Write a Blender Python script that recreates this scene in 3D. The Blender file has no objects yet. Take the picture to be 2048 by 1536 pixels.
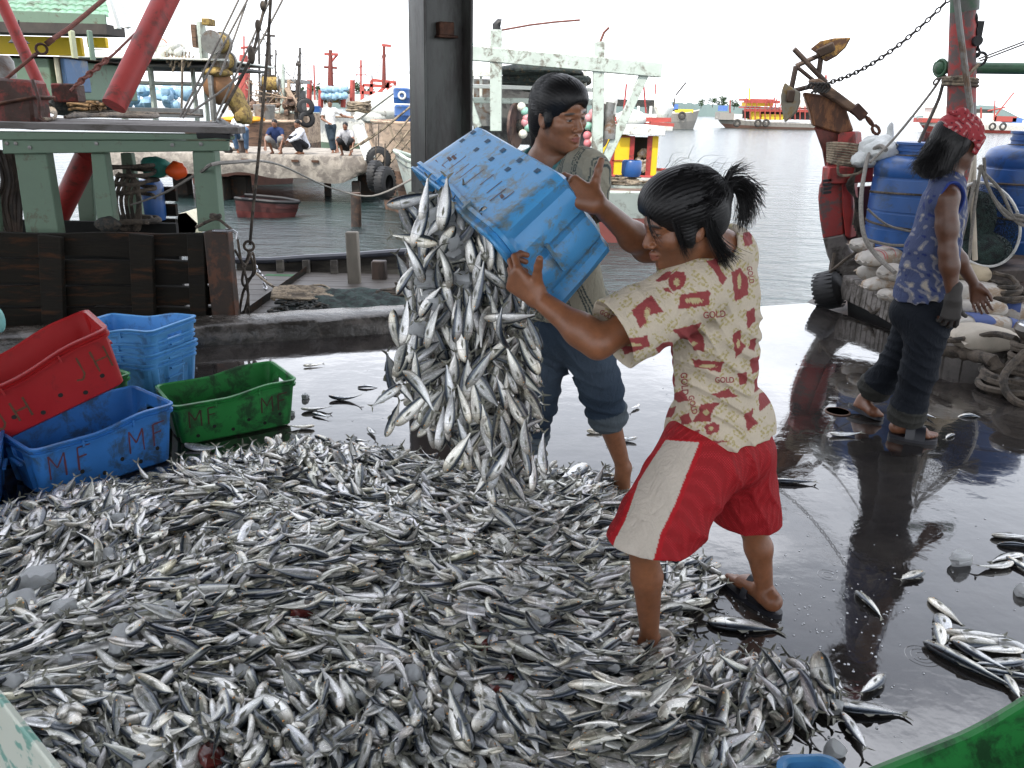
import bpy, math, random
import numpy as np
from mathutils import Vector, Matrix, Euler
from mathutils.bvhtree import BVHTree

# ------------------------------------------------------------------ camera
S = bpy.context.scene
FPX, CAMH = 1650.0, 1.6
PITCH = math.atan((768 - 213) / FPX)
ROLL = math.radians(1.3)
cam_data = bpy.data.cameras.new('camera')
cam = bpy.data.objects.new('camera', cam_data)
S.collection.objects.link(cam)
CM = Matrix.Rotation(math.pi / 2 - PITCH, 3, 'X') @ Matrix.Rotation(ROLL, 3, 'Z')
cam.matrix_world = Matrix.Translation((0, 0, CAMH)) @ CM.to_4x4()
cam_data.sensor_width = 36.0
cam_data.lens = 36.0 * FPX / 2048
cam_data.clip_start = 0.05
cam_data.clip_end = 6000
S.camera = cam

# ------------------------------------------------------------------ sky and sun
SUN_EL, SUN_AZ = math.radians(52), math.radians(-150)      # azimuth measured from +Y towards +X
w = bpy.data.worlds.new('World')
S.world = w
w.use_nodes = True
nt = w.node_tree
nt.nodes.clear()
def _n(t, nt=nt): return nt.nodes.new(t)
out = _n('ShaderNodeOutputWorld'); bg = _n('ShaderNodeBackground'); sky = _n('ShaderNodeTexSky')
sky.sky_type = 'NISHITA'; sky.sun_disc = False
sky.sun_elevation = SUN_EL; sky.sun_rotation = SUN_AZ
sky.air_density = 1.2; sky.dust_density = 2.5; sky.ozone_density = 1.0
bg.inputs['Strength'].default_value = 0.115
tc = _n('ShaderNodeTexCoord'); mp = _n('ShaderNodeMapping'); mp.inputs['Scale'].default_value = (1.0, 1.0, 2.6)
nz = _n('ShaderNodeTexNoise'); nz.inputs['Scale'].default_value = 2.3; nz.inputs['Detail'].default_value = 7; nz.inputs['Roughness'].default_value = 0.58
nz.inputs['Distortion'].default_value = 0.35
rp = _n('ShaderNodeValToRGB'); rp.color_ramp.elements[0].position = 0.36; rp.color_ramp.elements[1].position = 0.62
sep = _n('ShaderNodeSeparateXYZ'); mr = _n('ShaderNodeMapRange')
mr.inputs['From Min'].default_value = 0.02; mr.inputs['From Max'].default_value = 0.80
mr.inputs['To Min'].default_value = 1.0; mr.inputs['To Max'].default_value = 0.0
mx = _n('ShaderNodeMath'); mx.operation = 'MAXIMUM'
cl = _n('ShaderNodeMixRGB'); cl.inputs['Color2'].default_value = (25.0, 27.0, 32.0, 1)
L = nt.links.new
L(tc.outputs['Generated'], mp.inputs['Vector']); L(mp.outputs['Vector'], nz.inputs['Vector']); L(nz.outputs['Fac'], rp.inputs['Fac'])
L(tc.outputs['Generated'], sep.inputs['Vector']); L(sep.outputs['Z'], mr.inputs['Value'])
L(rp.outputs['Color'], mx.inputs[0]); L(mr.outputs['Result'], mx.inputs[1])
cr = _n('ShaderNodeValToRGB'); e_ = cr.color_ramp.elements
for p_, c_ in ((0.0, (.60, .615, .64)), (0.62, (1.0, 1.03, 1.12))): (e_[0] if p_ == 0 else e_[1]).position, (e_[0] if p_ == 0 else e_[1]).color = p_, (*c_, 1)
sc_ = _n('ShaderNodeVectorMath'); sc_.operation = 'SCALE'; sc_.inputs['Scale'].default_value = 26.0
L(sep.outputs['Z'], cr.inputs['Fac']); L(cr.outputs['Color'], sc_.inputs[0]); L(sc_.outputs['Vector'], cl.inputs['Color2'])
L(mx.outputs[0], cl.inputs['Fac']); L(sky.outputs['Color'], cl.inputs['Color1'])
L(cl.outputs['Color'], bg.inputs['Color']); L(bg.outputs['Background'], out.inputs['Surface'])

sd = bpy.data.lights.new('sun', 'SUN'); sd.energy = 3.2; sd.angle = math.radians(0.5); sd.color = (1.0, 0.95, 0.86)
sun = bpy.data.objects.new('sun', sd); S.collection.objects.link(sun)
SD = Vector((math.sin(SUN_AZ) * math.cos(SUN_EL), math.cos(SUN_AZ) * math.cos(SUN_EL), math.sin(SUN_EL)))
sun.rotation_euler = SD.to_track_quat('Z', 'Y').to_euler()
S.view_settings.view_transform = 'Standard'; S.view_settings.look = 'None'
S.view_settings.exposure = 0.30; S.view_settings.gamma = 1.0
S.render.engine = 'CYCLES'
S.cycles.max_bounces = 6; S.cycles.diffuse_bounces = 3; S.cycles.glossy_bounces = 3
S.cycles.transmission_bounces = 4; S.cycles.caustics_reflective = False; S.cycles.caustics_refractive = False
S.cycles.sample_clamp_indirect = 4.0

# ------------------------------------------------------------------ placing helpers
CL = Vector((0, 0, CAMH))
def ray(u, v): return CM @ Vector(((u - 1024) / FPX, -(v - 768) / FPX, -1))
def G(u, v, z=0.0):
    d = ray(u, v); return CL + d * ((z - CAMH) / d.z)
def P(u, v, Y):
    d = ray(u, v); return CL + d * (Y / d.y)
def PR(p):
    q = CM.transposed() @ (Vector(p) - CL); return 1024 + FPX * q.x / -q.z, 768 - FPX * q.y / -q.z
CMN = np.array(CM)
def PRN(p):
    q = (p - np.array([0, 0, CAMH])) @ CMN
    return 1024 + FPX * q[:, 0] / -q[:, 2], 768 - FPX * q[:, 1] / -q[:, 2]
def lerp(a, b, t): return a + (b - a) * t
V = Vector
col = S.collection

# ------------------------------------------------------------------ materials
MATS = {}
def srgb(r, g, b):
    f = lambda c: (c / 255 / 12.92) if c <= 10 else ((c / 255 + 0.055) / 1.055) ** 2.4
    return (f(r), f(g), f(b))
def newmat(name):
    m = bpy.data.materials.new(name); m.use_nodes = True
    n = m.node_tree.nodes; b = n['Principled BSDF']
    return m, m.node_tree, b
def node(nt, t, **kw):
    x = nt.nodes.new(t)
    for k, v in kw.items():
        if k in x.inputs.keys(): x.inputs[k].default_value = v
        else: setattr(x, k, v)
    return x
def ramp(nt, fac, stops):
    r = nt.nodes.new('ShaderNodeValToRGB'); e = r.color_ramp.elements
    while len(e) < len(stops): e.new(0.5)
    for i, (p, c) in enumerate(stops):
        e[i].position = p; e[i].color = (c[0], c[1], c[2], 1) if hasattr(c, '__len__') else (c, c, c, 1)
    nt.links.new(fac, r.inputs['Fac']); return r.outputs['Color']
def mixc(nt, fac, a, b, mode='MIX'):
    m = nt.nodes.new('ShaderNodeMixRGB'); m.blend_type = mode
    for i, s in (('Fac', fac), ('Color1', a), ('Color2', b)):
        if hasattr(s, 'links'): nt.links.new(s, m.inputs[i])
        elif isinstance(s, (int, float)): m.inputs[i].default_value = s if i == 'Fac' else (s, s, s, 1)
        else: m.inputs[i].default_value = (s[0], s[1], s[2], 1)
    return m.outputs['Color']
def noise(nt, scale, detail=5, rough=0.6, stretch=None, coord='Object', dist=0.0):
    t = nt.nodes.new('ShaderNodeTexCoord'); n = node(nt, 'ShaderNodeTexNoise', Scale=scale, Detail=detail, Roughness=rough, Distortion=dist)
    if stretch:
        mpp = nt.nodes.new('ShaderNodeMapping'); mpp.inputs['Scale'].default_value = stretch
        nt.links.new(t.outputs[coord], mpp.inputs['Vector']); nt.links.new(mpp.outputs['Vector'], n.inputs['Vector'])
    else: nt.links.new(t.outputs[coord], n.inputs['Vector'])
    return n.outputs['Fac']
def bump(nt, b, h, strength=0.3, dist=0.01):
    bn = node(nt, 'ShaderNodeBump', Strength=strength, Distance=dist)
    nt.links.new(h, bn.inputs['Height']); nt.links.new(bn.outputs['Normal'], b.inputs['Normal'])
    return bn
def mat(name, c, rough=0.6, metal=0.0, var=0.25, scale=6.0, dirt=None, dirtamt=0.35, dscale=3.0, bmp=0.3, bs=30.0, stretch=None, spec=0.5, bd=0.004):
    """painted or raw surface: base colour with tonal variation, blotches of wear/dirt and a fine bump"""
    if name in MATS: return MATS[name]
    m, nt, b = newmat(name)
    f1 = noise(nt, scale, 6, 0.65, stretch)
    lo = [x * (1 - var) for x in c]; hi = [min(1, x * (1 + var)) for x in c]
    cc = ramp(nt, f1, [(0.3, lo), (0.7, hi)])
    rr = None
    if dirt is not None:
        f2 = noise(nt, dscale, 9, 0.72, stretch, dist=0.4)
        e = 0.72 - dirtamt * 0.5
        mk = ramp(nt, f2, [(e - 0.05, 0.0), (e + 0.05, 1.0)])
        cc = mixc(nt, mk, cc, dirt)
        rr = mk
    nt.links.new(cc, b.inputs['Base Color'])
    b.inputs['Metallic'].default_value = metal
    b.inputs['Specular IOR Level'].default_value = spec
    r = ramp(nt, f1, [(0.25, max(0.02, rough - 0.12)), (0.75, min(1, rough + 0.12))])
    nt.links.new(r, b.inputs['Roughness'])
    if bmp: bump(nt, b, noise(nt, bs, 5, 0.6, stretch), bmp, bd)
    MATS[name] = m
    return m

# ------------------------------------------------------------------ mesh helpers
def woff(o):
    s = V((0, 0, 0))
    while o is not None: s = s + o.location; o = o.parent
    return s
def mesh_obj(name, verts, faces, m=None, parent=None, smooth=True, ang=38, local=False, bev=0.0, uvs=None, mats=None, midx=None, shadow=None):
    me = bpy.data.meshes.new(name)
    if parent is not None and not local:
        o = woff(parent); verts = [(v[0] - o.x, v[1] - o.y, v[2] - o.z) for v in verts]
    me.from_pydata([tuple(v) for v in verts], [], faces)
    if smooth:
        me.shade_smooth()
        try: me.set_sharp_from_angle(angle=math.radians(ang))
        except Exception: pass
    ob = bpy.data.objects.new(name, me); col.objects.link(ob)
    if mats:
        for x in mats: me.materials.append(x)
        me.polygons.foreach_set('material_index', midx)
    elif m: me.materials.append(m)
    if parent is not None: ob.parent = parent
    if bev:
        bm_ = ob.modifiers.new('bevel', 'BEVEL'); bm_.width = bev; bm_.segments = 1; bm_.limit_method = 'ANGLE'; bm_.angle_limit = math.radians(40)
    return ob

def catmull(pts, sub=6):
    pts = [V(p) for p in pts]; o = []
    n = len(pts)
    for i in range(n - 1):
        p0 = pts[max(i - 1, 0)]; p1 = pts[i]; p2 = pts[i + 1]; p3 = pts[min(i + 2, n - 1)]
        for s in range(sub):
            t = s / sub
            o.append(0.5 * ((2 * p1) + (p2 - p0) * t + (2 * p0 - 5 * p1 + 4 * p2 - p3) * t * t + (3 * p1 - p0 - 3 * p2 + p3) * t ** 3))
    o.append(pts[-1]); return o

class MB:
    def __init__(s): s.v = []; s.f = []
    def add(s, vs, fs):
        n = len(s.v); s.v += [V(x) for x in vs]; s.f += [[i + n for i in f] for f in fs]; return s
    def box(s, c, size, rot=None):
        x, y, z = [k / 2 for k in size]
        vs = [V((a * x, b * y, d * z)) for a in (-1, 1) for b in (-1, 1) for d in (-1, 1)]
        if rot is not None: vs = [rot @ v for v in vs]
        c = V(c); vs = [v + c for v in vs]
        return s.add(vs, [[0, 1, 3, 2], [4, 6, 7, 5], [0, 4, 5, 1], [2, 3, 7, 6], [0, 2, 6, 4], [1, 5, 7, 3]])
    def beam(s, a, b, w, h, up=(0, 0, 1), w2=None, h2=None):
        a, b = V(a), V(b); d = (b - a).normalized(); up = V(up)
        sd = d.cross(up)
        if sd.length < 1e-4: sd = d.cross(V((0, 1, 0)))
        sd.normalize(); u = sd.cross(d).normalized()
        w2 = w if w2 is None else w2; h2 = h if h2 is None else h2
        vs = []
        for p, ww, hh in ((a, w, h), (b, w2, h2)):
            for i, j in ((-1, -1), (1, -1), (1, 1), (-1, 1)): vs.append(p + sd * (i * ww / 2) + u * (j * hh / 2))
        return s.add(vs, [[0, 3, 2, 1], [4, 5, 6, 7], [0, 1, 5, 4], [1, 2, 6, 5], [2, 3, 7, 6], [3, 0, 4, 7]])
    def tube(s, pts, r, n=8, cap=True, sub=0, rr=None):
        if sub: pts = catmull(pts, sub)
        pts = [V(p) for p in pts]; m = len(pts)
        if m < 2: return s
        d0 = (pts[1] - pts[0]).normalized()
        u = d0.cross(V((0.13, 0.27, 0.95)))
        if u.length < 1e-3: u = d0.cross(V((1, 0, 0)))
        u.normalize(); vs = []
        for i, p in enumerate(pts):
            d = (pts[min(i + 1, m - 1)] - pts[max(i - 1, 0)])
            if d.length < 1e-9: d = d0
            d.normalize(); u = (u - d * u.dot(d)); u.normalize(); w_ = d.cross(u)
            rad = r if not hasattr(r, '__len__') else r[0] + (r[1] - r[0]) * i / (m - 1)
            if rr: rad = rr(i / (m - 1))
            for k in range(n):
                a = 2 * math.pi * k / n; vs.append(p + (u * math.cos(a) + w_ * math.sin(a)) * rad)
        fs = [[i * n + k, i * n + (k + 1) % n, (i + 1) * n + (k + 1) % n, (i + 1) * n + k] for i in range(m - 1) for k in range(n)]
        if cap: fs += [list(range(n))[::-1], [(m - 1) * n + k for k in range(n)]]
        return s.add(vs, fs)
    def lathe(s, prof, c=(0, 0, 0), n=24, axis=(0, 0, 1), closed=False, cap=True):
        ax = V(axis).normalized(); u = ax.cross(V((0.3, 1, 0.2))).normalized(); w_ = ax.cross(u); c = V(c); m = len(prof); vs = []
        for r, h in prof:
            for k in range(n):
                a = 2 * math.pi * k / n; vs.append(c + ax * h + (u * math.cos(a) + w_ * math.sin(a)) * r)
        rng = m if closed else m - 1
        fs = [[i * n + k, i * n + (k + 1) % n, ((i + 1) % m) * n + (k + 1) % n, ((i + 1) % m) * n + k] for i in range(rng) for k in range(n)]
        if not closed and cap:
            if prof[0][0] > 1e-5: fs.append(list(range(n))[::-1])
            if prof[-1][0] > 1e-5: fs.append([(m - 1) * n + k for k in range(n)])
        return s.add(vs, fs)
    def torus(s, c, R_, r, axis=(0, 0, 1), n=28, m=10):
        return s.lathe([(R_ + r * math.cos(2 * math.pi * i / m), r * math.sin(2 * math.pi * i / m)) for i in range(m)], c, n, axis, closed=True)
    def prism(s, poly, off):
        """poly: list of world points (planar), off: thickness vector"""
        n = len(poly); off = V(off); vs = [V(p) for p in poly] + [V(p) + off for p in poly]
        fs = [list(range(n))[::-1], list(range(n, 2 * n))] + [[i, (i + 1) % n, n + (i + 1) % n, n + i] for i in range(n)]
        return s.add(vs, fs)
    def ball(s, c, r, n=12, m=8, seed=None, amp=0.0, rot=None):
        if not hasattr(r, '__len__'): r = (r, r, r)
        rnd = random.Random(seed); ph = [rnd.uniform(0, 6.28) for _ in range(6)]
        vs = []; c = V(c)
        for i in range(m + 1):
            t = math.pi * i / m
            for k in range(n):
                a = 2 * math.pi * k / n
                x, y, z = math.sin(t) * math.cos(a), math.sin(t) * math.sin(a), math.cos(t)
                q = 1 + amp * (math.sin(3 * x + ph[0]) + math.sin(4 * y + ph[1]) + math.sin(3.5 * z + ph[2]) + 0.6 * math.sin(7 * x + 5 * y + ph[3]) + 0.5 * math.sin(9 * z - 6 * x + ph[4]))
                v = V((x * r[0] * q, y * r[1] * q, z * r[2] * q))
                if rot is not None: v = rot @ v
                vs.append(c + v)
        fs = [[i * n + k, i * n + (k + 1) % n, (i + 1) * n + (k + 1) % n, (i + 1) * n + k] for i in range(m) for k in range(n)]
        fs = [f[::-1] for f in fs]
        return s.add(vs, fs)
    def sheet(s, pts):  # grid of rows of points
        m, n = len(pts), len(pts[0])
        return s.add([p for r in pts for p in r], [[i * n + k, i * n + k + 1, (i + 1) * n + k + 1, (i + 1) * n + k] for i in range(m - 1) for k in range(n - 1)])
    def coil(s, c, R_, r, turns, h=0.0, seed=0, jit=0.15, ax=1.0, ay=1.0, n=6):
        rnd = random.Random(seed); pts = []; k = int(turns * 10)
        for i in range(k + 1):
            a = 2 * math.pi * i / 10; q = R_ * (1 + rnd.uniform(-jit, jit))
            pts.append(V(c) + V((math.cos(a) * q * ax, math.sin(a) * q * ay, r + h * i / k + rnd.uniform(0, r))))
        return s.tube(pts, r, n, sub=3)
    def chain(s, a, b, link=0.05, sag=0.0, wire=0.006):
        a, b = V(a), V(b); n = max(2, int((b - a).length / (link * 0.72)))
        pts = [lerp(a, b, i / n) - V((0, 0, sag * 4 * (i / n) * (1 - i / n))) for i in range(n + 1)]
        for i in range(n):
            d = (pts[i + 1] - pts[i]).normalized(); c = (pts[i] + pts[i + 1]) / 2
            u = d.cross(V((0, 0, 1)));
            if u.length < 1e-3: u = V((1, 0, 0))
            u.normalize()
            if i % 2: u = d.cross(u)
            loop = []
            for k in range(8):
                t = 2 * math.pi * k / 8; loop.append(c + d * (math.cos(t) * link * 0.5) + u * (math.sin(t) * link * 0.3))
            loop.append(loop[0]); s.tube(loop, wire, 5, cap=False)
        return s
    def build(s, name, m=None, parent=None, **kw): return mesh_obj(name, s.v, s.f, m, parent, **kw)

def tag(o, label=None, cat=None, group=None, kind=None):
    if label: o['label'] = label
    if cat: o['category'] = cat
    if group: o['group'] = group
    if kind: o['kind'] = kind
    return o
def empty(name, loc, label=None, cat=None, group=None, rot=None):
    o = bpy.data.objects.new(name, None); col.objects.link(o); o.location = V(loc); o.empty_display_size = 0.1
    if rot is not None: o.rotation_euler = rot
    tag(o, label, cat, group); return o
def copy_tree(o, parent=None):
    c = o.copy(); col.objects.link(c); c.parent = parent
    for ch in list(o.children): copy_tree(ch, c)
    return c

def np_mesh(name, verts, quads, tris=None, uv=None, mats=(), midx=None, colattr=None, smooth=True):
    """fast mesh from numpy arrays; uv and colattr are per vertex"""
    me = bpy.data.meshes.new(name)
    nq = len(quads); ntr = 0 if tris is None else len(tris)
    me.vertices.add(len(verts)); me.vertices.foreach_set('co', np.asarray(verts, np.float32).ravel())
    li = np.asarray(quads, np.int32).ravel()
    if ntr: li = np.concatenate([li, np.asarray(tris, np.int32).ravel()])
    me.loops.add(len(li)); me.loops.foreach_set('vertex_index', li)
    me.polygons.add(nq + ntr)
    st = np.concatenate([np.arange(nq) * 4, nq * 4 + np.arange(ntr) * 3]).astype(np.int32)
    me.polygons.foreach_set('loop_start', st)
    for x in mats: me.materials.append(x)
    if midx is not None: me.polygons.foreach_set('material_index', np.asarray(midx, np.int32))
    me.update(calc_edges=True)
    if smooth: me.polygons.foreach_set('use_smooth', np.ones(nq + ntr, bool))
    if uv is not None:
        l = me.uv_layers.new(name='UVMap'); l.data.foreach_set('uv', np.asarray(uv, np.float32)[li].ravel())
    if colattr is not None:
        a = me.color_attributes.new('Col', 'FLOAT_COLOR', 'POINT')
        c4 = np.ones((len(verts), 4), np.float32); c4[:, :colattr.shape[1]] = colattr
        a.data.foreach_set('color', c4.ravel())
    me.validate()
    return me
# ------------------------------------------------------------------ signed-distance bodies -> one continuous mesh (surface nets)
class Prim:
    __slots__ = ('fn', 'c', 'r', 'op', 'k')
    def __init__(s, fn, c, r, op, k): s.fn, s.c, s.r, s.op, s.k = fn, np.array(c, float), r, op, k
def rc(a, b, ra, rb, k=0.02, op='u'):
    a = np.array(a, float); b = np.array(b, float); ba = b - a; L2 = max(float(ba @ ba), 1e-9)
    def fn(p):
        t = np.clip(((p - a) @ ba) / L2, 0, 1)
        q = p - a - t[:, None] * ba
        return np.sqrt((q * q).sum(1)) - (ra + (rb - ra) * t)
    return Prim(fn, (a + b) / 2, math.sqrt(L2) / 2 + max(ra, rb), op, k)
def el(c, r, R_=None, k=0.02, op='u'):
    c = np.array(c, float); r = np.array(r, float); Rm = None if R_ is None else np.array(R_, float)
    def fn(p):
        q = p - c
        if Rm is not None: q = q @ Rm      # columns of Rm are the local axes in world space
        k0 = np.sqrt(((q / r) ** 2).sum(1)); k1 = np.sqrt(((q / (r * r)) ** 2).sum(1)) + 1e-9
        return np.where(k0 < 1e-6, -r.min(), k0 * (k0 - 1) / k1)
    return Prim(fn, c, r.max() * 1.05, op, k)
def pl(c, n, k=0.0):     # keep the side where (p-c).n < 0
    c = np.array(c, float); n = np.array(V(n).normalized(), float)
    def fn(p): return (p - c) @ n
    return Prim(fn, c, 1e9, 'i', k)
def smin(a, b, k):
    if k <= 0: return np.minimum(a, b)
    h = np.maximum(k - np.abs(a - b), 0) / k
    return np.minimum(a, b) - h * h * k * 0.25
def sdf_eval(prims, p, disp=None):
    f = None
    for q in prims:
        d = q.fn(p)
        if q.op == 'u': f = d if f is None else smin(f, d, q.k)
        elif f is None: continue
        elif q.op == 's': f = -smin(-f, d, q.k)
        else: f = -smin(-f, -d, q.k)
    if f is None: return np.full(len(p), 1.0)
    if disp is not None: f = f + disp(p)
    return f
def sdf_mesh(prims, vox, disp=None, damp=0.02, keep=None, box=None):
    N = 18
    U = [q for q in prims if q.op == 'u']
    lo = np.min([q.c - q.r for q in U], 0) - 0.03; hi = np.max([q.c + q.r for q in U], 0) + 0.03
    if box is not None: lo = np.maximum(lo, box[0]); hi = np.minimum(hi, box[1])
    nb = np.ceil((hi - lo) / (vox * N)).astype(int) + 1
    NX, NY = (nb[0] + 1) * N + 4, (nb[1] + 1) * N + 4
    g = np.arange(N + 1); gi = np.stack(np.meshgrid(g, g, g, indexing='ij'), -1).reshape(-1, 3)
    hd = vox * N * 0.5 * 1.7321
    ids, pos, quads = [], [], []
    def cid(i, j, k): return (i + 1) + (j + 1) * NX + (k + 1) * NX * NY
    for bx in range(nb[0]):
        for by in range(nb[1]):
            for bz in range(nb[2]):
                b0 = np.array([bx, by, bz]) * N; cc = lo + (b0 + N / 2) * vox
                near = []; anyu = False
                for q in prims:
                    if q.r > 1e8: near.append(q); continue
                    if np.linalg.norm(q.c - cc) - q.r > hd + q.k + damp: continue
                    d = q.fn(cc[None])[0]
                    if q.op == 'u':
                        if d > hd * 1.25 + q.k + damp: continue
                        anyu = True
                    elif d > hd * 1.4 + q.k + damp: continue
                    near.append(q)
                if not anyu: continue
                pts = lo + (gi + b0) * vox
                F = sdf_eval(near, pts, disp).reshape(N + 1, N + 1, N + 1)
                if F.min() > 0 or F.max() < 0: continue
                ins = F < 0
                cs = np.zeros((N, N, N), int)
                for a in (0, 1):
                    for b in (0, 1):
                        for c in (0, 1): cs += ins[a:N + a, b:N + b, c:N + c]
                I, J, K = np.nonzero((cs > 0) & (cs < 8))
                if len(I) == 0: continue
                acc = np.zeros((len(I), 3)); cnt = np.zeros(len(I))
                for ax in range(3):
                    for a in (0, 1):
                        for b in (0, 1):
                            o0 = [0, 0, 0]; oth = [x for x in range(3) if x != ax]; o0[oth[0]] = a; o0[oth[1]] = b
                            o1 = list(o0); o1[ax] = 1
                            f0 = F[I + o0[0], J + o0[1], K + o0[2]]; f1 = F[I + o1[0], J + o1[1], K + o1[2]]
                            m = (f0 < 0) != (f1 < 0)
                            t = np.where(m, f0 / np.where(m, f0 - f1, 1), 0)
                            pp = np.zeros((len(I), 3)); pp[:] = o0; pp[:, ax] = t
                            acc += pp * m[:, None]; cnt += m
                pos.append(lo + (np.stack([I, J, K], 1) + b0 + acc / cnt[:, None]) * vox)
                I, J, K = I + b0[0], J + b0[1], K + b0[2]
                ids.append(cid(I, J, K))
                for ax in range(3):
                    A = ins[:N, :N, :N]
                    B = [ins[1:, :N, :N], ins[:N, 1:, :N], ins[:N, :N, 1:]][ax]
                    I, J, K = np.nonzero(A != B)
                    if len(I) == 0: continue
                    s0 = A[I, J, K]; I, J, K = I + b0[0], J + b0[1], K + b0[2]
                    if ax == 0: q = [cid(I, J - 1, K - 1), cid(I, J, K - 1), cid(I, J, K), cid(I, J - 1, K)]
                    elif ax == 1: q = [cid(I - 1, J, K - 1), cid(I - 1, J, K), cid(I, J, K), cid(I, J, K - 1)]
                    else: q = [cid(I - 1, J - 1, K), cid(I, J - 1, K), cid(I, J, K), cid(I - 1, J, K)]
                    q = np.stack(q, 1); q[~s0] = q[~s0][:, ::-1]
                    quads.append(q)
    ids = np.concatenate(ids); pos = np.concatenate(pos); quads = np.concatenate(quads)
    o = np.argsort(ids); ids = ids[o]; pos = pos[o]
    ix = np.searchsorted(ids, quads); ix[ix >= len(ids)] = 0
    ok = (ids[ix] == quads).all(1); quads = ix[ok]
    if keep is not None: quads = quads[keep(pos[quads].mean(1))]
    used = np.unique(quads); rm = np.zeros(len(pos), int); rm[used] = np.arange(len(used))
    return pos[used], rm[quads]
def join_np(parts):
    vs, qs, n = [], [], 0
    for v, q in parts: vs.append(v); qs.append(q + n); n += len(v)
    return np.concatenate(vs), np.concatenate(qs)
def np_obj(name, v, q, mats, parent=None, colattr=None, midx=None, local=False, uv=None):
    if parent is not None and not local: v = v - np.array(woff(parent))
    me = np_mesh(name, v, q, mats=mats, colattr=colattr, midx=midx, uv=uv)
    o = bpy.data.objects.new(name, me); col.objects.link(o)
    if parent is not None: o.parent = parent
    return o
def frame(f, u):
    f = V(f).normalized(); u = V(u); u = (u - f * u.dot(f)).normalized(); l = u.cross(f).normalized()   # x = person's left
    return Matrix((l, f, u)).transposed()
def head_prims(c, f, u, s=1.0, neck=None, jawk=1.0, nose=1.0):
    R_ = frame(f, u); c = V(c)
    # local x here = right-handed set: columns (left, forward, up)
    T = lambda x, y, z: c + R_ @ V((x * s, y * s, z * s))
    E = lambda p, r, k=0.02, op='u': el(T(*p), [x * s for x in r], R_, k * s, op)
    C = lambda a, b, ra, rb, k=0.02, op='u': rc(T(*a), T(*b), ra * s, rb * s, k * s, op)
    o = [E((0, -.014, .030), (.074, .093, .084)),
         E((0, .028, -.030), (.060, .060, .078), .035),
         E((0, .034, -.074), (.046 * jawk, .044, .034), .03),
         C((0.038, -.005, -.062), (0.012, .062, -.094), .017, .016, .028), C((-0.038, -.005, -.062), (-0.012, .062, -.094), .017, .016, .028),
         E((0, .070, -.096), (.017, .014, .013), .018)]
    for sx in (-1, 1):
        o += [E((sx * .043, .060, -.020), (.022, .020, .018), .026),
              C((sx * .008, .085, .020), (sx * .048, .066, .022), .009, .008, .016),
              E((sx * .0315, .092, .003), (.017, .012, .010), .014, 's'),
              E((sx * .0315, .0725, .002), (.0135, .0125, .0115), .004),
              C((sx * .018, .0845, .0095), (sx * .045, .074, .008), .0032, .0028, .005),
              C((sx * .018, .083, -.0045), (sx * .044, .074, -.003), .0026, .0024, .005)]
    n_ = nose
    o += [C((0, .082, .012), (0, .103 * (1 + .04 * (n_ - 1)), -.026), .0075, .0105 * n_, .012)]
    for sx in (-1, 1):
        o += [E((sx * .0115 * n_, .095, -.0315), (.0085 * n_, .0095, .0075), .007), E((sx * .007, .100, -.038), (.0035, .005, .003), .003, 's')]
    o += [C((-.020, .082, -.0585), (0, .0945, -.0555), .0042, .0062, .008), C((.020, .082, -.0585), (0, .0945, -.0555), .0042, .0062, .008),
          C((-.017, .081, -.0655), (0, .0925, -.0680), .0045, .0068, .008), C((.017, .081, -.0655), (0, .0925, -.0680), .0045, .0068, .008),
          C((-.021, .0885, -.0615), (.021, .0885, -.0615), .0016, .0016, .003, 's')]
    for sx in (-1, 1):
        o += [E((sx * .0745, -.006, -.006), (.0075, .0175, .030), .008), E((sx * .0815, -.002, -.002), (.005, .010, .018), .005, 's'), E((sx * .074, .002, -.030), (.006, .009, .010), .006)]
    if neck is not None:
        o += [rc(T(0, -.025, -.055), neck, .053 * s, .058 * s, .035 * s)]
    return o, R_, T
def head_colors(v, c, R_, s, skin, lips=(.23, .075, .06), brow=(.012, .010, .009), stub=0.0, seed=0, lid=.0036):
    q = (v - np.array(c)) @ np.array(R_) / s
    x, y, z = np.abs(q[:, 0]), q[:, 1], q[:, 2]
    col_ = np.tile(np.array(skin), (len(v), 1)).astype(float)
    front = y > .055
    def mix(m, c2, a=1.0):
        m = (np.clip(m, 0, 1) * a)[:, None]; col_[:] = col_ * (1 - m) + np.array(c2) * m
    e = 1 - np.sqrt((x / .024) ** 2 + ((z + .0615) / .0105) ** 2); mix(np.where(front & (y > .076), e * 4, 0), lips, .75)
    e = 1 - np.sqrt(((x - .034) / .021) ** 2 + ((z - .0235 + .12 * (x - .034)) / .0052) ** 2); mix(np.where(front, e * 3, 0), brow, .9)
    e = 1 - np.sqrt(((x - .0315) / .0130) ** 2 + ((z - .0015) / lid) ** 2); mix(np.where(y > .066, e * 5, 0), (.26, .225, .205), 1)
    e = 1 - np.sqrt(((x - .0315) / .0062) ** 2 + ((z - .0015) / (lid + .0003)) ** 2); mix(np.where(y > .068, e * 6, 0), (.012, .008, .006), 1)
    e = 1 - np.sqrt(((x - .0315) / .0165) ** 2 + ((z - .0015 - lid) / .0020) ** 2); mix(np.where(y > .064, e * 4, 0), (.02, .012, .01), .9)
    if stub:
        m = np.clip((-.035 - z) / .02, 0, 1) * np.clip((y - .0) / .02, 0, 1) * np.clip((x - .012) / .02, 0, 1)
        mix(m, (.05, .03, .02), stub * .6)
        m = np.clip(1 - np.abs(z + .047) / .006, 0, 1) * (x < .026) * (y > .075); mix(m, (.03, .02, .015), stub * .6)
        m = np.clip(1 - np.abs(x - .066) / .014, 0, 1) * np.clip(1 - np.abs(y - .012) / .016, 0, 1) * np.clip((z + .07) / .02, 0, 1) * np.clip((.02 - z) / .02, 0, 1); mix(m, brow, .85)
    return col_
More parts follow.
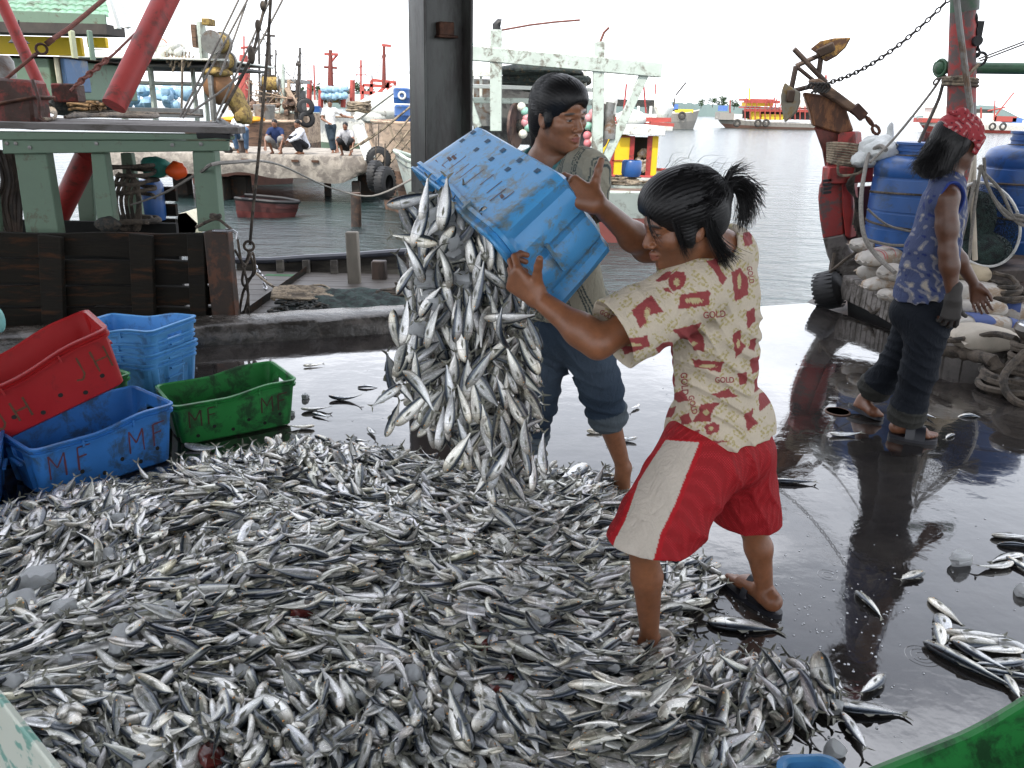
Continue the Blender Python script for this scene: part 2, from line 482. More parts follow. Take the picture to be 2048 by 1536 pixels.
def hand_prims(W, d, n, idx, curl=(20, 35, 30), s=1.0, thumb=(0.75, 0.55, 0.25), thumbcurl=15, spread=0.10, curls=None):
    """W wrist, d to the fingers, n palm normal, idx direction towards the index side"""
    d = V(d).normalized(); n = V(n); n = (n - d * n.dot(d)).normalized(); a = V(idx); a = (a - d * a.dot(d) - n * a.dot(n)).normalized(); W = V(W); o = []
    offs = (.031, .0105, -.0105, -.030); lens = (.94, 1.03, .97, .78)
    for i, of in enumerate(offs):
        Kn = W + d * (.088 - .004 * abs(i - 1)) * s + a * of * s
        o.append(rc(W + d * .012 * s + a * of * .5 * s, Kn, .0165 * s, .0125 * s, .016 * s))
        dd = (d + a * spread * (1.5 - i)).normalized(); p = Kn; cu = curls[i] if curls else curl
        ang = 0; r = .0098 * s * (1 if i < 3 else .88)
        for L_, c in zip((.043, .027, .021), cu):
            ang += math.radians(c); q = p + (dd * math.cos(ang) + n * math.sin(ang)) * L_ * lens[i] * s
            o.append(rc(p, q, r, r * .9, .004 * s)); p = q; r *= .9
    tb = W + d * .022 * s + a * .022 * s + n * .006 * s
    td = (d * thumb[0] + a * thumb[1] + n * thumb[2]).normalized()
    p = tb + td * .036 * s; o.append(rc(tb, p, .017 * s, .0125 * s, .016 * s))
    q = p + (td + (d - a) * math.radians(thumbcurl)).normalized() * .029 * s; o.append(rc(p, q, .0115 * s, .0105 * s, .004 * s))
    r2 = q + (td + (d - a) * 2 * math.radians(thumbcurl)).normalized() * .024 * s; o.append(rc(q, r2, .0108 * s, .0088 * s, .004 * s))
    return o
def foot_prims(A, toe, up=(0, 0, 1), s=1.0, toes=True):
    """A ankle joint; toe = point at the tip of the big toe on the sole level"""
    A, toe = V(A), V(toe); up = V(up).normalized(); f = toe - A; f = (f - up * f.dot(up)).normalized(); sd = f.cross(up)
    sole = toe
    heel = A - f * .035 * s; h = (A - toe).dot(up); heel = heel - up * (h - .030 * s)
    ball = toe - f * .065 * s + up * .024 * s
    o = [rc(A, heel, .029 * s, .029 * s, .02 * s), rc(A, ball - sd * .012 * s, .028 * s, .024 * s, .02 * s), rc(heel, ball + sd * .018 * s, .027 * s, .020 * s, .025 * s)]
    if toes:
        for i in range(5):
            b = ball + sd * (-.024 + .0145 * i) * s - up * .006 * s; t = toe + sd * (-.024 + .0155 * i) * s + up * .012 * s - f * (.004 + .009 * i * i * .28) * s
            r = (.0125 if i == 0 else .009) * s; o.append(rc(b, t, r * 1.1, r, .006 * s))
    return o
def limb_arm(S_, E_, W_, s=1.0, off=0.0, upper_only=False, k=0.03):
    o = [rc(S_, lerp(S_, E_, .55), .050 * s + off, .043 * s + off, k), rc(lerp(S_, E_, .5), E_, .043 * s + off, .036 * s + off, k)]
    if not upper_only:
        m = lerp(E_, W_, .28); o += [rc(E_, m, .035 * s + off, .039 * s + off, k), rc(m, W_, .038 * s + off, .0245 * s + off, k)]
    return o
def limb_leg(H_, K_, A_, s=1.0, off=0.0, back=None, k=0.03):
    o = [rc(H_, lerp(H_, K_, .5), .084 * s + off, .070 * s + off, k), rc(lerp(H_, K_, .5), K_, .070 * s + off, .051 * s + off, k)]
    b = V(back) if back is not None else V((0, 0, 0)); m = lerp(K_, A_, .34) + b * .014 * s
    o += [rc(K_, m, .049 * s + off, .052 * s + off, .02), rc(m, A_, .052 * s + off, .030 * s + off, .02)]
    return o
def torso_prims(J, s=1.0, off=0.0, k=0.06, belly=1.0):
    up = (J['neck'] - J['pel']).normalized(); ac = (J['LS'] - J['RS']).normalized(); fw = up.cross(ac) * -1; R_ = Matrix((ac, up.cross(ac), up)).transposed()
    ch = J.get('chest', lerp(J['pel'], J['neck'], .68)); ab = J.get('abd', lerp(J['pel'], J['neck'], .33)); ld = (J['neck'] - J['pel']).length
    acp = (J['LH'] - J['RH']).normalized(); Rp = Matrix((acp, up.cross(acp), up)).transposed()
    return [el(ch, (.150 * s + off, .098 * s + off, ld * .30 + off), R_, k), el(ab, (.128 * s * belly + off, .090 * s * belly + off, ld * .28 + off), R_, k),
            el(J['pel'], (.150 * s + off, .108 * s + off, .115 * s + off), Rp, k),
            rc(lerp(J['LS'], J['RS'], .06), lerp(J['LS'], J['RS'], .94), .054 * s + off, .054 * s + off, .05),
            rc(J['neck'] + up * .01, lerp(J['LS'], J['neck'], .25), .045 * s + off, .048 * s + off, .05), rc(J['neck'] + up * .01, lerp(J['RS'], J['neck'], .25), .045 * s + off, .048 * s + off, .05)]
def folds(seed, amp, dirs, fr=30.0, warp=1.15):
    """cloth creases: a few bundles of warped ridges, each at (centre, direction across the crease, radius)"""
    rng = np.random.default_rng(seed); ph = rng.uniform(0, 6.28, 16)
    D = [(np.array(c, float), np.array(V(d).normalized(), float), r, f, a) for c, d, r, f, a in dirs]
    def fn(p):
        w1 = np.sin(p[:, 0] * 9 + ph[0]) + np.sin(p[:, 2] * 11 + ph[1]) + np.sin(p[:, 1] * 13 + ph[2])
        w2 = np.sin(p[:, 0] * 17 + p[:, 2] * 13 + ph[3]) + np.sin(p[:, 1] * 19 - p[:, 2] * 15 + ph[4])
        f = amp * 0.35 * np.sin(w1 * 1.3 + p[:, 2] * 14 + w2) * np.sin(w2 * 1.2 + p[:, 0] * 12)
        for i, (c, d, r, fq, a) in enumerate(D):
            q = p - c; g = np.exp(-(q * q).sum(1) / (r * r)); x = q @ d
            s_ = np.sin(x * fq + w1 * warp + w2 * warp * .5 + ph[5 + i % 10]); f = f + amp * a * g * (1 - np.abs(s_)) ** 1.5 * -1.2
        return f
    return fn
def poly_mask(u, v, poly):
    ins = np.zeros(len(u), bool); n = len(poly)
    for i in range(n):
        x1, y1 = poly[i]; x2, y2 = poly[(i + 1) % n]
        c = ((y1 > v) != (y2 > v)) & (u < (x2 - x1) * (v - y1) / ((y2 - y1) if y2 != y1 else 1e-9) + x1); ins ^= c
    return ins
def skin_mat(name, rough=0.42):
    m, nt, b = newmat(name)
    a = nt.nodes.new('ShaderNodeVertexColor'); a.layer_name = 'Col'
    n1 = noise(nt, 34, 7, .7); c = mixc(nt, .55, a.outputs['Color'], ramp(nt, n1, [(.3, (.55, .5, .48)), (.7, (1.25, 1.2, 1.15))]), 'MULTIPLY')
    nt.links.new(c, b.inputs['Base Color']); b.inputs['Roughness'].default_value = rough
    b.inputs['Subsurface Weight'].default_value = 0.05; b.inputs['Subsurface Radius'].default_value = (.012, .004, .002); b.inputs['Subsurface Scale'].default_value = 1.0
    b.inputs['Coat Weight'].default_value = 0.07; b.inputs['Coat Roughness'].default_value = 0.3
    bump(nt, b, noise(nt, 150, 6, .7), .35, .002); return m
def cloth_mat(name, base=None, weave=900, rough=0.85, wet=0.0, extra=None, spec=.25):
    m, nt, b = newmat(name)
    if base is None:
        a = nt.nodes.new('ShaderNodeVertexColor'); a.layer_name = 'Col'; c = a.outputs['Color']
    else: c = ramp(nt, noise(nt, 9, 6, .65), [(.3, [x * .72 for x in base]), (.7, [min(1, x * 1.2) for x in base])])
    if extra: c = extra(nt, c)
    c = mixc(nt, .5, c, ramp(nt, noise(nt, 160, 3, .7), [(.3, .78), (.7, 1.0)]), 'MULTIPLY')
    nt.links.new(c, b.inputs['Base Color']); b.inputs['Roughness'].default_value = rough; b.inputs['Specular IOR Level'].default_value = spec
    b1 = bump(nt, b, noise(nt, 26, 4, .55, (1, 1, .55), dist=1.6), .55, .016)
    b2 = node(nt, 'ShaderNodeBump', Strength=.25, Distance=.001); nt.links.new(noise(nt, weave, 2, .5), b2.inputs['Height']); nt.links.new(b1.outputs['Normal'], b2.inputs['Normal']); nt.links.new(b2.outputs['Normal'], b.inputs['Normal']); return m
# ================================================================== THE SETTING
WZ = -1.5
def edgeY(x): return 5.445 + .36 * (x + 2.15)
# sea
m, nt, b = newmat('sea_water')
b.inputs['Base Color'].default_value = (.022, .040, .040, 1); b.inputs['Roughness'].default_value = .17; b.inputs['IOR'].default_value = 1.50; b.inputs['Specular IOR Level'].default_value = .5
n1 = noise(nt, .9, 4, .55, (1, 1.9, 1)); n2 = noise(nt, 4.5, 4, .6, (1, 2.2, 1))
mm = nt.nodes.new('ShaderNodeMath'); mm.operation = 'MULTIPLY_ADD'; nt.links.new(n2, mm.inputs[0]); mm.inputs[1].default_value = .30; nt.links.new(n1, mm.inputs[2])
bump(nt, b, mm.outputs[0], .9, .24)
M_SEA = m
o = mesh_obj('sea', [(-3000, -40, WZ), (3000, -40, WZ), (3000, 5000, WZ), (-3000, 5000, WZ)], [[0, 1, 2, 3]], M_SEA, smooth=False); tag(o, kind='structure')
o = mesh_obj('seabed', [(-3000, -40, WZ - 3), (3000, -40, WZ - 3), (3000, 5000, WZ - 3), (-3000, 5000, WZ - 3)], [[0, 1, 2, 3]], mat('mud', (.03, .035, .03), .9), smooth=False); tag(o, kind='structure')

# wet wharf floor
m, nt, b = newmat('wet_concrete')
f1 = noise(nt, 2.2, 8, .7); f2 = noise(nt, 14, 6, .7)
c = ramp(nt, f1, [(.3, (.018, .016, .016)), (.5, (.034, .030, .028)), (.72, (.060, .053, .047))])
c = mixc(nt, .5, c, ramp(nt, f2, [(.3, .5), (.7, 1.2)]), 'MULTIPLY')
nt.links.new(c, b.inputs['Base Color'])
f3 = noise(nt, 1.3, 5, .6); r = ramp(nt, f3, [(.40, .015), (.60, .05), (.72, .16)])
nt.links.new(r, b.inputs['Roughness']); b.inputs['IOR'].default_value = 1.55; b.inputs['Coat Weight'].default_value = .8; b.inputs['Coat Roughness'].default_value = .015; b.inputs['Specular IOR Level'].default_value = .5
w1 = noise(nt, 7, 3, .5); w2 = noise(nt, 60, 3, .6)
mm = nt.nodes.new('ShaderNodeMath'); mm.operation = 'MULTIPLY_ADD'; nt.links.new(w2, mm.inputs[0]); mm.inputs[1].default_value = .06; nt.links.new(w1, mm.inputs[2])
bump(nt, b, mm.outputs[0], .22, .012)
M_FLOOR = m
dock = [(-14, edgeY(-14)), (2.62, 7.20), (3.42, 5.24), (7.0, -3.6), (7.0, -10), (-14, -10)]
mb = MB(); mb.prism([(x, y, -.55) for x, y in dock], (0, 0, .55))
o = mb.build('wharf_floor', M_FLOOR, smooth=False); tag(o, kind='structure')
M_CONC = mat('old_concrete', (.30, .27, .23), .85, var=.3, scale=3, dirt=(.17, .15, .13), dirtamt=.4, dscale=2.2, bmp=.8, bs=9, bd=.03)
M_DCONC = mat('dark_concrete', (.085, .078, .070), .45, var=.35, scale=5, dirt=(.03, .027, .024), dirtamt=.5, dscale=4, bmp=.5, bs=22)
M_KERB = mat('kerb_wet', (.10, .088, .078), .25, var=.4, scale=6, dirt=(.03, .026, .022), dirtamt=.5, dscale=5, bmp=.6, bs=12, bd=.02)
# kerb along the edge
K0 = V((-6.0, edgeY(-6.0) - .02, 0)); K1 = V((-.45, edgeY(-.45) - .02, 0)); kd = (K1 - K0).normalized(); kn = V((-kd.y, kd.x, 0))
mb = MB(); N_ = 60; rnd = random.Random(3)
rows = []
for i in range(N_ + 1):
    p = lerp(K0, K1, i / N_); j = lambda a: rnd.uniform(-a, a)
    rows.append([p + kn * (-.02 + j(.006)) + V((0, 0, .0)), p + kn * (-.01 + j(.008)) + V((0, 0, .115 + j(.008))), p + kn * (.02 + j(.006)) + V((0, 0, .14 + j(.005))), p + kn * (.17 + j(.01)) + V((0, 0, .148 + j(.006))), p + kn * (.30 + j(.01)) + V((0, 0, .135 + j(.006))), p + kn * .32 + V((0, 0, -.3))])
mb.sheet(rows); mb.add(rows[-1], [[0, 1, 2, 3, 4, 5]])
o = mb.build('kerb', M_KERB, ang=50); tag(o, kind='structure')
# wharf supporting piles under the edge + dark fascia come with the slab; roof over the wharf (out of frame, shades the floor)
M_ROOF = mat('roof_sheet', (.42, .43, .44), .6, dirt=(.15, .08, .05), dirtamt=.3)
mb = MB(); rows = []
for j in range(121):
    x = -12 + 22 * j / 120; z = 4.9 + .03 * math.sin(j * math.pi / 1.5)
    rows.append([V((x, -5.0, z + .5)), V((x, 5.3, z))])
mb.sheet(rows); mb.box((-1, 5.0, 4.7), (22, .12, .2)); mb.box((-1, 0, 4.9), (22, .12, .2))
o = mb.build('wharf_roof', M_ROOF); tag(o, kind='structure')

# drain hole in the floor
dr = G(1675, 824); mb = MB(); mb.lathe([(.062, .002), (.062, .005), (.070, .0045), (.072, 0)], (dr.x, dr.y, .001), 24, cap=False); o = mb.build('drain_rim', mat('rust_iron', (.10, .05, .03), .5, .5), None)
t = empty('floor_drain', (dr.x, dr.y, 0), 'round dark drain hole in the wet floor behind the sandals of the man in blue', 'drain'); o.parent = t; o.location = -V((dr.x, dr.y, 0)); o.name = 'rim'
MB().lathe([(0.0, .0035), (.063, .0035)], (dr.x, dr.y, .001), 24).build('hole', mat('black_void', (.002, .002, .002), .9, bmp=0), t, smooth=False)

# far shore
M_TREE = mat('shore_trees', (.045, .085, .035), .9, var=.5, scale=.05)
M_HILL = mat('hill', (.10, .14, .13), 1.0, var=.3, scale=.01)  # paled green-grey, distance haze put into the colour
def ridge(name, pts, Y, depth, m_, kind='structure', jag=.0, seed=1, step=6):
    """land mass: crest line given as pixel points, at distance Y, real depth behind"""
    rnd = random.Random(seed); rows = []
    pp = []
    for (u0, v0), (u1, v1) in zip(pts, pts[1:]):
        n = max(2, int(abs(u1 - u0) / step))
        for i in range(n): pp.append((u0 + (u1 - u0) * i / n, v0 + (v1 - v0) * i / n))
    pp.append(pts[-1])
    A, B, C_, D_ = [], [], [], []
    for u, v in pp:
        t_ = P(u, v + rnd.uniform(-jag, jag), Y); A.append(V((t_.x, Y - depth * .25, WZ - .5))); B.append(V((t_.x, Y - depth * .1, lerp(WZ, t_.z, .7)))); C_.append(t_); D_.append(V((t_.x * 1.05, Y + depth, WZ - .5)))
    mb = MB(); mb.sheet([A, B, C_, D_]); o = mb.build(name, m_); tag(o, kind=kind); return o
ridge('island_hill', [(1850, 236), (1880, 226), (1910, 216), (1960, 210), (1990, 212), (2010, 220), (2030, 236)], 1500, 200, M_HILL)
ridge('distant_shore', [(560, 186), (600, 182), (640, 178), (700, 184), (760, 182), (900, 188), (1100, 196), (1250, 199), (1300, 203), (1520, 212), (1560, 219)], 520, 60, M_HILL, jag=1.5, step=4)
def leafy(name, c, r, label, seed, group='trees on the far shore', mt=None, n=500):
    """far tree: trunk and a crown of leaf clumps spread through the crown's volume"""
    c = V(c); rnd = random.Random(seed); t = empty(name, c, label, 'tree', group)
    MB().tube([c + V((0, 0, -r * .3)), c + V((r * .05, 0, r * .9))], (r * .09, r * .04), 6).build('trunk', mat('bark', (.08, .06, .045), .9), t)
    mb = MB(); cl = [(V((rnd.gauss(0, .45), rnd.gauss(0, .4), rnd.uniform(.5, 1.5))) * r, rnd.uniform(.25, .5) * r) for _ in range(11)]
    for i in range(n):
        q, rr = rnd.choice(cl); d = V((rnd.gauss(0, 1), rnd.gauss(0, 1), rnd.gauss(0, 1))).normalized() * rr * rnd.uniform(.6, 1.05)
        p = c + q + d; s_ = r * rnd.uniform(.06, .12); a = V((rnd.gauss(0, 1), rnd.gauss(0, 1), rnd.gauss(0, 1))).normalized() * s_; b_ = a.cross(V((rnd.gauss(0, 1), rnd.gauss(0, 1), rnd.gauss(0, 1)))).normalized() * s_
        mb.add([p + a, p + b_, p - a, p - b_], [[0, 1, 2, 3]])
    mb.build('crown', mt or M_TREE, t, smooth=False); return t
for i, (u, v, hpx, lb) in enumerate([(1402, 214, 13, 'small round tree at the left end of the low far shore'), (1425, 212, 14, 'bushy tree second from the left on the far shore beside the yellow boat'), (1446, 214, 19, 'tallest round tree on the far shore left of the yellow boat'), (1468, 217, 15, 'tree on the far shore just left of the yellow boat cabin'),
    (602, 190, 14, 'green tree on the far shore behind the leftmost dark mast tops'), (625, 190, 17, 'green tree on the far shore left of the red mast'), (645, 190, 19, 'green tree on the far shore touching the red mast'), (690, 192, 16, 'green tree on the far shore right of the red mast'), (714, 190, 21, 'tall green tree on the far shore between the two thin masts'), (738, 192, 15, 'green tree on the far shore behind the red railings')]):
    p = P(u, v, 480); leafy('shore_tree', p, hpx * 480 / 1650 * .62, lb, i + 5)

# ------------------------------------------------------------------ concrete pier
t = empty('concrete_pier', P(550, 312, 27), 'weathered concrete finger pier where the group of men squats', 'pier')
pL, pR = P(150, 303, 27), P(742, 315, 27); pL.z = 0; pR.z = 0
rows = []; rnd = random.Random(8); n = 90
for i in range(n + 1):
    f = i / n; x = lerp(pL.x, pR.x, f); x2 = x
    dd = .72 + .10 * math.sin(f * 9) + .05 * math.sin(f * 31) - (.28 if f > .9 else 0) * (f - .9) * 10
    y0 = 27 + rnd.uniform(-.02, .02)
    if f > .985: y0 += .15
    rows.append([V((x, 31.5, 0)), V((x, y0 + .06, 0.0)), V((x, y0, -.05 + rnd.uniform(-.01, .01))), V((x, y0 + rnd.uniform(-.03, .03), -.45)), V((x, y0 + .05, -dd)), V((x, 31.5, -dd))])
mb = MB(); mb.sheet(rows); mb.add(rows[-1], [[0, 1, 2, 3, 4, 5]]); mb.build('deck', M_CONC, t, ang=60)
M_PILE = mat('pile_dark', (.035, .028, .022), .8, dirt=(.09, .04, .02), dirtamt=.3, bs=20)
for (u, Y, wd) in ((430, 27.6, .75), (480, 28.4, .6), (655, 29.5, .22), (712, 27.4, .26), (745, 30.2, .9), (365, 29, .5)):
    p = P(u, 362, Y); MB().box((p.x, Y, (-.8 + WZ - 1) / 2), (wd, wd, abs(WZ - 1 + .8))).build('pile', M_PILE, t, bev=.03)
for u in (490, 590, 630):
    p = P(u, 330, 26.93); MB().box((p.x, 26.96, -.18), (.22, .05, .07)).build('iron_bracket', mat('rust_iron', (.10, .05, .03), .5, .5), t)
# foreground rusty pile of the pier, standing in the water nearer to the wharf
p = P(710, 360, 22); mb = MB(); mb.tube([(p.x, 22, -.62), (p.x - .02, 22, -2.6)], .135, 10); o = mb.build('mooring_pile', mat('rusty_pile', (.10, .055, .035), .7, dirt=(.03, .022, .018), dirtamt=.5, bs=25), None); tag(o, 'rusty brown pile standing in the water under the right end of the pier', 'pile')

# ------------------------------------------------------------------ steel column with pedestal
M_STEEL = mat('column_paint', (.060, .066, .060), .42, var=.4, scale=7, dirt=(.016, .013, .011), dirtamt=.5, dscale=2.5, stretch=(1, 1, .35), bmp=.3, bs=40, spec=.6)
M_RUST = mat('rust', (.13, .055, .03), .8, var=.4, scale=14, dirt=(.05, .02, .012), dirtamt=.5, bs=60)
M_BRNCOL = mat('pedestal_wood', (.085, .058, .045), .6, var=.4, scale=8, dirt=(.03, .022, .018), dirtamt=.45, stretch=(1, 1, .3), bs=40)
cp = G(878, 838); t = empty('steel_column', (cp.x, cp.y, 0), 'grey H section steel column rising out of frame from a brown pedestal behind the fish', 'column')
cx, cy = cp.x + .01, cp.y + .12
yaw = Matrix.Rotation(math.radians(28), 3, 'Z')
mb = MB(); a = .118; h0, h1 = .9, 5.0
for s_ in (-1, 1): mb.box(V((cx, cy, (h0 + h1) / 2)) + yaw @ V((s_ * a, 0, 0)), (.014, .20, h1 - h0), yaw)
mb.box((cx, cy, (h0 + h1) / 2), (2 * a - .016, .012, h1 - h0), yaw); mb.build('h_beam', M_STEEL, t, bev=.003)
mb = MB(); pz = P(888, 55, cy - .1).z; mb.box(V((cx, cy, pz)) + yaw @ V((.01, -.03, 0)), (.075, .05, .06), yaw); mb.box(V((cx, cy, pz - .034)) + yaw @ V((.015, -.035, 0)), (.10, .06, .012), yaw); mb.build('bracket', M_RUST, t, bev=.004)
mb = MB(); r0 = .185
mb.lathe([(r0, 0), (r0, .5), (r0 - .004, .98), (r0 - .02, 1.02), (0, 1.025)], (cx, cy, 0), 26); mb.build('pedestal', M_BRNCOL, t)
M_ROPE = mat('rope_tan', (.30, .24, .17), .9, var=.35, scale=60, dirt=(.10, .08, .06), dirtamt=.4, dscale=8, bs=300, bmp=.6)
M_ROPED = mat('rope_dark', (.10, .08, .062), .9, var=.4, scale=60, dirt=(.03, .025, .02), dirtamt=.4, dscale=8, bs=300, bmp=.6)
M_ROPEG = mat('rope_grey', (.20, .185, .165), .9, var=.35, scale=60, bs=300, bmp=.6)
mb = MB(); mb.torus((cx, cy, .80), r0 + .006, .010); mb.torus((cx, cy, .775), r0 + .006, .009, (0.02, 0, 1)); o = mb.build('rope_ring', M_ROPED, None); tag(o, 'dark rope looped round the brown pedestal of the steel column', 'rope')

# ------------------------------------------------------------------ shared boat materials
M_GREENW = mat('green_paint', (.13, .20, .14), .6, var=.12, scale=3, dirt=(.10, .09, .06), dirtamt=.22, dscale=6, bmp=.3, bs=25)
M_DECKG = mat('grey_boards', (.15, .14, .135), .75, var=.35, scale=4, dirt=(.08, .07, .06), dirtamt=.4, stretch=(.4, 3, 1), bs=20)
M_PLANK = mat('dark_planks', (.013, .011, .008), .85, spec=.25, var=.5, scale=4, dirt=(.050, .022, .010), dirtamt=.28, dscale=5, stretch=(.35, 1, 2.5), bs=30, bmp=.7, bd=.01)
M_REDP = mat('red_paint', (.34, .035, .030), .5, var=.2, scale=5, dirt=(.12, .03, .022), dirtamt=.3, dscale=6, bs=30)
M_REDB = mat('red_block', (.19, .03, .022), .65, var=.4, scale=9, dirt=(.05, .022, .015), dirtamt=.5, dscale=7, bs=30, bmp=.8, bd=.01)
M_NETD = mat('dark_net', (.035, .038, .036), .95, var=.5, scale=40, dirt=(.10, .08, .06), dirtamt=.3, dscale=20, bs=120, bmp=1.0, bd=.02)
M_NETG = mat('green_net', (.030, .055, .048), .95, var=.5, scale=40, dirt=(.015, .02, .02), dirtamt=.4, dscale=15, bs=120, bmp=1.0, bd=.02)
M_NETY = mat('ochre_net', (.36, .25, .075), .9, var=.35, scale=20, dirt=(.14, .09, .04), dirtamt=.4, dscale=10, bs=80, bmp=1.0, bd=.02)
M_WHITE = mat('white_paint', (.70, .71, .66), .55, var=.08, scale=4, dirt=(.30, .27, .22), dirtamt=.22, dscale=5, bs=20)
M_PALEG = mat('palegreen_paint', (.46, .52, .46), .6, var=.12, scale=3, dirt=(.18, .17, .14), dirtamt=.3, dscale=4, bs=20)
M_WOODL = mat('light_wood', (.42, .31, .22), .75, var=.25, scale=4, dirt=(.16, .11, .08), dirtamt=.35, stretch=(.3, 1, 2), bs=20)
M_WOODB = mat('brown_wood', (.17, .10, .065), .75, var=.3, scale=4, dirt=(.06, .04, .03), dirtamt=.4, stretch=(.3, 1, 2), bs=20)
M_YEL = mat('yellow_paint', (.78, .52, .012), .55, var=.08, scale=3, dirt=(.35, .2, .02), dirtamt=.12, bs=15)
M_BLUEP = mat('blue_plastic', (.020, .085, .27), .38, var=.15, scale=4, dirt=(.03, .06, .13), dirtamt=.25, dscale=5, bs=30, bmp=.1)
M_BLACK = mat('black_rubber', (.014, .014, .015), .6, var=.3, scale=10, bs=40)
M_ORANGE = mat('orange_float', (.72, .09, .012), .5, var=.15)
M_REDROOF = mat('red_far', (.38, .07, .055), .6, var=.2)  # paler red for distant boats, haze put into the colour
M_GREYM = mat('grey_metal', (.20, .20, .19), .45, .4, var=.3, dirt=(.12, .07, .04), dirtamt=.3)
M_SACK = mat('sack', (.44, .41, .37), .8, var=.15, scale=8, dirt=(.30, .22, .15), dirtamt=.35, dscale=6, bs=90, bmp=.5)
M_SACKB = mat('sack_blue', (.05, .08, .22), .7, var=.2, bs=90)
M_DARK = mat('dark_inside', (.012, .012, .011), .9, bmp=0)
M_TEAL = mat('teal_mesh', (.03, .20, .16), .7, var=.3, scale=30)
# ================================================================== BIG LEFT BOAT (moored at the kerb)
def PX(u, v, Y, dz=0): p = P(u, v, Y); p.z += dz; return p
YB = 5.9
LB = empty('moored_fishing_boat', PX(220, 655, YB), 'old dark planked boat with pale green deckhouse frame moored at the kerb on the left', 'boat')
# bulwark planks
rows = [(464, 510), (517, 563), (568, 606), (611, 650), (655, 690)]
rnd = random.Random(4)
for k, (v0, v1) in enumerate(rows):
    mb = MB(); z0 = P(220, v1, YB).z; z1 = P(220, v0, YB).z; x0 = P(-260, 560, YB).x; x1 = P(445, (v0 + v1) / 2, YB).x
    n = 12; top, bot, topb, botb = [], [], [], []
    for i in range(n + 1):
        x = lerp(x0, x1, i / n); y = YB + (x - x1) * .10; j = rnd.uniform(-.008, .008); j2 = rnd.uniform(-.01, .01)
        top.append(V((x, y, z1 + j))); bot.append(V((x, y + .01, z0 + j2))); topb.append(V((x, y + .06, z1 + j))); botb.append(V((x, y + .07, z0 + j2)))
    mb.sheet([topb, top, bot, botb]); mb.sheet([botb, topb])
    mb.add([top[-1], topb[-1], botb[-1], bot[-1]], [[0, 1, 2, 3]]); mb.build('hull_plank', M_PLANK, LB, ang=30)
for u, wd in ((120, .16), (290, .16), (395, .12), (-60, .16)):
    a = PX(u, 466, YB - .04); b_ = PX(u + 8, 670, YB - .04); a.y = b_.y = YB - .05 + (a.x - P(445, 560, YB).x) * .10; MB().beam(a, b_, wd, .05, (0, 1, 0)).build('frame_timber', M_PLANK, LB, bev=.006)
a, b_ = PX(436, 462, YB - .05), PX(456, 668, YB - .05); MB().beam(a, b_, .17, .12, (0, 1, 0)).build('corner_post', mat('rusty_post', (.035, .022, .015), .7, var=.5, scale=9, dirt=(.10, .038, .018), dirtamt=.4, dscale=8, bs=30), LB, bev=.01)
mb = MB(); a = PX(425, 461, YB - .12); mb.tube([a, PX(466, 461, YB - .12), PX(474, 466, YB - .12), PX(474, 478, YB - .12)], .010, 8); mb.build('steel_rod', mat('bright_steel', (.45, .45, .46), .25, .9), LB)
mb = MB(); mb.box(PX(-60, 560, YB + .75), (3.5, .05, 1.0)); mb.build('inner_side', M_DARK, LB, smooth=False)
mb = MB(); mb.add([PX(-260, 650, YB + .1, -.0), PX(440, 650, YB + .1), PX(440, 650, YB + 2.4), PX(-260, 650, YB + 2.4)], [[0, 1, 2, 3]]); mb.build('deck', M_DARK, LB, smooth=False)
hull = MB(); x0, x1 = P(-260, 600, YB).x, P(450, 600, YB).x
hull.add([V((x0, YB - .45, .05)), V((x1, YB + .05, .05)), V((x1 - .1, YB + .35, WZ - .3)), V((x0, YB + .1, WZ - .3)), V((x1 + .05, YB + 2.6, .05)), V((x1 - .1, YB + 2.4, WZ - .3))], [[0, 1, 2, 3], [1, 4, 5, 2]]); hull.build('hull', M_PLANK, LB, smooth=False)
# far bulwark with gaps (seen between the posts)
for k, (v0, v1) in enumerate([(372, 402), (406, 432), (436, 462)]):
    a = PX(268, v0, 7.4); b_ = PX(355, v1, 7.4); mb = MB(); mb.box((a + b_) / 2, (abs(b_.x - a.x), .05, abs(a.z - b_.z))); mb.build('far_plank', M_PLANK, LB)
# green deckhouse posts
YP = YB + .12
def board(name, pts, Y, th, m_, par, bev=.006):
    ps = [PX(u, v, Y) for u, v in pts]; return MB().prism(ps, (0, th, 0)).build(name, m_, par, smooth=False, bev=bev)
board('post', [(28, 306), (92, 306), (118, 470), (52, 470)], YP, .10, M_GREENW, LB)
board('post', [(181, 306), (209, 306), (229, 444), (194, 444)], YP + .02, .09, M_GREENW, LB)
board('post', [(384, 303), (428, 303), (441, 463), (396, 463)], YP, .12, M_GREENW, LB)
board('post', [(240, 306), (262, 306), (288, 464), (258, 464)], YP + .9, .07, M_GREENW, LB)
board('post', [(148, 330), (182, 306), (190, 464), (160, 464)], YP + 1.1, .05, M_GREENW, LB)
board('rail_lower', [(3, 279), (455, 281), (456, 302), (5, 308)], YP - .05, .05, M_GREENW, LB)
board('rail_upper', [(-60, 262), (420, 268), (462, 272), (462, 280), (-60, 280)], YP - .075, .09, M_GREENW, LB)
board('post', [(-70, 290), (-30, 290), (-10, 470), (-60, 470)], YP, .12, M_GREENW, LB)
for u, v in ((32, 287), (60, 295), (193, 287), (14, 287), (345, 290), (402, 288)):
    p = PX(u, v, YP - .052); MB().lathe([(.014, 0), (.014, .006), (.0, .009)], p, 12, (0, -1, 0)).build('bolt', M_GREYM, LB)
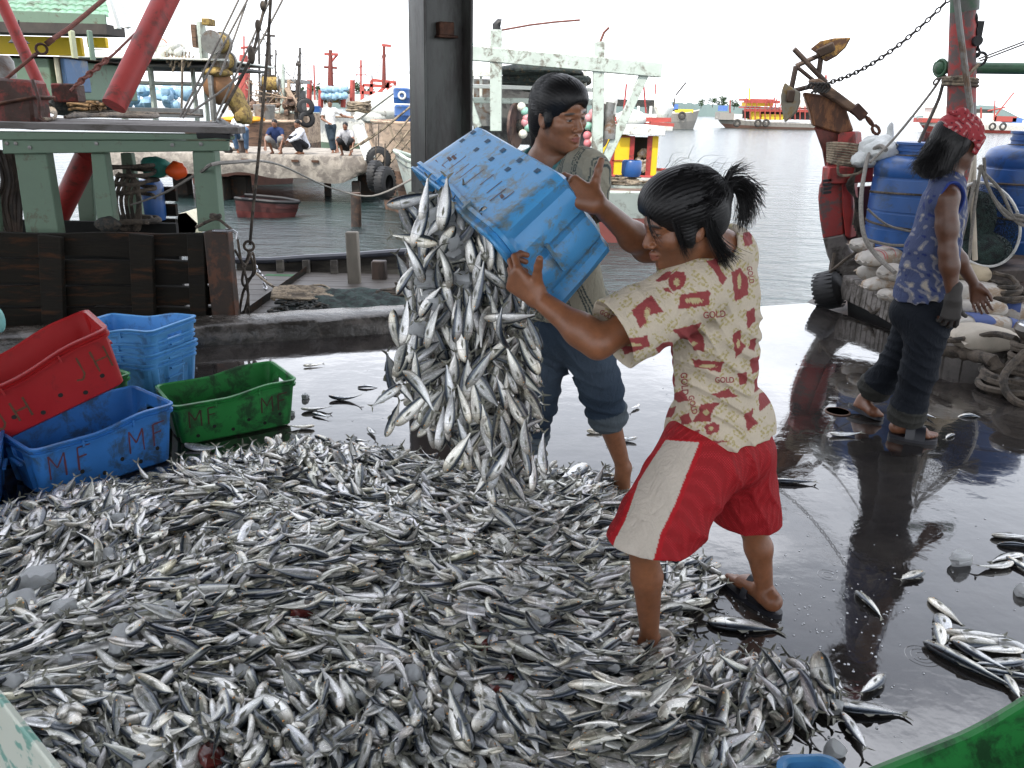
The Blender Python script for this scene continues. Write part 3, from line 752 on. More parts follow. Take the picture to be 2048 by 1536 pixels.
# roof boards of the deckhouse
zt = P(250, 262, YP).z
mb = MB(); rnd = random.Random(2); nb_ = 9
y0, y1 = YP - .10, 7.5
for k in range(nb_):
    ya = lerp(y0, y1, k / nb_); yb_ = lerp(y0, y1, (k + 1) / nb_) - .006
    xa = P(-300, 262, 6).x; xb = P(lerp(468, 430, k / nb_), 262, ya).x + rnd.uniform(-.03, .03) - (0.05 if k > 6 else 0)
    mb.box(((xa + xb) / 2, (ya + yb_) / 2, zt + .02 + rnd.uniform(-.004, .004)), (xb - xa, yb_ - ya, .045))
mb.build('roof_boards', M_DECKG, LB, smooth=False, bev=.004)
mb = MB(); mb.tube([PX(455, 272, YP - .05), PX(462, 262, YP + .3), PX(440, 243, YP + 1.2)], .035, 6); mb.tube([PX(395, 270, YP - .08), PX(430, 269, YP - .07), PX(462, 272, YP - .06)], .028, 6); mb.build('tar_edge', M_BLACK, LB)
def thing1(name, mb, m_, label, cat, group=None, **kw):
    o = mb.build(name, m_, None, **kw); tag(o, label, cat, group); return o
# interior clutter under the deckhouse roof
mb = MB(); mb.coil(PX(262, 420, YP + .5, -.1), .17, .018, 5, 0, 7, .2); mb.coil(PX(272, 400, YP + .55), .15, .016, 4, .25, 9, .25)
for i in range(5): mb.tube([PX(240 + i * 9, 345 + i * 4, YP + .5), PX(222 + i * 10, 400, YP + .45), PX(240 + i * 8, 455, YP + .4), PX(268 + i * 3, 448, YP + .4), PX(276, 395 - i * 6, YP + .45), PX(255, 335 + i * 3, YP + .5)], .014, 6, sub=5)
thing1('hanging_rope_coil', mb, M_ROPED, 'dark rope coils hanging under the green deckhouse roof', 'rope')
mb = MB(); mb.ball(PX(355, 341, YP + .7), (.085, .07, .07), 16, 10, 3, .07); thing1('orange_float', mb, M_ORANGE, 'bright orange float hanging under the green deckhouse roof', 'float')
mb = MB(); mb.ball(PX(312, 335, YP + .75), (.12, .09, .085), 14, 9, 5, .08); thing1('teal_net_bag', mb, M_TEAL, 'teal net bag beside the orange float under the green roof', 'net bag')
mb = MB(); mb.lathe([(.10, 0), (.11, .05), (.11, .30), (.09, .34), (0, .34)], PX(303, 400, YP + 1.3, -.17), 18); thing1('blue_bucket', mb, M_BLUEP, 'blue container half hidden behind the teal net bag', 'bucket')
mb = MB(); mb.ball(PX(214, 450, YP - .02), (.10, .05, .06), 12, 8, 8, .07); thing1('black_cloth', mb, M_NETD, 'black rag bundled at the foot of the second green post', 'rag')
mb = MB()
for i in range(6): mb.tube([PX(-10 + i * 8, 300, YP + .25), PX(5 + i * 7, 360, YP + .2 + .02 * i), PX(-5 + i * 9, 410, YP + .2), PX(15 + i * 5, 465, YP + .2)], .014 + .003 * (i % 3), 6, sub=4)
thing1('tangled_rope', mb, M_BRNCOL, 'tangle of brown ropes and netting beside the leftmost green post', 'rope')
# red derrick legs
mb = MB(); mb.tube([PX(360, -60, 6.9), PX(228, 212, 6.3)], (.090, .085), 20); o = mb.build('red_derrick', M_REDP, None); tag(o, 'thick red steel tube leaning above the rope pile on the boat roof', 'derrick leg')
mb = MB(); mb.tube([PX(-12, -30, 6.7), PX(92, 200, 6.6)], (.043, .043), 16); o = mb.build('derrick_stay', M_REDP, None); tag(o, 'thin red steel tube slanting down at the top left corner', 'derrick leg')
mb = MB(); mb.tube([PX(176, 308, YP + .55), PX(108, 450, YP + .75)], (.085, .085), 18); o = mb.build('red_strut', M_REDP, None); tag(o, 'red tube slanting behind the green posts below the boat roof', 'derrick leg')
# red rusty block, ropes and nets on the roof
zr = zt + .045
def onroof(u, v, dz=0):   # point on the roof plane
    p = G(u, v, zr); p.z += dz; return p
c0 = PX(40, 210, 6.35)
rb = empty('winch_block', (c0.x, 6.35, zr), 'rusty dark red steel block with rope at the left end of the boat roof', 'winch block')
mb = MB(); mb.beam(PX(46, 256, 6.3), PX(36, 158, 6.3), .31, .26, (0, 1, 0), .29, .24); mb.build('block', M_REDB, rb, bev=.02)
mb = MB(); mb.beam(PX(47, 205, 6.28), PX(45, 199, 6.28), .34, .29, (0, 1, 0)); mb.beam(PX(50, 250, 6.28), PX(49, 243, 6.28), .34, .29, (0, 1, 0)); mb.build('band', M_RUST, rb, bev=.008)
mb = MB(); mb.tube([PX(65, 160, 6.15), PX(78, 200, 6.12), PX(80, 235, 6.12), PX(95, 245, 6.1)], .012, 6, sub=4); mb.build('lashing', M_REDB, rb)
mb = MB(); mb.lathe([(.09, 0), (.085, .12), (.06, .16), (0, .16)], PX(8, 155, 6.8), 16); thing1('grey_drum', mb, M_GREYM, 'grey rounded drum just behind the rusty red block', 'drum')
mb = MB(); mb.box(PX(137, 186, 6.9), (.20, .15, .14)); thing1('red_box', mb, M_REDB, 'small dark red box behind the brown netting on the boat roof', 'box', bev=.012)
mb = MB(); rnd = random.Random(12)
for i in range(26):
    a = rnd.uniform(0, 6.28); c = onroof(180 + rnd.gauss(0, 11), 226 + rnd.uniform(-6, 3), rnd.uniform(.02, .10))
    rp_ = rp_ if i else []
    for k in range(9): q = k * .75; R9 = rnd.uniform(.05, .12); rp_.append(c + V((math.cos(q) * R9 * 1.3, math.sin(q) * R9 * .7, rnd.uniform(0, .03))))
mb.tube(rp_, .013, 6, sub=3)
o = thing1('brown_rope_pile', mb, mat('rope_brown', (.20, .12, .055), .9, var=.4, scale=50, bs=300), 'thick brown rope heaped on the net beside the red tube', 'rope pile')
mb = MB(); c = onroof(150, 222, .06); mb.ball(c, (.48, .22, .13), 24, 12, 4, .05); mb.ball(c + V((-.25, .1, .02)), (.25, .2, .12), 20, 10, 5, .07); thing1('grey_net_heap', mb, M_NETD, 'dark grey net heaped on the boat roof behind the brown rope', 'net')
mb = MB()
for i in range(4):
    mb.tube([onroof(130 + i * 6, 238 - i * 3, .015), onroof(200, 236 - i * 4, .015), onroof(260 - i * 10, 239 - i * 3, .02), onroof(310 - 6 * i, 238 - i * 2, .015), onroof(312, 233 - i, .02), onroof(250, 230 - i, .02), onroof(180, 229 - i * 2, .03)], .013, 6, sub=5)
mb.tube([onroof(200, 231, .02), onroof(300, 229, .015), onroof(360, 230, .015), onroof(405, 234, .015)], .011, 6, sub=5)
thing1('flat_rope_coil', mb, M_ROPED, 'long loops of brown rope lying flat across the grey boat roof', 'rope')
mb = MB()
for i in range(5): mb.tube([onroof(84, 224 + i * 3, .06 - i * .01), onroof(98, 222 + i * 3, .09 - i * .012), onroof(112, 230 + i * 2, .04), onroof(108, 240, .015), onroof(88, 244 - i, .02)], .012, 6, sub=5)
thing1('pale_rope_bundle', mb, M_ROPE, 'pale rope bundle tucked against the rusty red block', 'rope')
# rope and shackle leading up left to right
M_RROPE = mat('rust_rope', (.16, .06, .045), .85, var=.4, scale=40, bs=200)
mb = MB(); mb.tube([PX(-5, 172, 6.2), PX(60, 118, 6.25), PX(70, 110, 6.25)], .012, 7); mb.tube([PX(100, 82, 6.3), PX(140, 55, 6.5), PX(230, -20, 6.9)], .017, 8); o = mb.build('shroud_rope', M_RROPE, None); tag(o, 'dark red wire rope running up to the right past the thin red tube', 'rope')
mb = MB(); mb.torus(PX(83, 98, 6.27), .035, .009, (0.5, -1, .3)); mb.torus(PX(70, 110, 6.26), .026, .008, (-.4, -.5, .8)); mb.beam(PX(92, 89, 6.28), PX(106, 78, 6.3), .05, .035); o = mb.build('shackle', M_RUST, None); tag(o, 'rusty shackle and thimble joining the wire rope in front of the yellow wall', 'shackle')
mb = MB(); mb.tube([PX(140, 182, 6.6), PX(180, 145, 6.8), PX(228, 108, 7.0), PX(310, 28, 7.4)], .010, 6); mb.chain(PX(150, 172, 6.55), PX(215, 118, 6.85), .06, 0, .009); o = mb.build('chain_stay', M_RROPE, None); tag(o, 'rusty chain stay leading up behind the thick red tube', 'chain')
# rigging lines fanning up from the roof end
lines = [((360, 235), (482, -10)), ((366, 236), (500, -10)), ((430, 238), (544, -10)), ((437, 240), (570, -10)), ((380, 226), (495, 140)), ((440, 150), (492, 8))]
mb = MB(); 
for (a_, b2) in lines: mb.tube([PX(a_[0], a_[1], 7.0), PX((a_[0] + b2[0]) / 2, (a_[1] + b2[1]) / 2 + 3, 7.2), PX(b2[0], b2[1], 7.4)], .0095, 6, sub=3)
o = mb.build('rigging_lines', M_ROPEG, None); tag(o, 'fan of grey rigging ropes rising from the right end of the boat roof', 'rigging')
mb = MB(); mb.tube([PX(445, 225, 6.8), PX(500, 120, 7.0), PX(515, 70, 7.1), PX(530, 10, 7.2), PX(535, -10, 7.2)], .013, 6, sub=3); mb.ball(PX(503, 110, 7.0), (.03, .03, .07)); mb.ball(PX(516, 52, 7.1), (.025, .025, .05)); mb.ball(PX(526, 12, 7.1), (.025, .025, .04))
o = mb.build('knotted_rope', M_ROPED, None); tag(o, 'dark knotted rope rising right of the rigging fan', 'rope')
mb = MB(); mb.tube([PX(542, -10, 6.4), PX(535, 100, 6.35), PX(520, 280, 6.25), PX(505, 430, 6.2), PX(500, 490, 6.15)], .0115, 8, sub=4)
mb.torus(PX(498, 492, 6.15), .035, .010, (0.2, -1, 0)); mb.tube([PX(500, 500, 6.15), PX(484, 560, 6.1), PX(497, 590, 6.1), PX(480, 650, 6.1)], .010, 6, sub=4); mb.tube([PX(495, 500, 6.15), PX(508, 540, 6.1), PX(486, 585, 6.1), PX(475, 655, 6.1)], .010, 6, sub=4); mb.tube([PX(474, 470, 5.8), PX(482, 520, 5.85), PX(495, 570, 5.9), PX(498, 650, 5.95)], .0095, 6, sub=4)
mb.tube([PX(470, 500, 5.9), PX(490, 530, 6.0), PX(505, 505, 6.1), PX(510, 545, 6.1), PX(492, 560, 6.1)], .009, 6, sub=4)
o = mb.build('hanging_mooring_rope', M_ROPED, None); tag(o, 'grey brown rope hanging from above and knotted beside the rusty corner post', 'rope')
mb = MB(); mb.tube([PX(392, 455, 5.82), PX(430, 438, 5.8), PX(452, 450, 5.8), PX(474, 468, 5.8)], .011, 6, sub=4); mb.coil(PX(432, 440, 5.8), .03, .011, 2, .02, 3); o = mb.build('lashing_rope', M_ROPED, None); tag(o, 'short dark rope tied over the top of the rusty corner post', 'rope')
mb = MB(); mb.tube([PX(262, 410, 6.3), PX(330, 385, 6.2), PX(400, 345, 6.05), PX(455, 325, 6.0), PX(560, 330, 12), PX(660, 375, 18), PX(745, 392, 19), PX(830, 355, 19.5)], .012, 6, sub=6, rr=lambda t: .006 + .018 * t); o = mb.build('slack_mooring_line', M_ROPEG, None); tag(o, 'slack rope sagging across the water from the left boat to the grey and red bow', 'rope')

# ------------------------------------------------------------------ low open boat beyond the kerb
OB = empty('open_work_boat', PX(640, 620, 7), 'low dark open boat with nets and ropes on its deck just beyond the kerb', 'boat')
M_OBW = mat('grey_boatwood', (.10, .088, .072), .7, var=.4, scale=4, dirt=(.035, .03, .025), dirtamt=.45, stretch=(.4, 1, 2), bs=25)
gl = [(470, 520), (540, 521), (608, 516), (690, 512), (760, 507), (860, 500), (960, 494)]
ga = [PX(u, v, 8.3) for u, v in gl]
mb = MB(); mb.tube(ga, .035, 8, sub=3); mb.build('gunwale', mat('black_blue_gunwale', (.05, .055, .07), .35, bs=30), OB)
mb = MB(); lo_ = [PX(u, v + 62, 8.25) for u, v in gl]; mb.sheet([[p + V((0, .04, 0)) for p in ga], [p + V((0, .04, 0)) for p in lo_]]); mb.sheet([[p + V((0, .10, 0)) for p in ga], [V((p.x, p.y + .25, WZ - .3)) for p in ga]]); mb.build('side', M_OBW, OB)
mb = MB(); mb.sheet([[PX(u, v + 34, 8.22) for u, v in gl], [PX(u, v + 52, 8.22) for u, v in gl]]); mb.sheet([[PX(u, v + 34, 8.22) for u, v in gl], [PX(u, v + 34, 8.26) for u, v in gl]]); mb.build('stringer', mat('pale_stringer', (.16, .145, .12), .7, bs=25), OB)
for u in (560, 612, 668, 760): MB().beam(PX(u, 520, 8.18), PX(u + 4, 590, 8.1), .07, .05, (0, 1, 0)).build('rib', M_OBW, OB, bev=.005)
MB().beam(PX(704, 463, 7.75), PX(710, 578, 7.72), .115, .09, (0, 1, 0)).build('mooring_post', mat('grey_post', (.19, .17, .14), .75, var=.3, stretch=(1, 1, .3), dirt=(.09, .045, .03), dirtamt=.2, bs=30), OB, bev=.01)
MB().beam(PX(758, 521, 7.95), PX(760, 566, 7.95), .14, .1, (0, 1, 0)).build('cleat_block', M_BRNCOL, OB, bev=.01)
MB().box(PX(566, 566, 8.0), (.34, .1, .16)).build('green_box', mat('green_box', (.02, .10, .03), .6), OB, bev=.01)
d0 = P(640, 640, 6.6).z
zd = -.02
mb = MB()
for k in range(10):
    y0_ = lerp(6.05, 8.2, k / 10); y1_ = lerp(6.05, 8.2, (k + 1) / 10) - .008
    mb.box((P(700, 600, 7).x - .55, (y0_ + y1_) / 2, zd - .02), (2.9, y1_ - y0_, .04))
mb.build('deck_boards', mat('deck_grey', (.085, .075, .068), .55, var=.4, scale=4, dirt=(.07, .06, .05), dirtamt=.4, stretch=(.3, 3, 1), bs=25), OB, smooth=False)
mb = MB(); rows = []; rnd = random.Random(5)
for i in range(26):
    r = []
    for j in range(18):
        u = lerp(560, 830, i / 25) ; v = lerp(578, 634, j / 17); p = G(u, v, zd + .03); e = math.sin(math.pi * i / 25) ** .3 * math.sin(math.pi * j / 17) ** .5
        p.z += e * (.035 + .03 * math.sin(i * .9 + j * .5) * math.sin(j * 1.3) + rnd.uniform(0, .02)); r.append(p)
    rows.append(r)
mb.sheet(rows); thing1('spread_net', mb, M_NETG, 'dark green net spread over the low boat deck behind the kerb', 'net')
mb = MB(); rnd = random.Random(6)
for i in range(13):
    f = i / 12; c = lambda u, v, z=.06: G(u, v, zd + z)
    mb.tube([c(545 + 4 * f, 590 + 10 * f, .1), c(552 - 6 * f, 575 + 20 * f, .13), c(600, 572 + 26 * f, .10), c(650 + 6 * f, 578 + 20 * f, .06), c(668 + 8 * f, 586 + 5 * f, .05), c(640, 596 + 6 * f, .05), c(585, 606 - 3 * f, .07)], .010, 6, sub=5)
mb.tube([G(560, 600, zd + .08), G(566, 612, zd + .03), G(576, 622, zd + .03), G(573, 640, zd + .03)], .011, 6, sub=4); mb.tube([PX(510, 545, 7.4), G(560, 578, zd + .1), G(640, 570, zd + .06), G(668, 585, zd + .05)], .011, 6, sub=5)
thing1('fanned_rope_coil', mb, M_ROPE, 'pale rope coil fanned out on the dark net behind the kerb', 'rope coil')
mb = MB()
for i in range(6): mb.coil(G(782, 592, zd + .03), .14 - i * .012, .010, 1.2, .02 + .015 * i, i, .08, 1.1, .8)
thing1('round_rope_coil', mb, M_ROPED, 'round coil of rope beside the brown pedestal behind the kerb', 'rope coil')
mb = MB()
for i in range(14): mb.coil(G(600 + rnd.gauss(0, 28), 618 + rnd.gauss(0, 5), zd + .05), rnd.uniform(.03, .08), .012, .8, rnd.uniform(0, .03), i, .3)
thing1('tarry_net_scraps', mb, M_NETD, 'dark tarry netting scraps lying in front of the pale rope coil', 'net')
mb = MB(); mb.chain(PX(510, 530, 7.6), PX(532, 560, 7.4), .045, .02, .006); mb.chain(PX(528, 562, 7.4), PX(536, 600, 7.2), .045, .0, .006); thing1('small_chain', mb, mat('bright_steel', (.45, .45, .46), .25, .9), 'bright chain hanging on the low boat behind the knotted rope', 'chain')
# ================================================================== GREY BOAT BEHIND (gantry, nets, buoys)
def hull_loft(mb, secs):
    """secs: list of cross-sections (each a list of points, same length) -> skin"""
    mb.sheet(secs); mb.add(secs[0], [list(range(len(secs[0])))]); mb.add(secs[-1], [list(range(len(secs[-1])))[::-1]])
def boat_hull(x0, x1, y, width, sheer, zbot, mats, par, bow='L', split=.45, names=('hull', 'bottom'), n=18):
    """x0..x1 along X; sheer(f)->z of the gunwale, f from bow 0 to stern 1"""
    up, lo_ = [], []
    for i in range(n + 1):
        f = i / n; wf = min(1, (f / .35) ** .55) if f > 0 else .03
        if f > .9: wf *= 1 - (f - .9) * 1.2
        xx = lerp(x0, x1, f); zt_ = sheer(f); rake = (1 - f) ** 3 * abs(x1 - x0) * .06 * (1 if x1 > x0 else -1)
        zm = lerp(zt_, zbot, split) if not callable(split) else split(f)
        W_ = width / 2 * wf
        def pt(s_, ww, z, r): return V((xx + r, y + s_ * ww, z))
        up.append([pt(-1, W_ * .97, zt_ , 0), pt(-1, W_, zt_ - .02, 0), pt(-1, W_ * .93, zm, rake * .8), pt(1, W_ * .93, zm, rake * .8), pt(1, W_, zt_ - .02, 0), pt(1, W_ * .97, zt_, 0)])
        lo_.append([pt(-1, W_ * .93 - .003, zm, rake * .8), pt(-1, W_ * .7, zbot, rake * 2.2), pt(1, W_ * .7, zbot, rake * 2.2), pt(1, W_ * .93 - .003, zm, rake * .8)])
    mb = MB(); mb.sheet(up); k = len(up); 
    for s_ in (0, k - 1): mb.add(up[s_], [[0, 1, 2, 3, 4, 5]])
    mb.sheet([[r[0] - V((0, 0, .18)) for r in up], [r[5] - V((0, 0, .18)) for r in up]]); mb.build(names[0], mats[0], par)
    mb = MB(); mb.sheet(lo_); mb.add(lo_[0], [[0, 1, 2, 3]]); mb.add(lo_[-1], [[0, 1, 2, 3]]); mb.build(names[1], mats[1], par)
    mb = MB(); mb.tube([r[0] for r in up], .05, 6); mb.tube([r[5] for r in up], .05, 6); mb.build('rub_rail', mats[2] if len(mats) > 2 else mats[0], par)
YA = 20.0
GA = empty('grey_trawler', PX(1000, 480, YA), 'pale grey trawler with red bottom and timber gantry behind the striped shirt man', 'boat')
M_HG = mat('hull_greygreen', (.33, .37, .34), .6, var=.12, scale=1.5, dirt=(.20, .20, .18), dirtamt=.3, dscale=2, bs=12)
M_HR = mat('hull_redlead', (.27, .085, .075), .6, var=.15, scale=1.5, dirt=(.2, .08, .07), dirtamt=.3, dscale=2, bs=12)
xa, xb = P(772, 400, YA).x, P(1300, 430, YA).x
zg = P(1240, 385, YA).z; zb_ = P(830, 318, YA).z
zw = P(1270, 437, YA).z
boat_hull(xa, xb + .4, YA + 1.6, 3.4, lambda f: lerp(zb_ + .1, zg, min(1, f / .5) ** .7), WZ - .7, (M_HG, M_HR, M_PALEG), GA, split=lambda f: lerp(zw + .2, zw, min(1, f * 2)))
MB().box((P(1000, 400, YA).x + 1, YA + 1.6, zg - .2), (6.4, 2.9, .06)).build('deck', M_WOODB, GA)
def A_(u, v, Y=YA): return PX(u, v, Y)
def abeam(name, a, b, w, h, m_=M_PALEG, par=GA, Y=YA, Y2=None): return MB().beam(A_(a[0], a[1], Y), A_(b[0], b[1], Y2 or Y), w, h, (0, 1, 0)).build(name, m_, par, bev=.012)
abeam('gantry_beam', (880, 101), (1322, 141), .30, .32)
for (a, b2, w_) in (((992, 60), (992, 262), .27), ((1198, 84), (1194, 330), .25), ((1288, 150), (1196, 352), .20), ((925, 165), (957, 255), .17)): abeam('gantry_post', a, b2, w_, w_)
abeam('cross_rail', (940, 172), (1185, 180), .09, .09, M_WHITE, Y=YA + .6); abeam('cross_rail', (938, 200), (1190, 205), .13, .12, M_PALEG, Y=YA + .7); abeam('cross_rail', (936, 148), (985, 148), .12, .1, M_WHITE, Y=YA + .8)
for u in (945, 962, 1080, 1140, 1170): abeam('upright', (u, 140), (u, 215), .07, .07, M_WHITE, Y=YA + .9)
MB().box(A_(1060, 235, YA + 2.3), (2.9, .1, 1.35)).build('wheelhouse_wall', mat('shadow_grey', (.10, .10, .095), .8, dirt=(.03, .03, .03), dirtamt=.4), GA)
MB().box(A_(955, 205, YA + 1.6), (.75, .08, 1.1)).build('side_wall', M_GREYM, GA)
mb = MB(); mb.tube([A_(994, 62), A_(993, 50), A_(998, 46), A_(1002, 47)], .095, 10); mb.build('exhaust_pipe', M_BLACK, GA)
mb = MB(); mb.tube([A_(994, 62), A_(1060, 50), A_(1110, 44), A_(1160, 40)], .022, 6); mb.tube([A_(1200, 85), A_(1208, 65), A_(1218, 55)], .03, 6); mb.build('aerial_pole', M_RROPE, GA)
mb = MB(); mb.tube([A_(932, 20, YA + 1), A_(936, 60, YA + 1), A_(942, 95, YA + 1)], .03, 5); mb.add([A_(932, 15, YA + 1), A_(940, 40, YA + 1), A_(947, 92, YA + 1), A_(936, 70, YA + 1)], [[0, 1, 2, 3]]); thing1('turquoise_pennant', mb, mat('turquoise', (.12, .50, .45), .8), 'torn turquoise cloth hanging beside the steel column top', 'cloth')
# net stack
mb = MB()
for k, (u, v, rx, rz) in enumerate([(1075, 142, 1.05, .17), (1090, 158, 1.15, .20), (1070, 168, 1.1, .16), (1130, 160, .65, .22), (1110, 180, .8, .10)]):
    mb.ball(A_(u, v, YA + .9 + .1 * k), (rx, .5, rz), 40, 14, k, .035)
thing1('stacked_nets', mb, mat('net_black', (.030, .040, .036), .95, var=.8, scale=12, dirt=(.16, .10, .05), dirtamt=.22, dscale=9, bs=60, bmp=1.0, bd=.04), 'stack of dark nets piled under the gantry beam of the grey trawler', 'net')
FLOAT_N = 0
M_FC = [mat('float_pink', (.66, .30, .32), .45, var=.1), mat('float_mint', (.28, .55, .44), .45, var=.1), mat('float_white', (.75, .72, .62), .45, var=.1), mat('float_rose', (.62, .20, .22), .45, var=.1)]
fl_lab = ['pink', 'mint green', 'off white', 'rose red']
def fball(u, v, Y, r, k, label, group):
    t = empty('net_float', A_(u, v, Y), label, 'float', group)
    mb = MB(); mb.ball(A_(u, v, Y), r, 18, 12); mb.build('ball', M_FC[k], t)
    mb = MB(); mb.torus(A_(u, v, Y), r, r * .05, (1, .2, .1), 20, 5); mb.build('seam', M_FC[k], t); return t
gl_ = 'egg shaped floats strung round the net drum'
for i, (u, v, k) in enumerate([(1043, 214, 2), (1050, 223, 1), (1054, 236, 0), (1057, 254, 1), (1046, 268, 2), (1051, 245, 0)]): fball(u, v, YA + .3, .105, k, {2: ('topmost white float left of the face of the striped shirt man' if i == 0 else 'lowest white float left of the face of the striped shirt man'), 1: ('mint float just under the topmost white one behind the hair' if i == 1 else 'mint float beside the hair above the lowest white float'), 0: ('pink float below the upper mint one behind the hair' if i == 2 else 'half hidden pink float between two mint ones behind the hair')}[k], gl_)
for i, (u, v, k, lb) in enumerate([(1186, 227, 0, 'pink float highest in the bunch right of the face'), (1178, 236, 0, 'pink float second from the top beside the nose of the striped shirt man'), (1191, 241, 3, 'rose float just right of the upper pink ones by the drum'), (1177, 252, 1, 'left of the two mint floats right of the face'), (1190, 260, 1, 'right of the two mint floats beside the drum disc'), (1175, 271, 3, 'rose float under the left mint one beside the chin'), (1186, 280, 2, 'cream float low in the bunch beside the drum disc'), (1176, 286, 3, 'lowest rose float in the bunch behind the shoulder')]): fball(u, v, YA + .3, .105, k, lb, gl_)
nd = empty('net_drum', A_(1130, 250), 'brown net drum with two big round end discs on the grey trawler', 'net drum')
axd = V((1, .25, 0)).normalized()
for u, r in ((1031, .52), (1204, .50)): MB().lathe([(0, -.03), (r, -.03), (r, .03), (0, .03)], A_(u, 252, YA + .4), 28, (1, -.35 if u < 1100 else -.5, .0)).build('end_disc', mat('disc_brown', (.12, .075, .06), .6, .2, dirt=(.05, .03, .03), dirtamt=.4), nd)
MB().tube([A_(1025, 252, YA + .5), A_(1212, 252, YA + .5)], .16, 14).build('barrel', M_NETD, nd)
mb = MB(); mb.tube([A_(1222, 205), A_(1218, 225), A_(1220, 270)], .11, 12); mb.lathe([(.16, 0), (.16, .25), (.1, .4), (.1, .55), (0, .55)], A_(1219, 278, YA), 14); mb.build('gearbox', M_GREYM, nd)
# catch heaped on deck + rope
mb = MB(); rnd = random.Random(31)
for i in range(34): mb.coil(A_(1245 + rnd.gauss(0, 22), 372 - abs(rnd.gauss(0, 7)), YA + .5 + rnd.uniform(-.2, .4)), rnd.uniform(.12, .28), .022, 1.0, rnd.uniform(0, .1), i, .3)
thing1('deck_rope_heap', mb, M_ROPE, 'heap of tan ropes and nets on the side deck of the grey trawler', 'rope heap')
mb = MB(); mb.lathe([(.20, 0), (.24, .08), (.24, .34), (.21, .38), (.19, .38), (.17, .05), (0, .05)], A_(1262, 353, YA + .5, ), 22); o = thing1('blue_tub', mb, M_BLUEP, 'small blue tub on the grey trawler in front of the yellow cabin', 'tub')
# fender tyres on the bow
def tyre(c, R_, r, axis, label, group='tyres hung as fenders', ropeup=.5):
    t = empty('fender_tyre', c, label, 'tyre', group); mb = MB(); prof = []
    for i in range(14):
        a = 2 * math.pi * i / 14; x, y = math.cos(a), math.sin(a); sx = abs(x) ** .7 * (1 if x > 0 else -1); sy = abs(y) ** .7 * (1 if y > 0 else -1)
        if x < -.6: continue
        prof.append((R_ - r + sx * r, sy * r * .85))
    k0 = min(range(len(prof)), key=lambda i: prof[i][0] + (0 if prof[i][1] > 0 else 100)); prof = prof[k0 + 1:] + prof[:k0 + 1]
    mb.lathe(prof, c, 30, axis, cap=False)
    ax = V(axis).normalized(); u = ax.cross(V((.3, 1, .2))).normalized(); w_ = ax.cross(u)
    for k in range(26):
        a = 2 * math.pi * k / 26; d = u * math.cos(a) + w_ * math.sin(a); mb.beam(V(c) + d * (R_ - .004) + ax * (-r * .7), V(c) + d * (R_ - .004) + ax * (r * .7), R_ * .14, R_ * .018, d)
    mb.build('tyre_rubber', M_BLACK, t)
    MB().tube([V(c) + V((0, 0, R_ - r)), V(c) + V((.02, .05, R_ + ropeup))], .015, 6).build('hanging_rope', M_ROPED, t); return t
tyre(A_(752, 352, YA - .2), .36, .13, (1, -.25, 0), 'upper black tyre hanging beside the right end of the concrete pier')
tyre(A_(770, 366, YA - .4), .38, .14, (1, -.35, 0), 'lower black tyre against the bow of the grey and red hull')
tyre(A_(757, 318, YA + .6), .30, .12, (.3, -1, 0), 'black tyre at the top corner of the concrete pier')

# ------------------------------------------------------------------ yellow cabin boat behind the gantry
YY = 25.0
YC = empty('yellow_cabin_boat', PX(1265, 400, YY), 'boat with bright yellow cabin, red trim and white roof behind the grey trawler', 'boat')
def yb(name, u0, v0, u1, v1, Y, dp, m_, par=YC, bev=.01):
    a = PX(u0, v0, Y); b_ = PX(u1, v1, Y); c = (a + b_) / 2; return MB().box((c.x, Y + dp / 2, c.z), (abs(b_.x - a.x), dp, abs(a.z - b_.z))).build(name, m_, par, bev=bev)
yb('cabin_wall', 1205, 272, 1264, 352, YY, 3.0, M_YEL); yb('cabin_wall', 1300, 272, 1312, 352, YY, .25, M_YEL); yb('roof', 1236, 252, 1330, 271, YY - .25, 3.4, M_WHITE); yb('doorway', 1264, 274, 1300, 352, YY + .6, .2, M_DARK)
for a in ((1222, 272, 1226, 352), (1261, 272, 1265, 352), (1224, 320, 1262, 323), (1224, 272, 1262, 275), (1296, 272, 1300, 352)): yb('red_trim', *a, YY - .03, .04, M_REDP, bev=0)
boat_hull(PX(1150, 400, YY + 1).x, PX(1350, 400, YY + 1).x, YY + 1.5, 3.6, lambda f: PX(1250, 352, YY).z, WZ - .5, (M_WHITE, M_REDP, M_REDP), YC)
mb = MB(); rnd = random.Random(3)
for i in range(16): mb.ball(PX(1283 + rnd.uniform(-14, 14), 340 - rnd.uniform(0, 38), YY + .3), (rnd.uniform(.06, .14), .1, rnd.uniform(.05, .12)), 8, 6, i, .1)
thing1('galley_goods', mb, M_SACK, 'pale bundles and pots piled in the open doorway of the yellow cabin', 'bundle')
R2 = empty('red_rail_boat', PX(1290, 300, 34), 'boat with red rails and white deckhouse just above the yellow cabin', 'boat')
def bx2(name, u0, v0, u1, v1, Y, dp, m_, par): return yb(name, u0, v0, u1, v1, Y, dp, m_, par)
bx2('deckhouse', 1216, 226, 1312, 250, 34, 3, M_WHITE, R2); bx2('awning', 1222, 198, 1308, 214, 34, 2, M_NETD, R2); bx2('hull', 1224, 246, 1345, 262, 33.5, 3, M_WHITE, R2)
mb = MB(); mb.beam(PX(1222, 238, 33), PX(1342, 240, 33), .12, .16); mb.beam(PX(1300, 246, 33), PX(1346, 250, 33), .5, .12); mb.beam(PX(1222, 246, 33), PX(1300, 248, 33), .06, .08); mb.build('red_rail', M_REDROOF, R2)
mb = MB(); mb.ball(PX(1262, 238, 33), (.6, .3, .35), 16, 10); mb.build('dome', M_WHITE, R2)
for u in (1228, 1250, 1275, 1300): bx2('stanchion', u, 212, u + 3, 240, 33.4, .1, M_WHITE, R2)
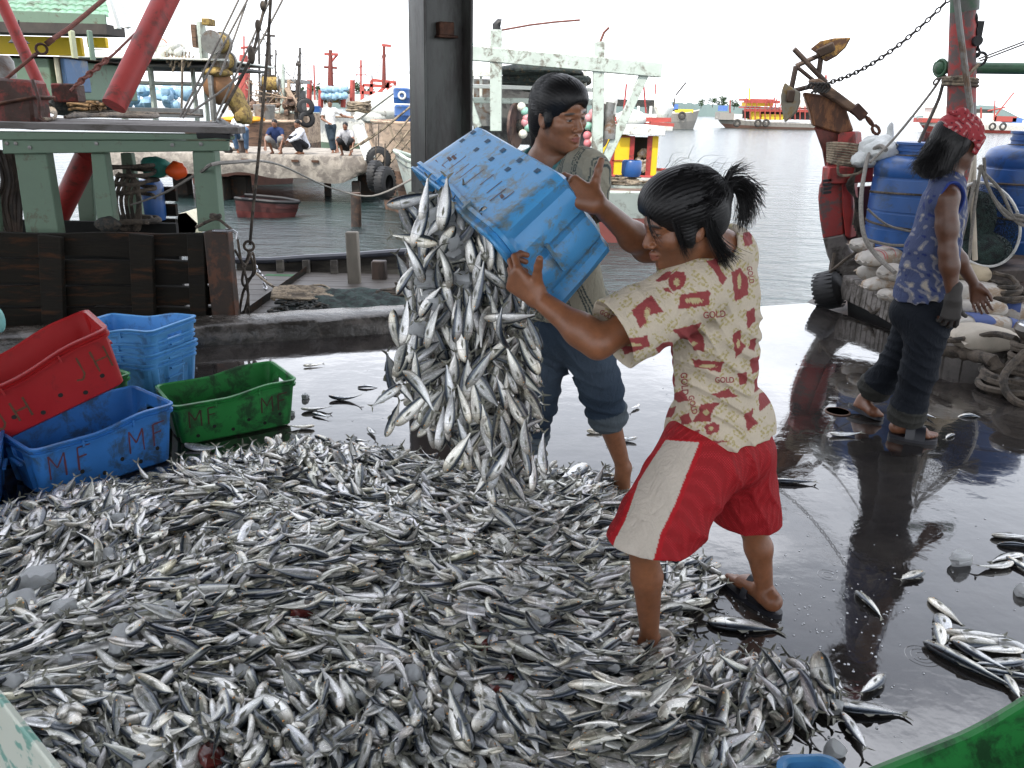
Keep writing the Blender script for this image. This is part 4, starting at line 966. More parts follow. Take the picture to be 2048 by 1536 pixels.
mb = MB(); mb.ball(PX(1218, 205, 33), (.3, .3, .35), 12, 8, 2, .1); mb.build('tarpaulin', M_WHITE, R2); mb = MB(); mb.ball(PX(1320, 215, 35), (.5, .5, .6), 12, 8, 4, .1); mb.build('tarpaulin', M_WHITE, R2)
for u, dx in ((1247, 6), (1292, -5)): MB().tube([PX(u, 226, 33), PX(u + dx, 168, 33)], .035, 5).build('pole', M_REDP, R2)

# ------------------------------------------------------------------ boats crowded behind the pier
def mast(par, u, vt, vb, Y, m_, r=.06, arms=(), stays=()):
    mb = MB(); mb.tube([PX(u, vb, Y), PX(u, vt, Y)], (r * 1.4, r * .8), 8)
    for (v, du, rr) in arms: mb.tube([PX(u - du, v, Y), PX(u + du, v + 2, Y)], rr, 6)
    mb.build('mast', m_, par)
    if stays:
        mb = MB()
        for (u2, v2, v1) in stays: mb.tube([PX(u, v1, Y), PX(u2, v2, Y)], .016, 4)
        mb.build('stay', M_ROPED, par)
M_DKW = mat('black_wood', (.05, .042, .036), .8, var=.4)
def drum(par, u, v, Y, R_, wpx, m_=M_NETY, ax=(1, .1, 0)):
    w_ = wpx * Y / 1650; a = V(ax).normalized(); mb = MB(); c = PX(u, v, Y)
    mb.lathe([(0, -w_ / 2), (R_, -w_ / 2), (R_ * 1.04, -w_ * .2), (R_ * .98, w_ * .1), (R_, w_ / 2), (0, w_ / 2)], c, 18, a); mb.build('net_drum', m_, par)
    mb = MB()
    for s_ in (-1, 1): mb.lathe([(0, -.03), (R_ * 1.2, -.03), (R_ * 1.2, .03), (0, .03)], c + a * (s_ * w_ * .55), 18, a)
    mb.build('drum_flange', M_GREYM, par)
# boat 1: grey roofed boat with drums (left)
B1 = empty('grey_roofed_boat', PX(330, 320, 16), 'boat with long pale grey roof, white column and ochre net drums left of the rigging', 'boat')
def q1(name, u0, v0, u1, v1, Y, dp, m_, par=B1): return yb(name, u0, v0, u1, v1, Y, dp, m_, par)
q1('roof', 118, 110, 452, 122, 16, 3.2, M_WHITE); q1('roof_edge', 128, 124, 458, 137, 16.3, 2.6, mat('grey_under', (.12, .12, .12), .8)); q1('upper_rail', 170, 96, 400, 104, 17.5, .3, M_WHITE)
for u in (175, 260, 330, 385): q1('rail_post', u, 100, u + 5, 113, 17.4, .1, M_WHITE)
for u in (402, 384, 300, 238): q1('roof_post', u, 134, u + (14 if u > 400 else 6), 246, 16.5, .15, M_PALEG)
q1('bench_roof', 210, 160, 395, 170, 17, 1.8, M_WHITE); q1('back_wall', 232, 172, 400, 176, 18.5, .1, mat('black_wood', (.05, .042, .036))); q1('bulwark', 235, 214, 400, 236, 15.5, .2, M_GREYM)
q1('white_column', 392, 42, 406, 118, 16, .3, M_PALEG); q1('lamp_housing', 402, 36, 420, 50, 15.9, .3, M_NETY); q1('brown_bracket', 380, 48, 394, 95, 16.1, .2, M_WOODB)
drum(B1, 434, 86, 16, .17, 30, M_NETY, (.25, 1, 0)); drum(B1, 448, 122, 16.3, .15, 24, M_NETY, (.25, 1, 0))
mb = MB(); mb.ball(PX(440, 172, 16.4), (.27, .4, .33), 20, 12, 3, .04); mb.build('wrapped_net', mat('net_brown', (.20, .10, .045), .9, bs=60, bmp=1), B1)
mb = MB(); mb.ball(PX(437, 145, 16.3), (.26, .36, .10), 20, 12, 3, .04); mb.ball(PX(475, 205, 16.6), (.16, .3, .40), 16, 12, 5, .06, Matrix.Rotation(-.35, 3, 'Y')); mb.ball(PX(486, 228, 16.6), (.14, .3, .22), 16, 12, 6, .08); mb.build('ochre_net', M_NETY, B1)
q1('drum_frame', 414, 150, 430, 245, 15.9, .15, M_GREYM)
mb = MB(); rnd = random.Random(5)
for i in range(20): mb.ball(PX(330 + rnd.uniform(-14, 40), 98 + rnd.uniform(-10, 8), 16.5 + rnd.uniform(-.3, .3)), rnd.uniform(.05, .11), 10, 7, i, .05)
mb.build('white_floats', M_WHITE, B1); MB().ball(PX(322, 88, 16.6), (.13, .1, .1), 10, 8).build('orange_buoy', M_ORANGE, B1)
mb = MB()
for i in range(8): mb.tube([PX(330 + i * 7, 104, 16.2), PX(334 + i * 6, 125 + (i % 3) * 9, 16.1), PX(338 + i * 7, 112, 16.1)], .015, 5, sub=3)
mb.tube([PX(365, 120, 16.0), PX(364, 180, 16.0), PX(363, 235, 16.0)], .022, 5); mb.build('loose_rope', M_ROPE, B1)
mb = MB(); rnd = random.Random(9)
for i in range(34): mb.ball(PX(rnd.uniform(255, 392), rnd.uniform(178, 212), 21 + rnd.uniform(-.5, .5)), rnd.uniform(.06, .16), 8, 6, i, .08)
o = thing1('light_blue_floats', mb, mat('pale_blue', (.30, .48, .62), .5), 'pale blue floats seen under the long grey roof behind the rigging', 'float')
# wheelhouse with pale green wall and green tiled house
WH = empty('pale_green_wheelhouse', PX(60, 240, 9), 'pale green cabin wall with cream and blue corner behind the rusty block', 'cabin')
def q2(name, u0, v0, u1, v1, Y, dp, m_, par): return yb(name, u0, v0, u1, v1, Y, dp, m_, par)
q2('cabin_wall', -120, 112, 108, 200, 9, 2, M_GREENW, WH); q2('cream_corner', 106, 112, 118, 186, 8.97, .3, mat('cream', (.60, .56, .40), .6), WH); q2('blue_side', 118, 116, 137, 184, 9.05, .5, mat('faded_blue', (.07, .14, .26), .6, dirt=(.2, .2, .2)), WH); q2('cap_rail', -120, 108, 120, 113, 8.93, 2.2, M_RUST, WH)
for u in (140, 176): q2('pale_green_post', u, 60, u + 13, 190, 11 if u == 140 else 11.6, .12, mat('pale_yellowgreen', (.42, .45, .28), .6) if u == 140 else M_GREENW, WH)
GH = empty('green_roofed_house', PX(90, 190, 13), 'waterfront house with pale green tiled roof and yellow wall at the top left', 'house')
mb = MB(); rr_, cc_ = 9, 26
for r in range(rr_):
    v1 = lerp(28, -60, r / rr_); Ya = 13 + r * .22
    row0, row1 = [], []
    for c in range(cc_ * 4 + 1):
        u = lerp(-220, 218 + r * 1.5, c / (cc_ * 4)); w_ = .018 * abs(math.sin(c * math.pi / 4)); off = .03 if True else 0
        p = PX(u, v1 + (u - 0) * .030, Ya); p.z += w_ + .02; row0.append(p)
        q = PX(u, lerp(28, -60, (r + 1) / rr_) + u * .030, Ya + .22); q.z += w_; row1.append(q)
    mb.sheet([row0, row1]); mb.sheet([[p - V((0, 0, .03)) for p in row0], row0])
mb.build('roof', mat('green_tiles', (.17, .31, .21), .7, var=.3, scale=2, dirt=(.10, .13, .09), dirtamt=.35, bs=20), GH)
mb = MB(); a, b_ = PX(-220, 24, 12.95), PX(212, 42, 12.95); mb.beam(a, b_, .04, .17, (0, 0, 1)); mb.build('fascia', M_GREENW, GH)
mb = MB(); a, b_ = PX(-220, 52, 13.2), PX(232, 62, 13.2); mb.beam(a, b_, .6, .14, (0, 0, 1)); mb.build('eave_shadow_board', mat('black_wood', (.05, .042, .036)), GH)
for (u0, v0, u1, v1) in ((-220, 66, 165, 112), (172, 74, 213, 96), (134, 148, 198, 182)): q2('yellow_wall', u0, v0, u1, v1, 14.5, .1, M_YEL, GH)
mb = MB(); mb.beam(PX(215, -10, 12.8), PX(236, 58, 12.8), .05, .12, (0, 1, 0)); mb.beam(PX(232, -10, 12.7), PX(256, 56, 12.7), .06, .13, (0, 1, 0)); mb.build('barge_board', M_WHITE, GH)
mb = MB(); mb.lathe([(0, .18), (.03, .17), (.05, .08), (.13, 0), (.12, 0), (.03, .07)], PX(38, 86, 12.0), 18); o = thing1('hanging_lamp_shade', mb, M_BLACK, 'dark bell shaped lamp hanging in front of the yellow wall', 'lamp')
mb = MB(); mb.tube([PX(38, 72, 12), PX(37, 40, 12)], .01, 5); mb.build('cord', M_BLACK, None); bpy.context.scene.collection.objects[-1]
c_ = bpy.data.objects['cord']; c_.parent = o
# boat 2 brown hull right behind the squatting men
B2 = empty('brown_hulled_boat', PX(560, 300, 33), 'brown hulled boat lying directly behind the squatting men', 'boat')
boat_hull(PX(592, 270, 33).x, PX(380, 270, 33).x, 33.8, 3, lambda f: PX(560, 243 + 6 * f, 33).z, WZ - .4, (M_WOODB, mat('hull_dkbrown', (.10, .05, .04), .7), M_WOODL), B2, split=.35)
mb = MB(); mb.ball(PX(482, 240, 32.5), (.8, .4, .16), 16, 8, 2, .08); o = thing1('orange_cover', mb, mat('orange_net', (.72, .30, .02), .8), 'orange cloth lying over the rail behind the seated man', 'cloth')
mb = MB(); mb.lathe([(.35, 0), (.42, .5), (.38, .52), (0, .1)], PX(530, 238, 33), 14); thing1('grey_basin', mb, M_GREYM, 'grey basin on the deck of the brown hulled boat', 'basin')
# boat 3 wooden trawler stern with drums, lattice mast
def pierboat(name, label, u0, u1, vg, vw, Y, hm, extra):
    t = empty(name, PX((u0 + u1) / 2, vw, Y), label, 'boat')
    boat_hull(PX(u0, vg, Y).x, PX(u1, vg, Y).x, Y + 1.5, 3, lambda f: PX(550, vg, Y).z, WZ - .4, hm, t); extra(t, Y); return t
def ex3(t, Y):
    drum(t, 541, 167, Y, .30, 27); drum(t, 543, 200, Y + .5, .30, 19)
    mast(t, 538, 72, 235, Y, M_DKW, .10, ((70, 12, .05), (110, 9, .04), (150, 14, .05)), ((470, 200, 80), (600, 190, 80), (560, 200, 110)))
    mast(t, 566, 128, 225, Y, M_PALEG, .10, (), ((620, 180, 140),)); mast(t, 597, 122, 170, Y, M_DKW, .05, ((128, 5, .08),))
    for u in (498, 520, 575, 592): mb = MB(); mb.tube([PX(u, 240, Y), PX(u + 3, 160, Y)], .09, 6); mb.build('post', M_WOODL if u % 2 else M_DKW, t)
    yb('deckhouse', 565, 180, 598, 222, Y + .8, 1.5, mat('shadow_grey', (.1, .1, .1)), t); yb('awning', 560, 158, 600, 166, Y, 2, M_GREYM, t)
    mb = MB(); mb.tube([PX(572, 175, Y - .2), PX(602, 225, Y - .2)], .12, 6); mb.build('boom', M_WOODL, t)
    mb = MB(); rnd = random.Random(77)
    for i in range(46): mb.tube([PX(rnd.uniform(490, 600), rnd.uniform(155, 232), Y + rnd.uniform(-.4, .4)), PX(rnd.uniform(490, 600), rnd.uniform(155, 232), Y + rnd.uniform(-.4, .4))], .022, 4)
    mb.build('rigging', M_WOODL, t)
    mb = MB(); 
    for i in range(26): mb.ball(PX(rnd.uniform(492, 600), rnd.uniform(196, 226), Y + rnd.uniform(-.4, .4)), rnd.uniform(.08, .22), 8, 6, i, .1)
    mb.build('deck_clutter', M_WOODB, t)
pierboat('wooden_trawler', 'wooden trawler with two ochre net drums and a dark lattice mast behind the squatting men', 500, 612, 226, 262, 40, (M_WOODL, M_WOODB, M_PALEG), ex3)
tyre(PX(611, 214, 39.5), .40, .16, (.3, -1, 0), 'large black tyre on the stern corner of the wooden trawler', ropeup=.1); tyre(PX(613, 238, 39.5), .38, .15, (.5, -1, 0), 'smaller black tyre below the large one on the trawler stern', ropeup=.1)
def ex4(t, Y):
    drum(t, 664, 190, Y, .38, 25); mast(t, 661, 100, 186, Y, mat('mast_redbrown', (.16, .03, .02), .6), .12, ((134, 13, .06),), ((625, 182, 140), (700, 186, 140)))
    mb = MB(); mb.beam(PX(649, 108, Y), PX(676, 109, Y), .16, .12); mb.tube([PX(674, 110, Y), PX(664, 122, Y)], .06, 5); mb.build('cross_tree', M_REDROOF, t)
    for u in (618, 704, 641, 686): mb = MB(); mb.tube([PX(u, 215, Y), PX(u + 1, 160 if u in (618, 704) else 180, Y)], .14, 6); mb.build('red_post', M_REDROOF, t)
    yb('white_box', 620, 200, 642, 228, Y, 2, M_WHITE, t); yb('white_box', 690, 188, 720, 214, Y + 1, 2, M_WHITE, t); yb('green_rail', 645, 196, 690, 202, Y, .3, M_GREENW, t); yb('blue_box', 625, 212, 640, 228, Y - .4, .5, M_BLUEP, t)
    mb = MB(); rnd = random.Random(5)
    for i in range(14): mb.ball(PX(648 + (i % 7) * 7, 178 + 14 * (i // 7) + rnd.uniform(-2, 2), Y - .6), .18, 8, 6, i, .05)
    mb.build('blue_floats', mat('pale_blue', (.3, .48, .62)), t)
pierboat('white_net_boat', 'pale boat with red mast and ochre net drum behind the standing man in white', 616, 760, 232, 268, 44, (M_WHITE, M_GREENW, M_WOODL), ex4)
def ex5(t, Y):
    mast(t, 768, 90, 175, Y, mat('mast_redbrown', (.16, .03, .02)), .07, (), ((745, 180, 100), (800, 200, 100)))
    mb = MB(); mb.beam(PX(764, 90, Y), PX(782, 92, Y), .12, .1); mb.build('cross_tree', M_REDROOF, t)
    mb = MB()
    for a, c in (((726, 170), (792, 174)), ((743, 160), (792, 165)), ((744, 160), (742, 200)), ((790, 165), (790, 205)), ((726, 170), (724, 205)), ((776, 165), (776, 200)), ((724, 185), (790, 188)), ((780, 165), (735, 205))): mb.beam(PX(*a, Y), PX(*c, Y), .12, .12)
    mb.build('red_rail_frame', M_REDROOF, t)
    mb = MB(); mb.beam(PX(793, 176, Y - 3), PX(712, 236, Y - 3), .7, .2, (0, 0, 1)); mb.beam(PX(745, 208, Y - 3), PX(716, 232, Y - 3), .4, .3, (0, 0, 1)); mb.build('white_chute', M_WHITE, t)
    mb = MB(); mb.ball(PX(770, 215, Y), (1.2, .6, .55), 18, 10, 3, .07); mb.ball(PX(758, 232, Y), (.9, .6, .3), 18, 10, 5, .07); mb.build('white_tarpaulin', M_WHITE, t)
pierboat('red_frame_boat', 'boat with red pipe railings and a white chute left of the blue barrels', 716, 840, 240, 270, 36, (M_WOODL, M_WOODB, M_WOODL), ex5)
R3 = empty('red_mast_boat', PX(486, 205, 48), 'distant boat whose tall red mast stands left of the dark lattice mast', 'boat')
mast(R3, 487, 110, 215, 48, M_REDROOF, .28, (), ()); mb = MB(); mb.tube([PX(482, 96, 48), PX(504, 94, 48)], .07, 5); mb.tube([PX(488, 72, 48), PX(488, 110, 48)], .05, 5); mb.build('cross_tree', M_REDROOF, R3); yb('hull', 455, 200, 520, 222, 48, 3, M_WOODL, R3)
# wooden hull with ropes to the right of the pier
B6 = empty('timber_barge', PX(770, 330, 24), 'light timber barge with mooring ropes right of the standing man', 'boat')
boat_hull(PX(716, 300, 24).x, PX(925, 300, 24).x, 26.5, 4, lambda f: PX(780, 246 + 2 * f, 24).z, WZ - .4, (mat('timber_side', (.40, .30, .22), .8, var=.2, scale=1.2, dirt=(.22, .17, .13), dirtamt=.4, stretch=(.3, 1, 2)), M_WOODB, M_WOODL), B6)
MB().beam(PX(716, 250, 23.5), PX(740, 318, 23.2), .28, .12, (0, 1, 0)).build('white_stem', M_WHITE, B6)
mb = MB(); mb.coil(PX(718, 228, 23.5), .28, .04, 4, .25, 3); mb.build('rope_coil', M_ROPE, B6)
mb = MB(); rnd = random.Random(14)
for a, c in (((835, 215), (745, 325)), ((838, 235), (760, 330)), ((836, 258), (772, 335)), ((822, 212), (720, 290)), ((780, 250), (800, 290)), ((800, 260), (820, 300)), ((838, 200), (700, 300))): mb.tube([PX(*a, 22.5), PX((a[0] + c[0]) / 2 - 3, (a[1] + c[1]) / 2 + 6, 22.5), PX(*c, 22.5)], .028, 5, sub=4)
thing1('mooring_lines', mb, M_ROPE, 'criss-cross pale mooring ropes in front of the light timber barge', 'rope')
for i, (u, v0, v1, lb) in enumerate([(804, 176, 207, 'upper blue barrel with a pale mark left of the steel column'), (806, 210, 243, 'lower blue barrel left of the steel column')]):
    t = empty('blue_barrel', PX(u, v1, 25), lb, 'barrel', 'blue barrels left of the steel column'); H_ = P(u, v0, 25).z - P(u, v1, 25).z; r = 16 * 25 / 1650
    MB().lathe([(r * .92, 0), (r, H_ * .1), (r, H_ * .35), (r * 1.04, H_ * .38), (r, H_ * .41), (r, H_ * .9), (r * .85, H_), (0, H_)], PX(u, v1, 25), 22).build('body', M_BLUEP, t)
    MB().torus(PX(u, v0 + 15, 24.75), .09, .03, (0, 1, 0), 16, 5).build('pale_mark', M_WHITE, t) if i == 0 else None
yb_o = MB(); yb_o.beam(PX(834, 60, 24), PX(834, 280, 24), .18, .18, (0, 1, 0)); yb_o.beam(PX(822, 125, 24), PX(846, 128, 24), .6, .5, (0, 1, 0)); thing1('white_deck_frame', yb_o, M_WHITE, 'white painted frame just left of the steel column above the barrels', 'frame', bev=.01)
# small red boat under the pier
SB = empty('small_red_boat', G(545, 440, WZ), 'small dark red boat floating in the shade under the pier', 'boat')
gp = G(545, 437, WZ); boat_hull(PX(590, 420, gp.y).x, PX(470, 420, gp.y).x, gp.y + .5, 1.0, lambda f: lerp(P(592, 408, gp.y).z, P(530, 398, gp.y).z, f), WZ - .15, (mat('redbrown_hull', (.06, .016, .014), .5), mat('pinkred', (.15, .04, .036), .5), M_BLACK), SB, split=.5)
# under the left boat: pale boat bow behind the posts
mb = MB(); mb.add([PX(356, 428, 10), PX(372, 425, 10), PX(394, 446, 10), PX(390, 470, 10), PX(352, 470, 10)], [[0, 1, 2, 3, 4]]); mb.prism([PX(356, 428, 10), PX(372, 425, 10), PX(394, 446, 10), PX(390, 470, 10), PX(352, 470, 10)], (0, .5, 0)); thing1('cream_skiff', mb, mat('cream', (.6, .56, .4)), 'cream painted skiff bow glimpsed between the green posts', 'boat')

# ------------------------------------------------------------------ far boats on the right
def far_boat(name, label, pxl, pxr, vw, Y, hullm, cabs, extras, flip=False, sheerpx=10):
    t = empty(name, PX((pxl + pxr) / 2, vw, Y), label, 'boat', 'far boats at anchor')
    x0, x1 = P(pxl, vw, Y).x, P(pxr, vw, Y).x
    if flip: x0, x1 = x1, x0
    zt_ = lambda f: P(pxl if not flip else pxr, vw - sheerpx * (1 + .9 * (1 - f) ** 3), Y).z
    boat_hull(x0, x1, Y + 2, 5, zt_, WZ - .5, hullm, t)
    for (nm, u0, v0, u1, v1, m_) in cabs: yb(nm, u0, v0, u1, v1, Y, 4, m_, t, bev=0)
    for (a, b_, r, m_) in extras: MB().tube([PX(*a, Y), PX(*b_, Y)], r, 5).build('pole', m_, t)
    return t
FG = mat('far_grey', (.30, .28, .25), .8); FW = mat('far_white', (.72, .68, .62), .8); FB = mat('far_blue', (.10, .20, .50), .7); FY = mat('far_yellow', (.85, .60, .05), .7); FR = M_REDROOF; FDK = mat('far_dark', (.06, .055, .05), .9)  # far boat palette, paled in the colours instead of real haze
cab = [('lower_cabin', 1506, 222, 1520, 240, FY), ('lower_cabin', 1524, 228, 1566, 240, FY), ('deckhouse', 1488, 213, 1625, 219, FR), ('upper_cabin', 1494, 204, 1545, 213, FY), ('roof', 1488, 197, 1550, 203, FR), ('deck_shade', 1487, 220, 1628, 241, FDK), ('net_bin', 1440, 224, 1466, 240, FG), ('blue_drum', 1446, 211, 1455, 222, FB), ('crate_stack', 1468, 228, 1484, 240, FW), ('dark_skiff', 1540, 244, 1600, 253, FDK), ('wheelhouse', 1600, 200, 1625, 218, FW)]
cab = [(n, a, b2 + 0, c, d, m_) for n, a, b2, c, d, m_ in cab]
t = far_boat('yellow_cabin_ship', 'large yellow and red fishing ship anchored left of the curved bow', 1436, 1632, 252, 170, (FG, mat('far_rust', (.28, .16, .12), .8), FW), [c for c in cab if c[0] != 'deck_shade'],
    [((1499, 176), (1499, 200), .15, FY), ((1460, 200), (1460, 225), .15, FR), ((1652, 150), (1652, 205), .2, FR)], sheerpx=9)
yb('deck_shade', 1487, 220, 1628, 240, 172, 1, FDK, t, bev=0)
mb = MB(); rnd = random.Random(2)
for i in range(22): u = rnd.uniform(1490, 1625); mb.tube([PX(u, rnd.uniform(192, 200), 169), PX(u + rnd.uniform(-6, 6), 214, 169)], .10, 4)
for i in range(14): mb.tube([PX(1490 + i * 10, 213, 169), PX(1490 + i * 10, 240, 169)], .12, 4)
mb.build('rail_posts', FR, t)
mb = MB(); mb.beam(PX(1488, 203, 169.5), PX(1560, 204, 169.5), .3, .5); mb.beam(PX(1488, 220, 169.5), PX(1628, 222, 169.5), .3, .5); mb.build('red_band', FR, t)
for u in (1474, 1516, 1532): MB().torus(PX(u, 246, 168.5), .55, .22, (0, 1, 0), 12, 6).build('fender_tyre', FDK, t)
t = far_boat('grey_far_boat', 'small grey boat with yellow and blue deck load between the gantry and the yellow ship', 1320, 1402, 237, 150, (FG, FG, FW), [('yellow_cabin', 1350, 218, 1386, 226, FY), ('blue_cover', 1338, 208, 1356, 220, FB), ('deck', 1325, 222, 1350, 230, FW)], [((1352, 190), (1372, 165), .14, FDK), ((1350, 196), (1345, 220), .14, FDK), ((1311, 168), (1311, 230), .12, FR), ((1322, 175), (1318, 210), .1, FDK)], True, 9)
MB().torus(PX(1364, 231, 149), .5, .2, (0, 1, 0), 12, 6).build('fender_tyre', FDK, t)
t = far_boat('red_white_far_boat', 'red and white fishing boat anchored behind the man in the bandana', 1838, 2046, 262, 180, (FW, FR, FG), [('hull_stripe', 1845, 236, 1900, 246, FR), ('wheelhouse', 1868, 216, 1896, 238, FW), ('deckhouse', 1955, 226, 1990, 250, FW), ('red_deck', 1990, 232, 2032, 244, FR), ('blue_cover', 2026, 236, 2044, 246, FB), ('roof', 1866, 212, 1935, 218, FW), ('dark_awning', 1950, 218, 1985, 226, FDK)], [((1988, 235), (2028, 185), .16, FR), ((1990, 200), (1988, 240), .14, FR), ((1975, 222), (2010, 215), .15, FR), ((1962, 215), (1962, 236), .2, FR)], False, 14)
for u in (1985, 2006, 1900): MB().torus(PX(u, 253, 178), .6, .22, (0, 1, 0), 12, 6).build('fender_tyre', FDK, t)

for (nm, l, r_, vw, Y, hm, cabs, ex, lb) in [('far_moored_boat', 575, 640, 214, 75, (FW, FR, FW), [('cabin', 590, 188, 612, 206, FW)], [((600, 95), (600, 205), .10, FDK), ((600, 100), (575, 205), .035, FDK), ((600, 100), (640, 205), .035, FDK), ((628, 130), (630, 205), .08, FR), ((590, 150), (610, 150), .05, FDK)], 'white boat with thin dark mast seen between the tyres and the net drum boat'),
    ('far_moored_boat', 690, 760, 214, 80, (FG, FR, FW), [('cabin', 708, 190, 735, 206, FW)], [((722, 120), (722, 205), .10, FR), ((722, 128), (690, 205), .035, FDK), ((722, 128), (760, 205), .035, FDK), ((712, 150), (732, 150), .06, FR), ((744, 150), (746, 205), .07, FDK)], 'grey boat with short red mast behind the red pipe railings'),
    ('far_moored_boat', 445, 560, 214, 70, (FW, FB, FW), [('cabin', 510, 186, 545, 206, FW)], [((517, 40), (520, 205), .10, FDK), ((517, 45), (470, 205), .035, FDK), ((517, 45), (575, 205), .035, FDK), ((508, 78), (528, 79), .05, FDK), ((498, 110), (500, 205), .07, FR), ((552, 100), (550, 205), .07, FDK), ((465, 120), (468, 205), .07, FDK)], 'white boat with tall dark mast far behind the dark lattice mast')]:
    t = far_boat(nm, lb, l, r_, vw, Y, hm, cabs, ex, sheerpx=9); t['group'] = 'boats moored far behind the pier'
# ================================================================== RIGHT BOAT (curved bow)
YR = 7.3
RB = empty('curved_bow_boat', PX(1760, 600, YR), 'boat with a tall curved red stem, blue drums and sacks on deck at the right', 'boat')
M_REDW = mat('weathered_red', (.36, .05, .045), .6, var=.25, scale=5, dirt=(.12, .09, .085), dirtamt=.42, dscale=9, bs=30, bmp=.6)
M_GREYW = mat('weathered_grey', (.22, .20, .185), .75, var=.3, scale=5, dirt=(.08, .07, .06), dirtamt=.4, dscale=7, bs=30, bmp=.6)
M_RCAP = mat('rust_cap', (.24, .105, .045), .6, .2, var=.35, scale=6, dirt=(.10, .045, .025), dirtamt=.5, dscale=8, stretch=(1.6, 1, .5), bs=40)
def stem(name, pts, m_, th=.30, Y=YR, bev=.012): return MB().prism([PX(u, v, Y) for u, v in pts], (.10, th, 0)).build(name, m_, RB, smooth=False, bev=bev)
stem('stem_cap', [(1606, 184), (1666, 192), (1692, 214), (1700, 240), (1708, 262), (1682, 268), (1634, 254), (1626, 252), (1620, 225)], M_RCAP, .34)
stem('stem_upper', [(1627, 253), (1682, 267), (1708, 262), (1713, 330), (1690, 332), (1650, 334), (1644, 300)], mat('redbrown_stem', (.16, .045, .035), .6, dirt=(.08, .03, .025), dirtamt=.4, bs=30), .28, YR + .02)
stem('stem_red_upper', [(1676, 266), (1709, 262), (1713, 322), (1700, 380), (1690, 385), (1668, 330)], M_REDP, .10, YR - .08)
stem('stem_middle', [(1664, 282), (1686, 284), (1690, 340), (1698, 385), (1650, 400), (1637, 380), (1650, 345), (1655, 318)], M_REDW, .26, YR - .03)
stem('stem_red', [(1640, 372), (1692, 362), (1686, 420), (1688, 470), (1646, 478), (1640, 440), (1637, 400)], M_REDW, .30, YR - .05)
stem('stem_grey', [(1646, 477), (1689, 469), (1700, 500), (1738, 545), (1765, 575), (1742, 600), (1700, 590), (1672, 552), (1654, 510)], M_GREYW, .30, YR - .07)
stem('inner_plank', [(1682, 360), (1702, 362), (1706, 420), (1700, 478), (1690, 474), (1684, 420)], M_REDP, .12, YR - .11)
MB().beam(PX(1650, 350, YR - .10), PX(1740, 346, YR - .10), .16, .14, (0, 0, 1)).build('breast_beam', M_REDP, RB, bev=.01)
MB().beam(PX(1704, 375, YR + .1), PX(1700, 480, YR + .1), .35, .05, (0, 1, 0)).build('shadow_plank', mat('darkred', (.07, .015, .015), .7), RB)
for i in range(4): MB().beam(PX(1646, 362 + i * 8, YR - .17), PX(1662, 360 + i * 8, YR - .17), .02, .02).build('chafe_mark', M_BLACK, RB)
# gunwale from the stem down to the right, running along the wharf edge
g0, g1, g2 = PX(1705, 572, YR - .2), G(1868, 650, .12), G(2140, 760, .06)
mb = MB(); path = catmull([g0, lerp(g0, g1, .5) + V((.02, .05, 0)), g1, g2], 8)
for a, b_ in zip(path, path[1:]): mb.beam(a, b_ + (b_ - a) * .02, .24, .20)
mb.build('gunwale', M_GREYW, RB, bev=.01)
sidep = MB(); sidep.sheet([[p + V((-.08, -.08, 0)) for p in path], [p + V((.10, .1, -.6)) for p in path], [p + V((.5, .5, -1.8)) for p in path]]); sidep.build('hull_side', M_BLACK, RB)
dk = MB(); dk.add([V((2.75, 7.6, -.08)), V((3.05, 6.3, -.08)), V((3.9, 4.6, -.08)), V((6.5, 4.6, -.08)), V((6.5, 8.5, -.08)), V((3.4, 8.6, -.08))], [[0, 1, 2, 3, 4, 5]]); dk.build('deck', M_BRNCOL, RB, smooth=False)
fb = MB(); fb.beam(V((3.3, 8.6, .25)), V((6.6, 8.3, .25)), .08, .7, (0, 0, 1)); fb.build('far_bulwark', mat('darkwood', (.05, .035, .03), .8), RB); 
mb = MB(); mb.beam(PX(1860, 545, 6.3), PX(2080, 540, 6.2), .45, .10); mb.build('thwart', M_BRNCOL, RB, bev=.01)
# mast
MR = empty('red_mast', PX(1925, 560, 6.6), 'thick red mast rising behind the man with the bandana', 'mast')
mb = MB(); mb.tube([PX(1918, 560, 6.6), PX(1922, 240, 6.6), PX(1926, 22, 6.6)], (.115, .088), 20); mb.build('mast', M_REDW, MR)
mb = MB(); mb.tube([PX(1929, 24, 6.6), PX(1932, -80, 6.6)], .097, 16); mb.build('green_head', M_GREENW if False else mat('dark_green_paint', (.035, .10, .05), .55, var=.3, scale=8, dirt=(.10, .10, .09), dirtamt=.35), MR)
mb = MB()
for v in (158, 163, 170): mb.torus(PX(1920, v, 6.6), .118, .012, (.05, 0, 1), 26, 8)
mb.tube([PX(1905, 156, 6.5), PX(1935, 152, 6.5), PX(1958, 128, 6.5)], .014, 6); mb.build('rope_lashing', M_ROPE, MR)
mb = MB(); mb.box(PX(1955, 66, 6.6), (.05, .05, .16)); mb.chain(PX(1951, 30, 6.55), PX(1955, 112, 6.55), .06, 0, .010); mb.torus(PX(1960, 118, 6.55), .045, .010, (0, 1, .2)); mb.lathe([(.035, -.02), (.035, .02)], PX(1954, 82, 6.5), 12, (0, 1, 0)); mb.build('block_and_shackle', M_BLACK, MR)
mb = MB(); mb.tube([PX(1912, -10, 6.35), PX(1920, 60, 6.35), PX(1940, 210, 6.35), PX(1948, 300, 6.3)], .022, 8); thing1('grey_stay_pole', mb, M_GREYM, 'grey stay running down the front of the red mast', 'stay')
t = empty('green_boom', PX(2000, 140, 6.7), 'dark green horizontal boom with round head crossing behind the red mast', 'boom')
mb = MB(); mb.tube([PX(1870, 135, 6.75), PX(2100, 138, 6.75)], .042, 16); mb.build('pipe', mat('dark_green_paint', (.035, .10, .05)), t)
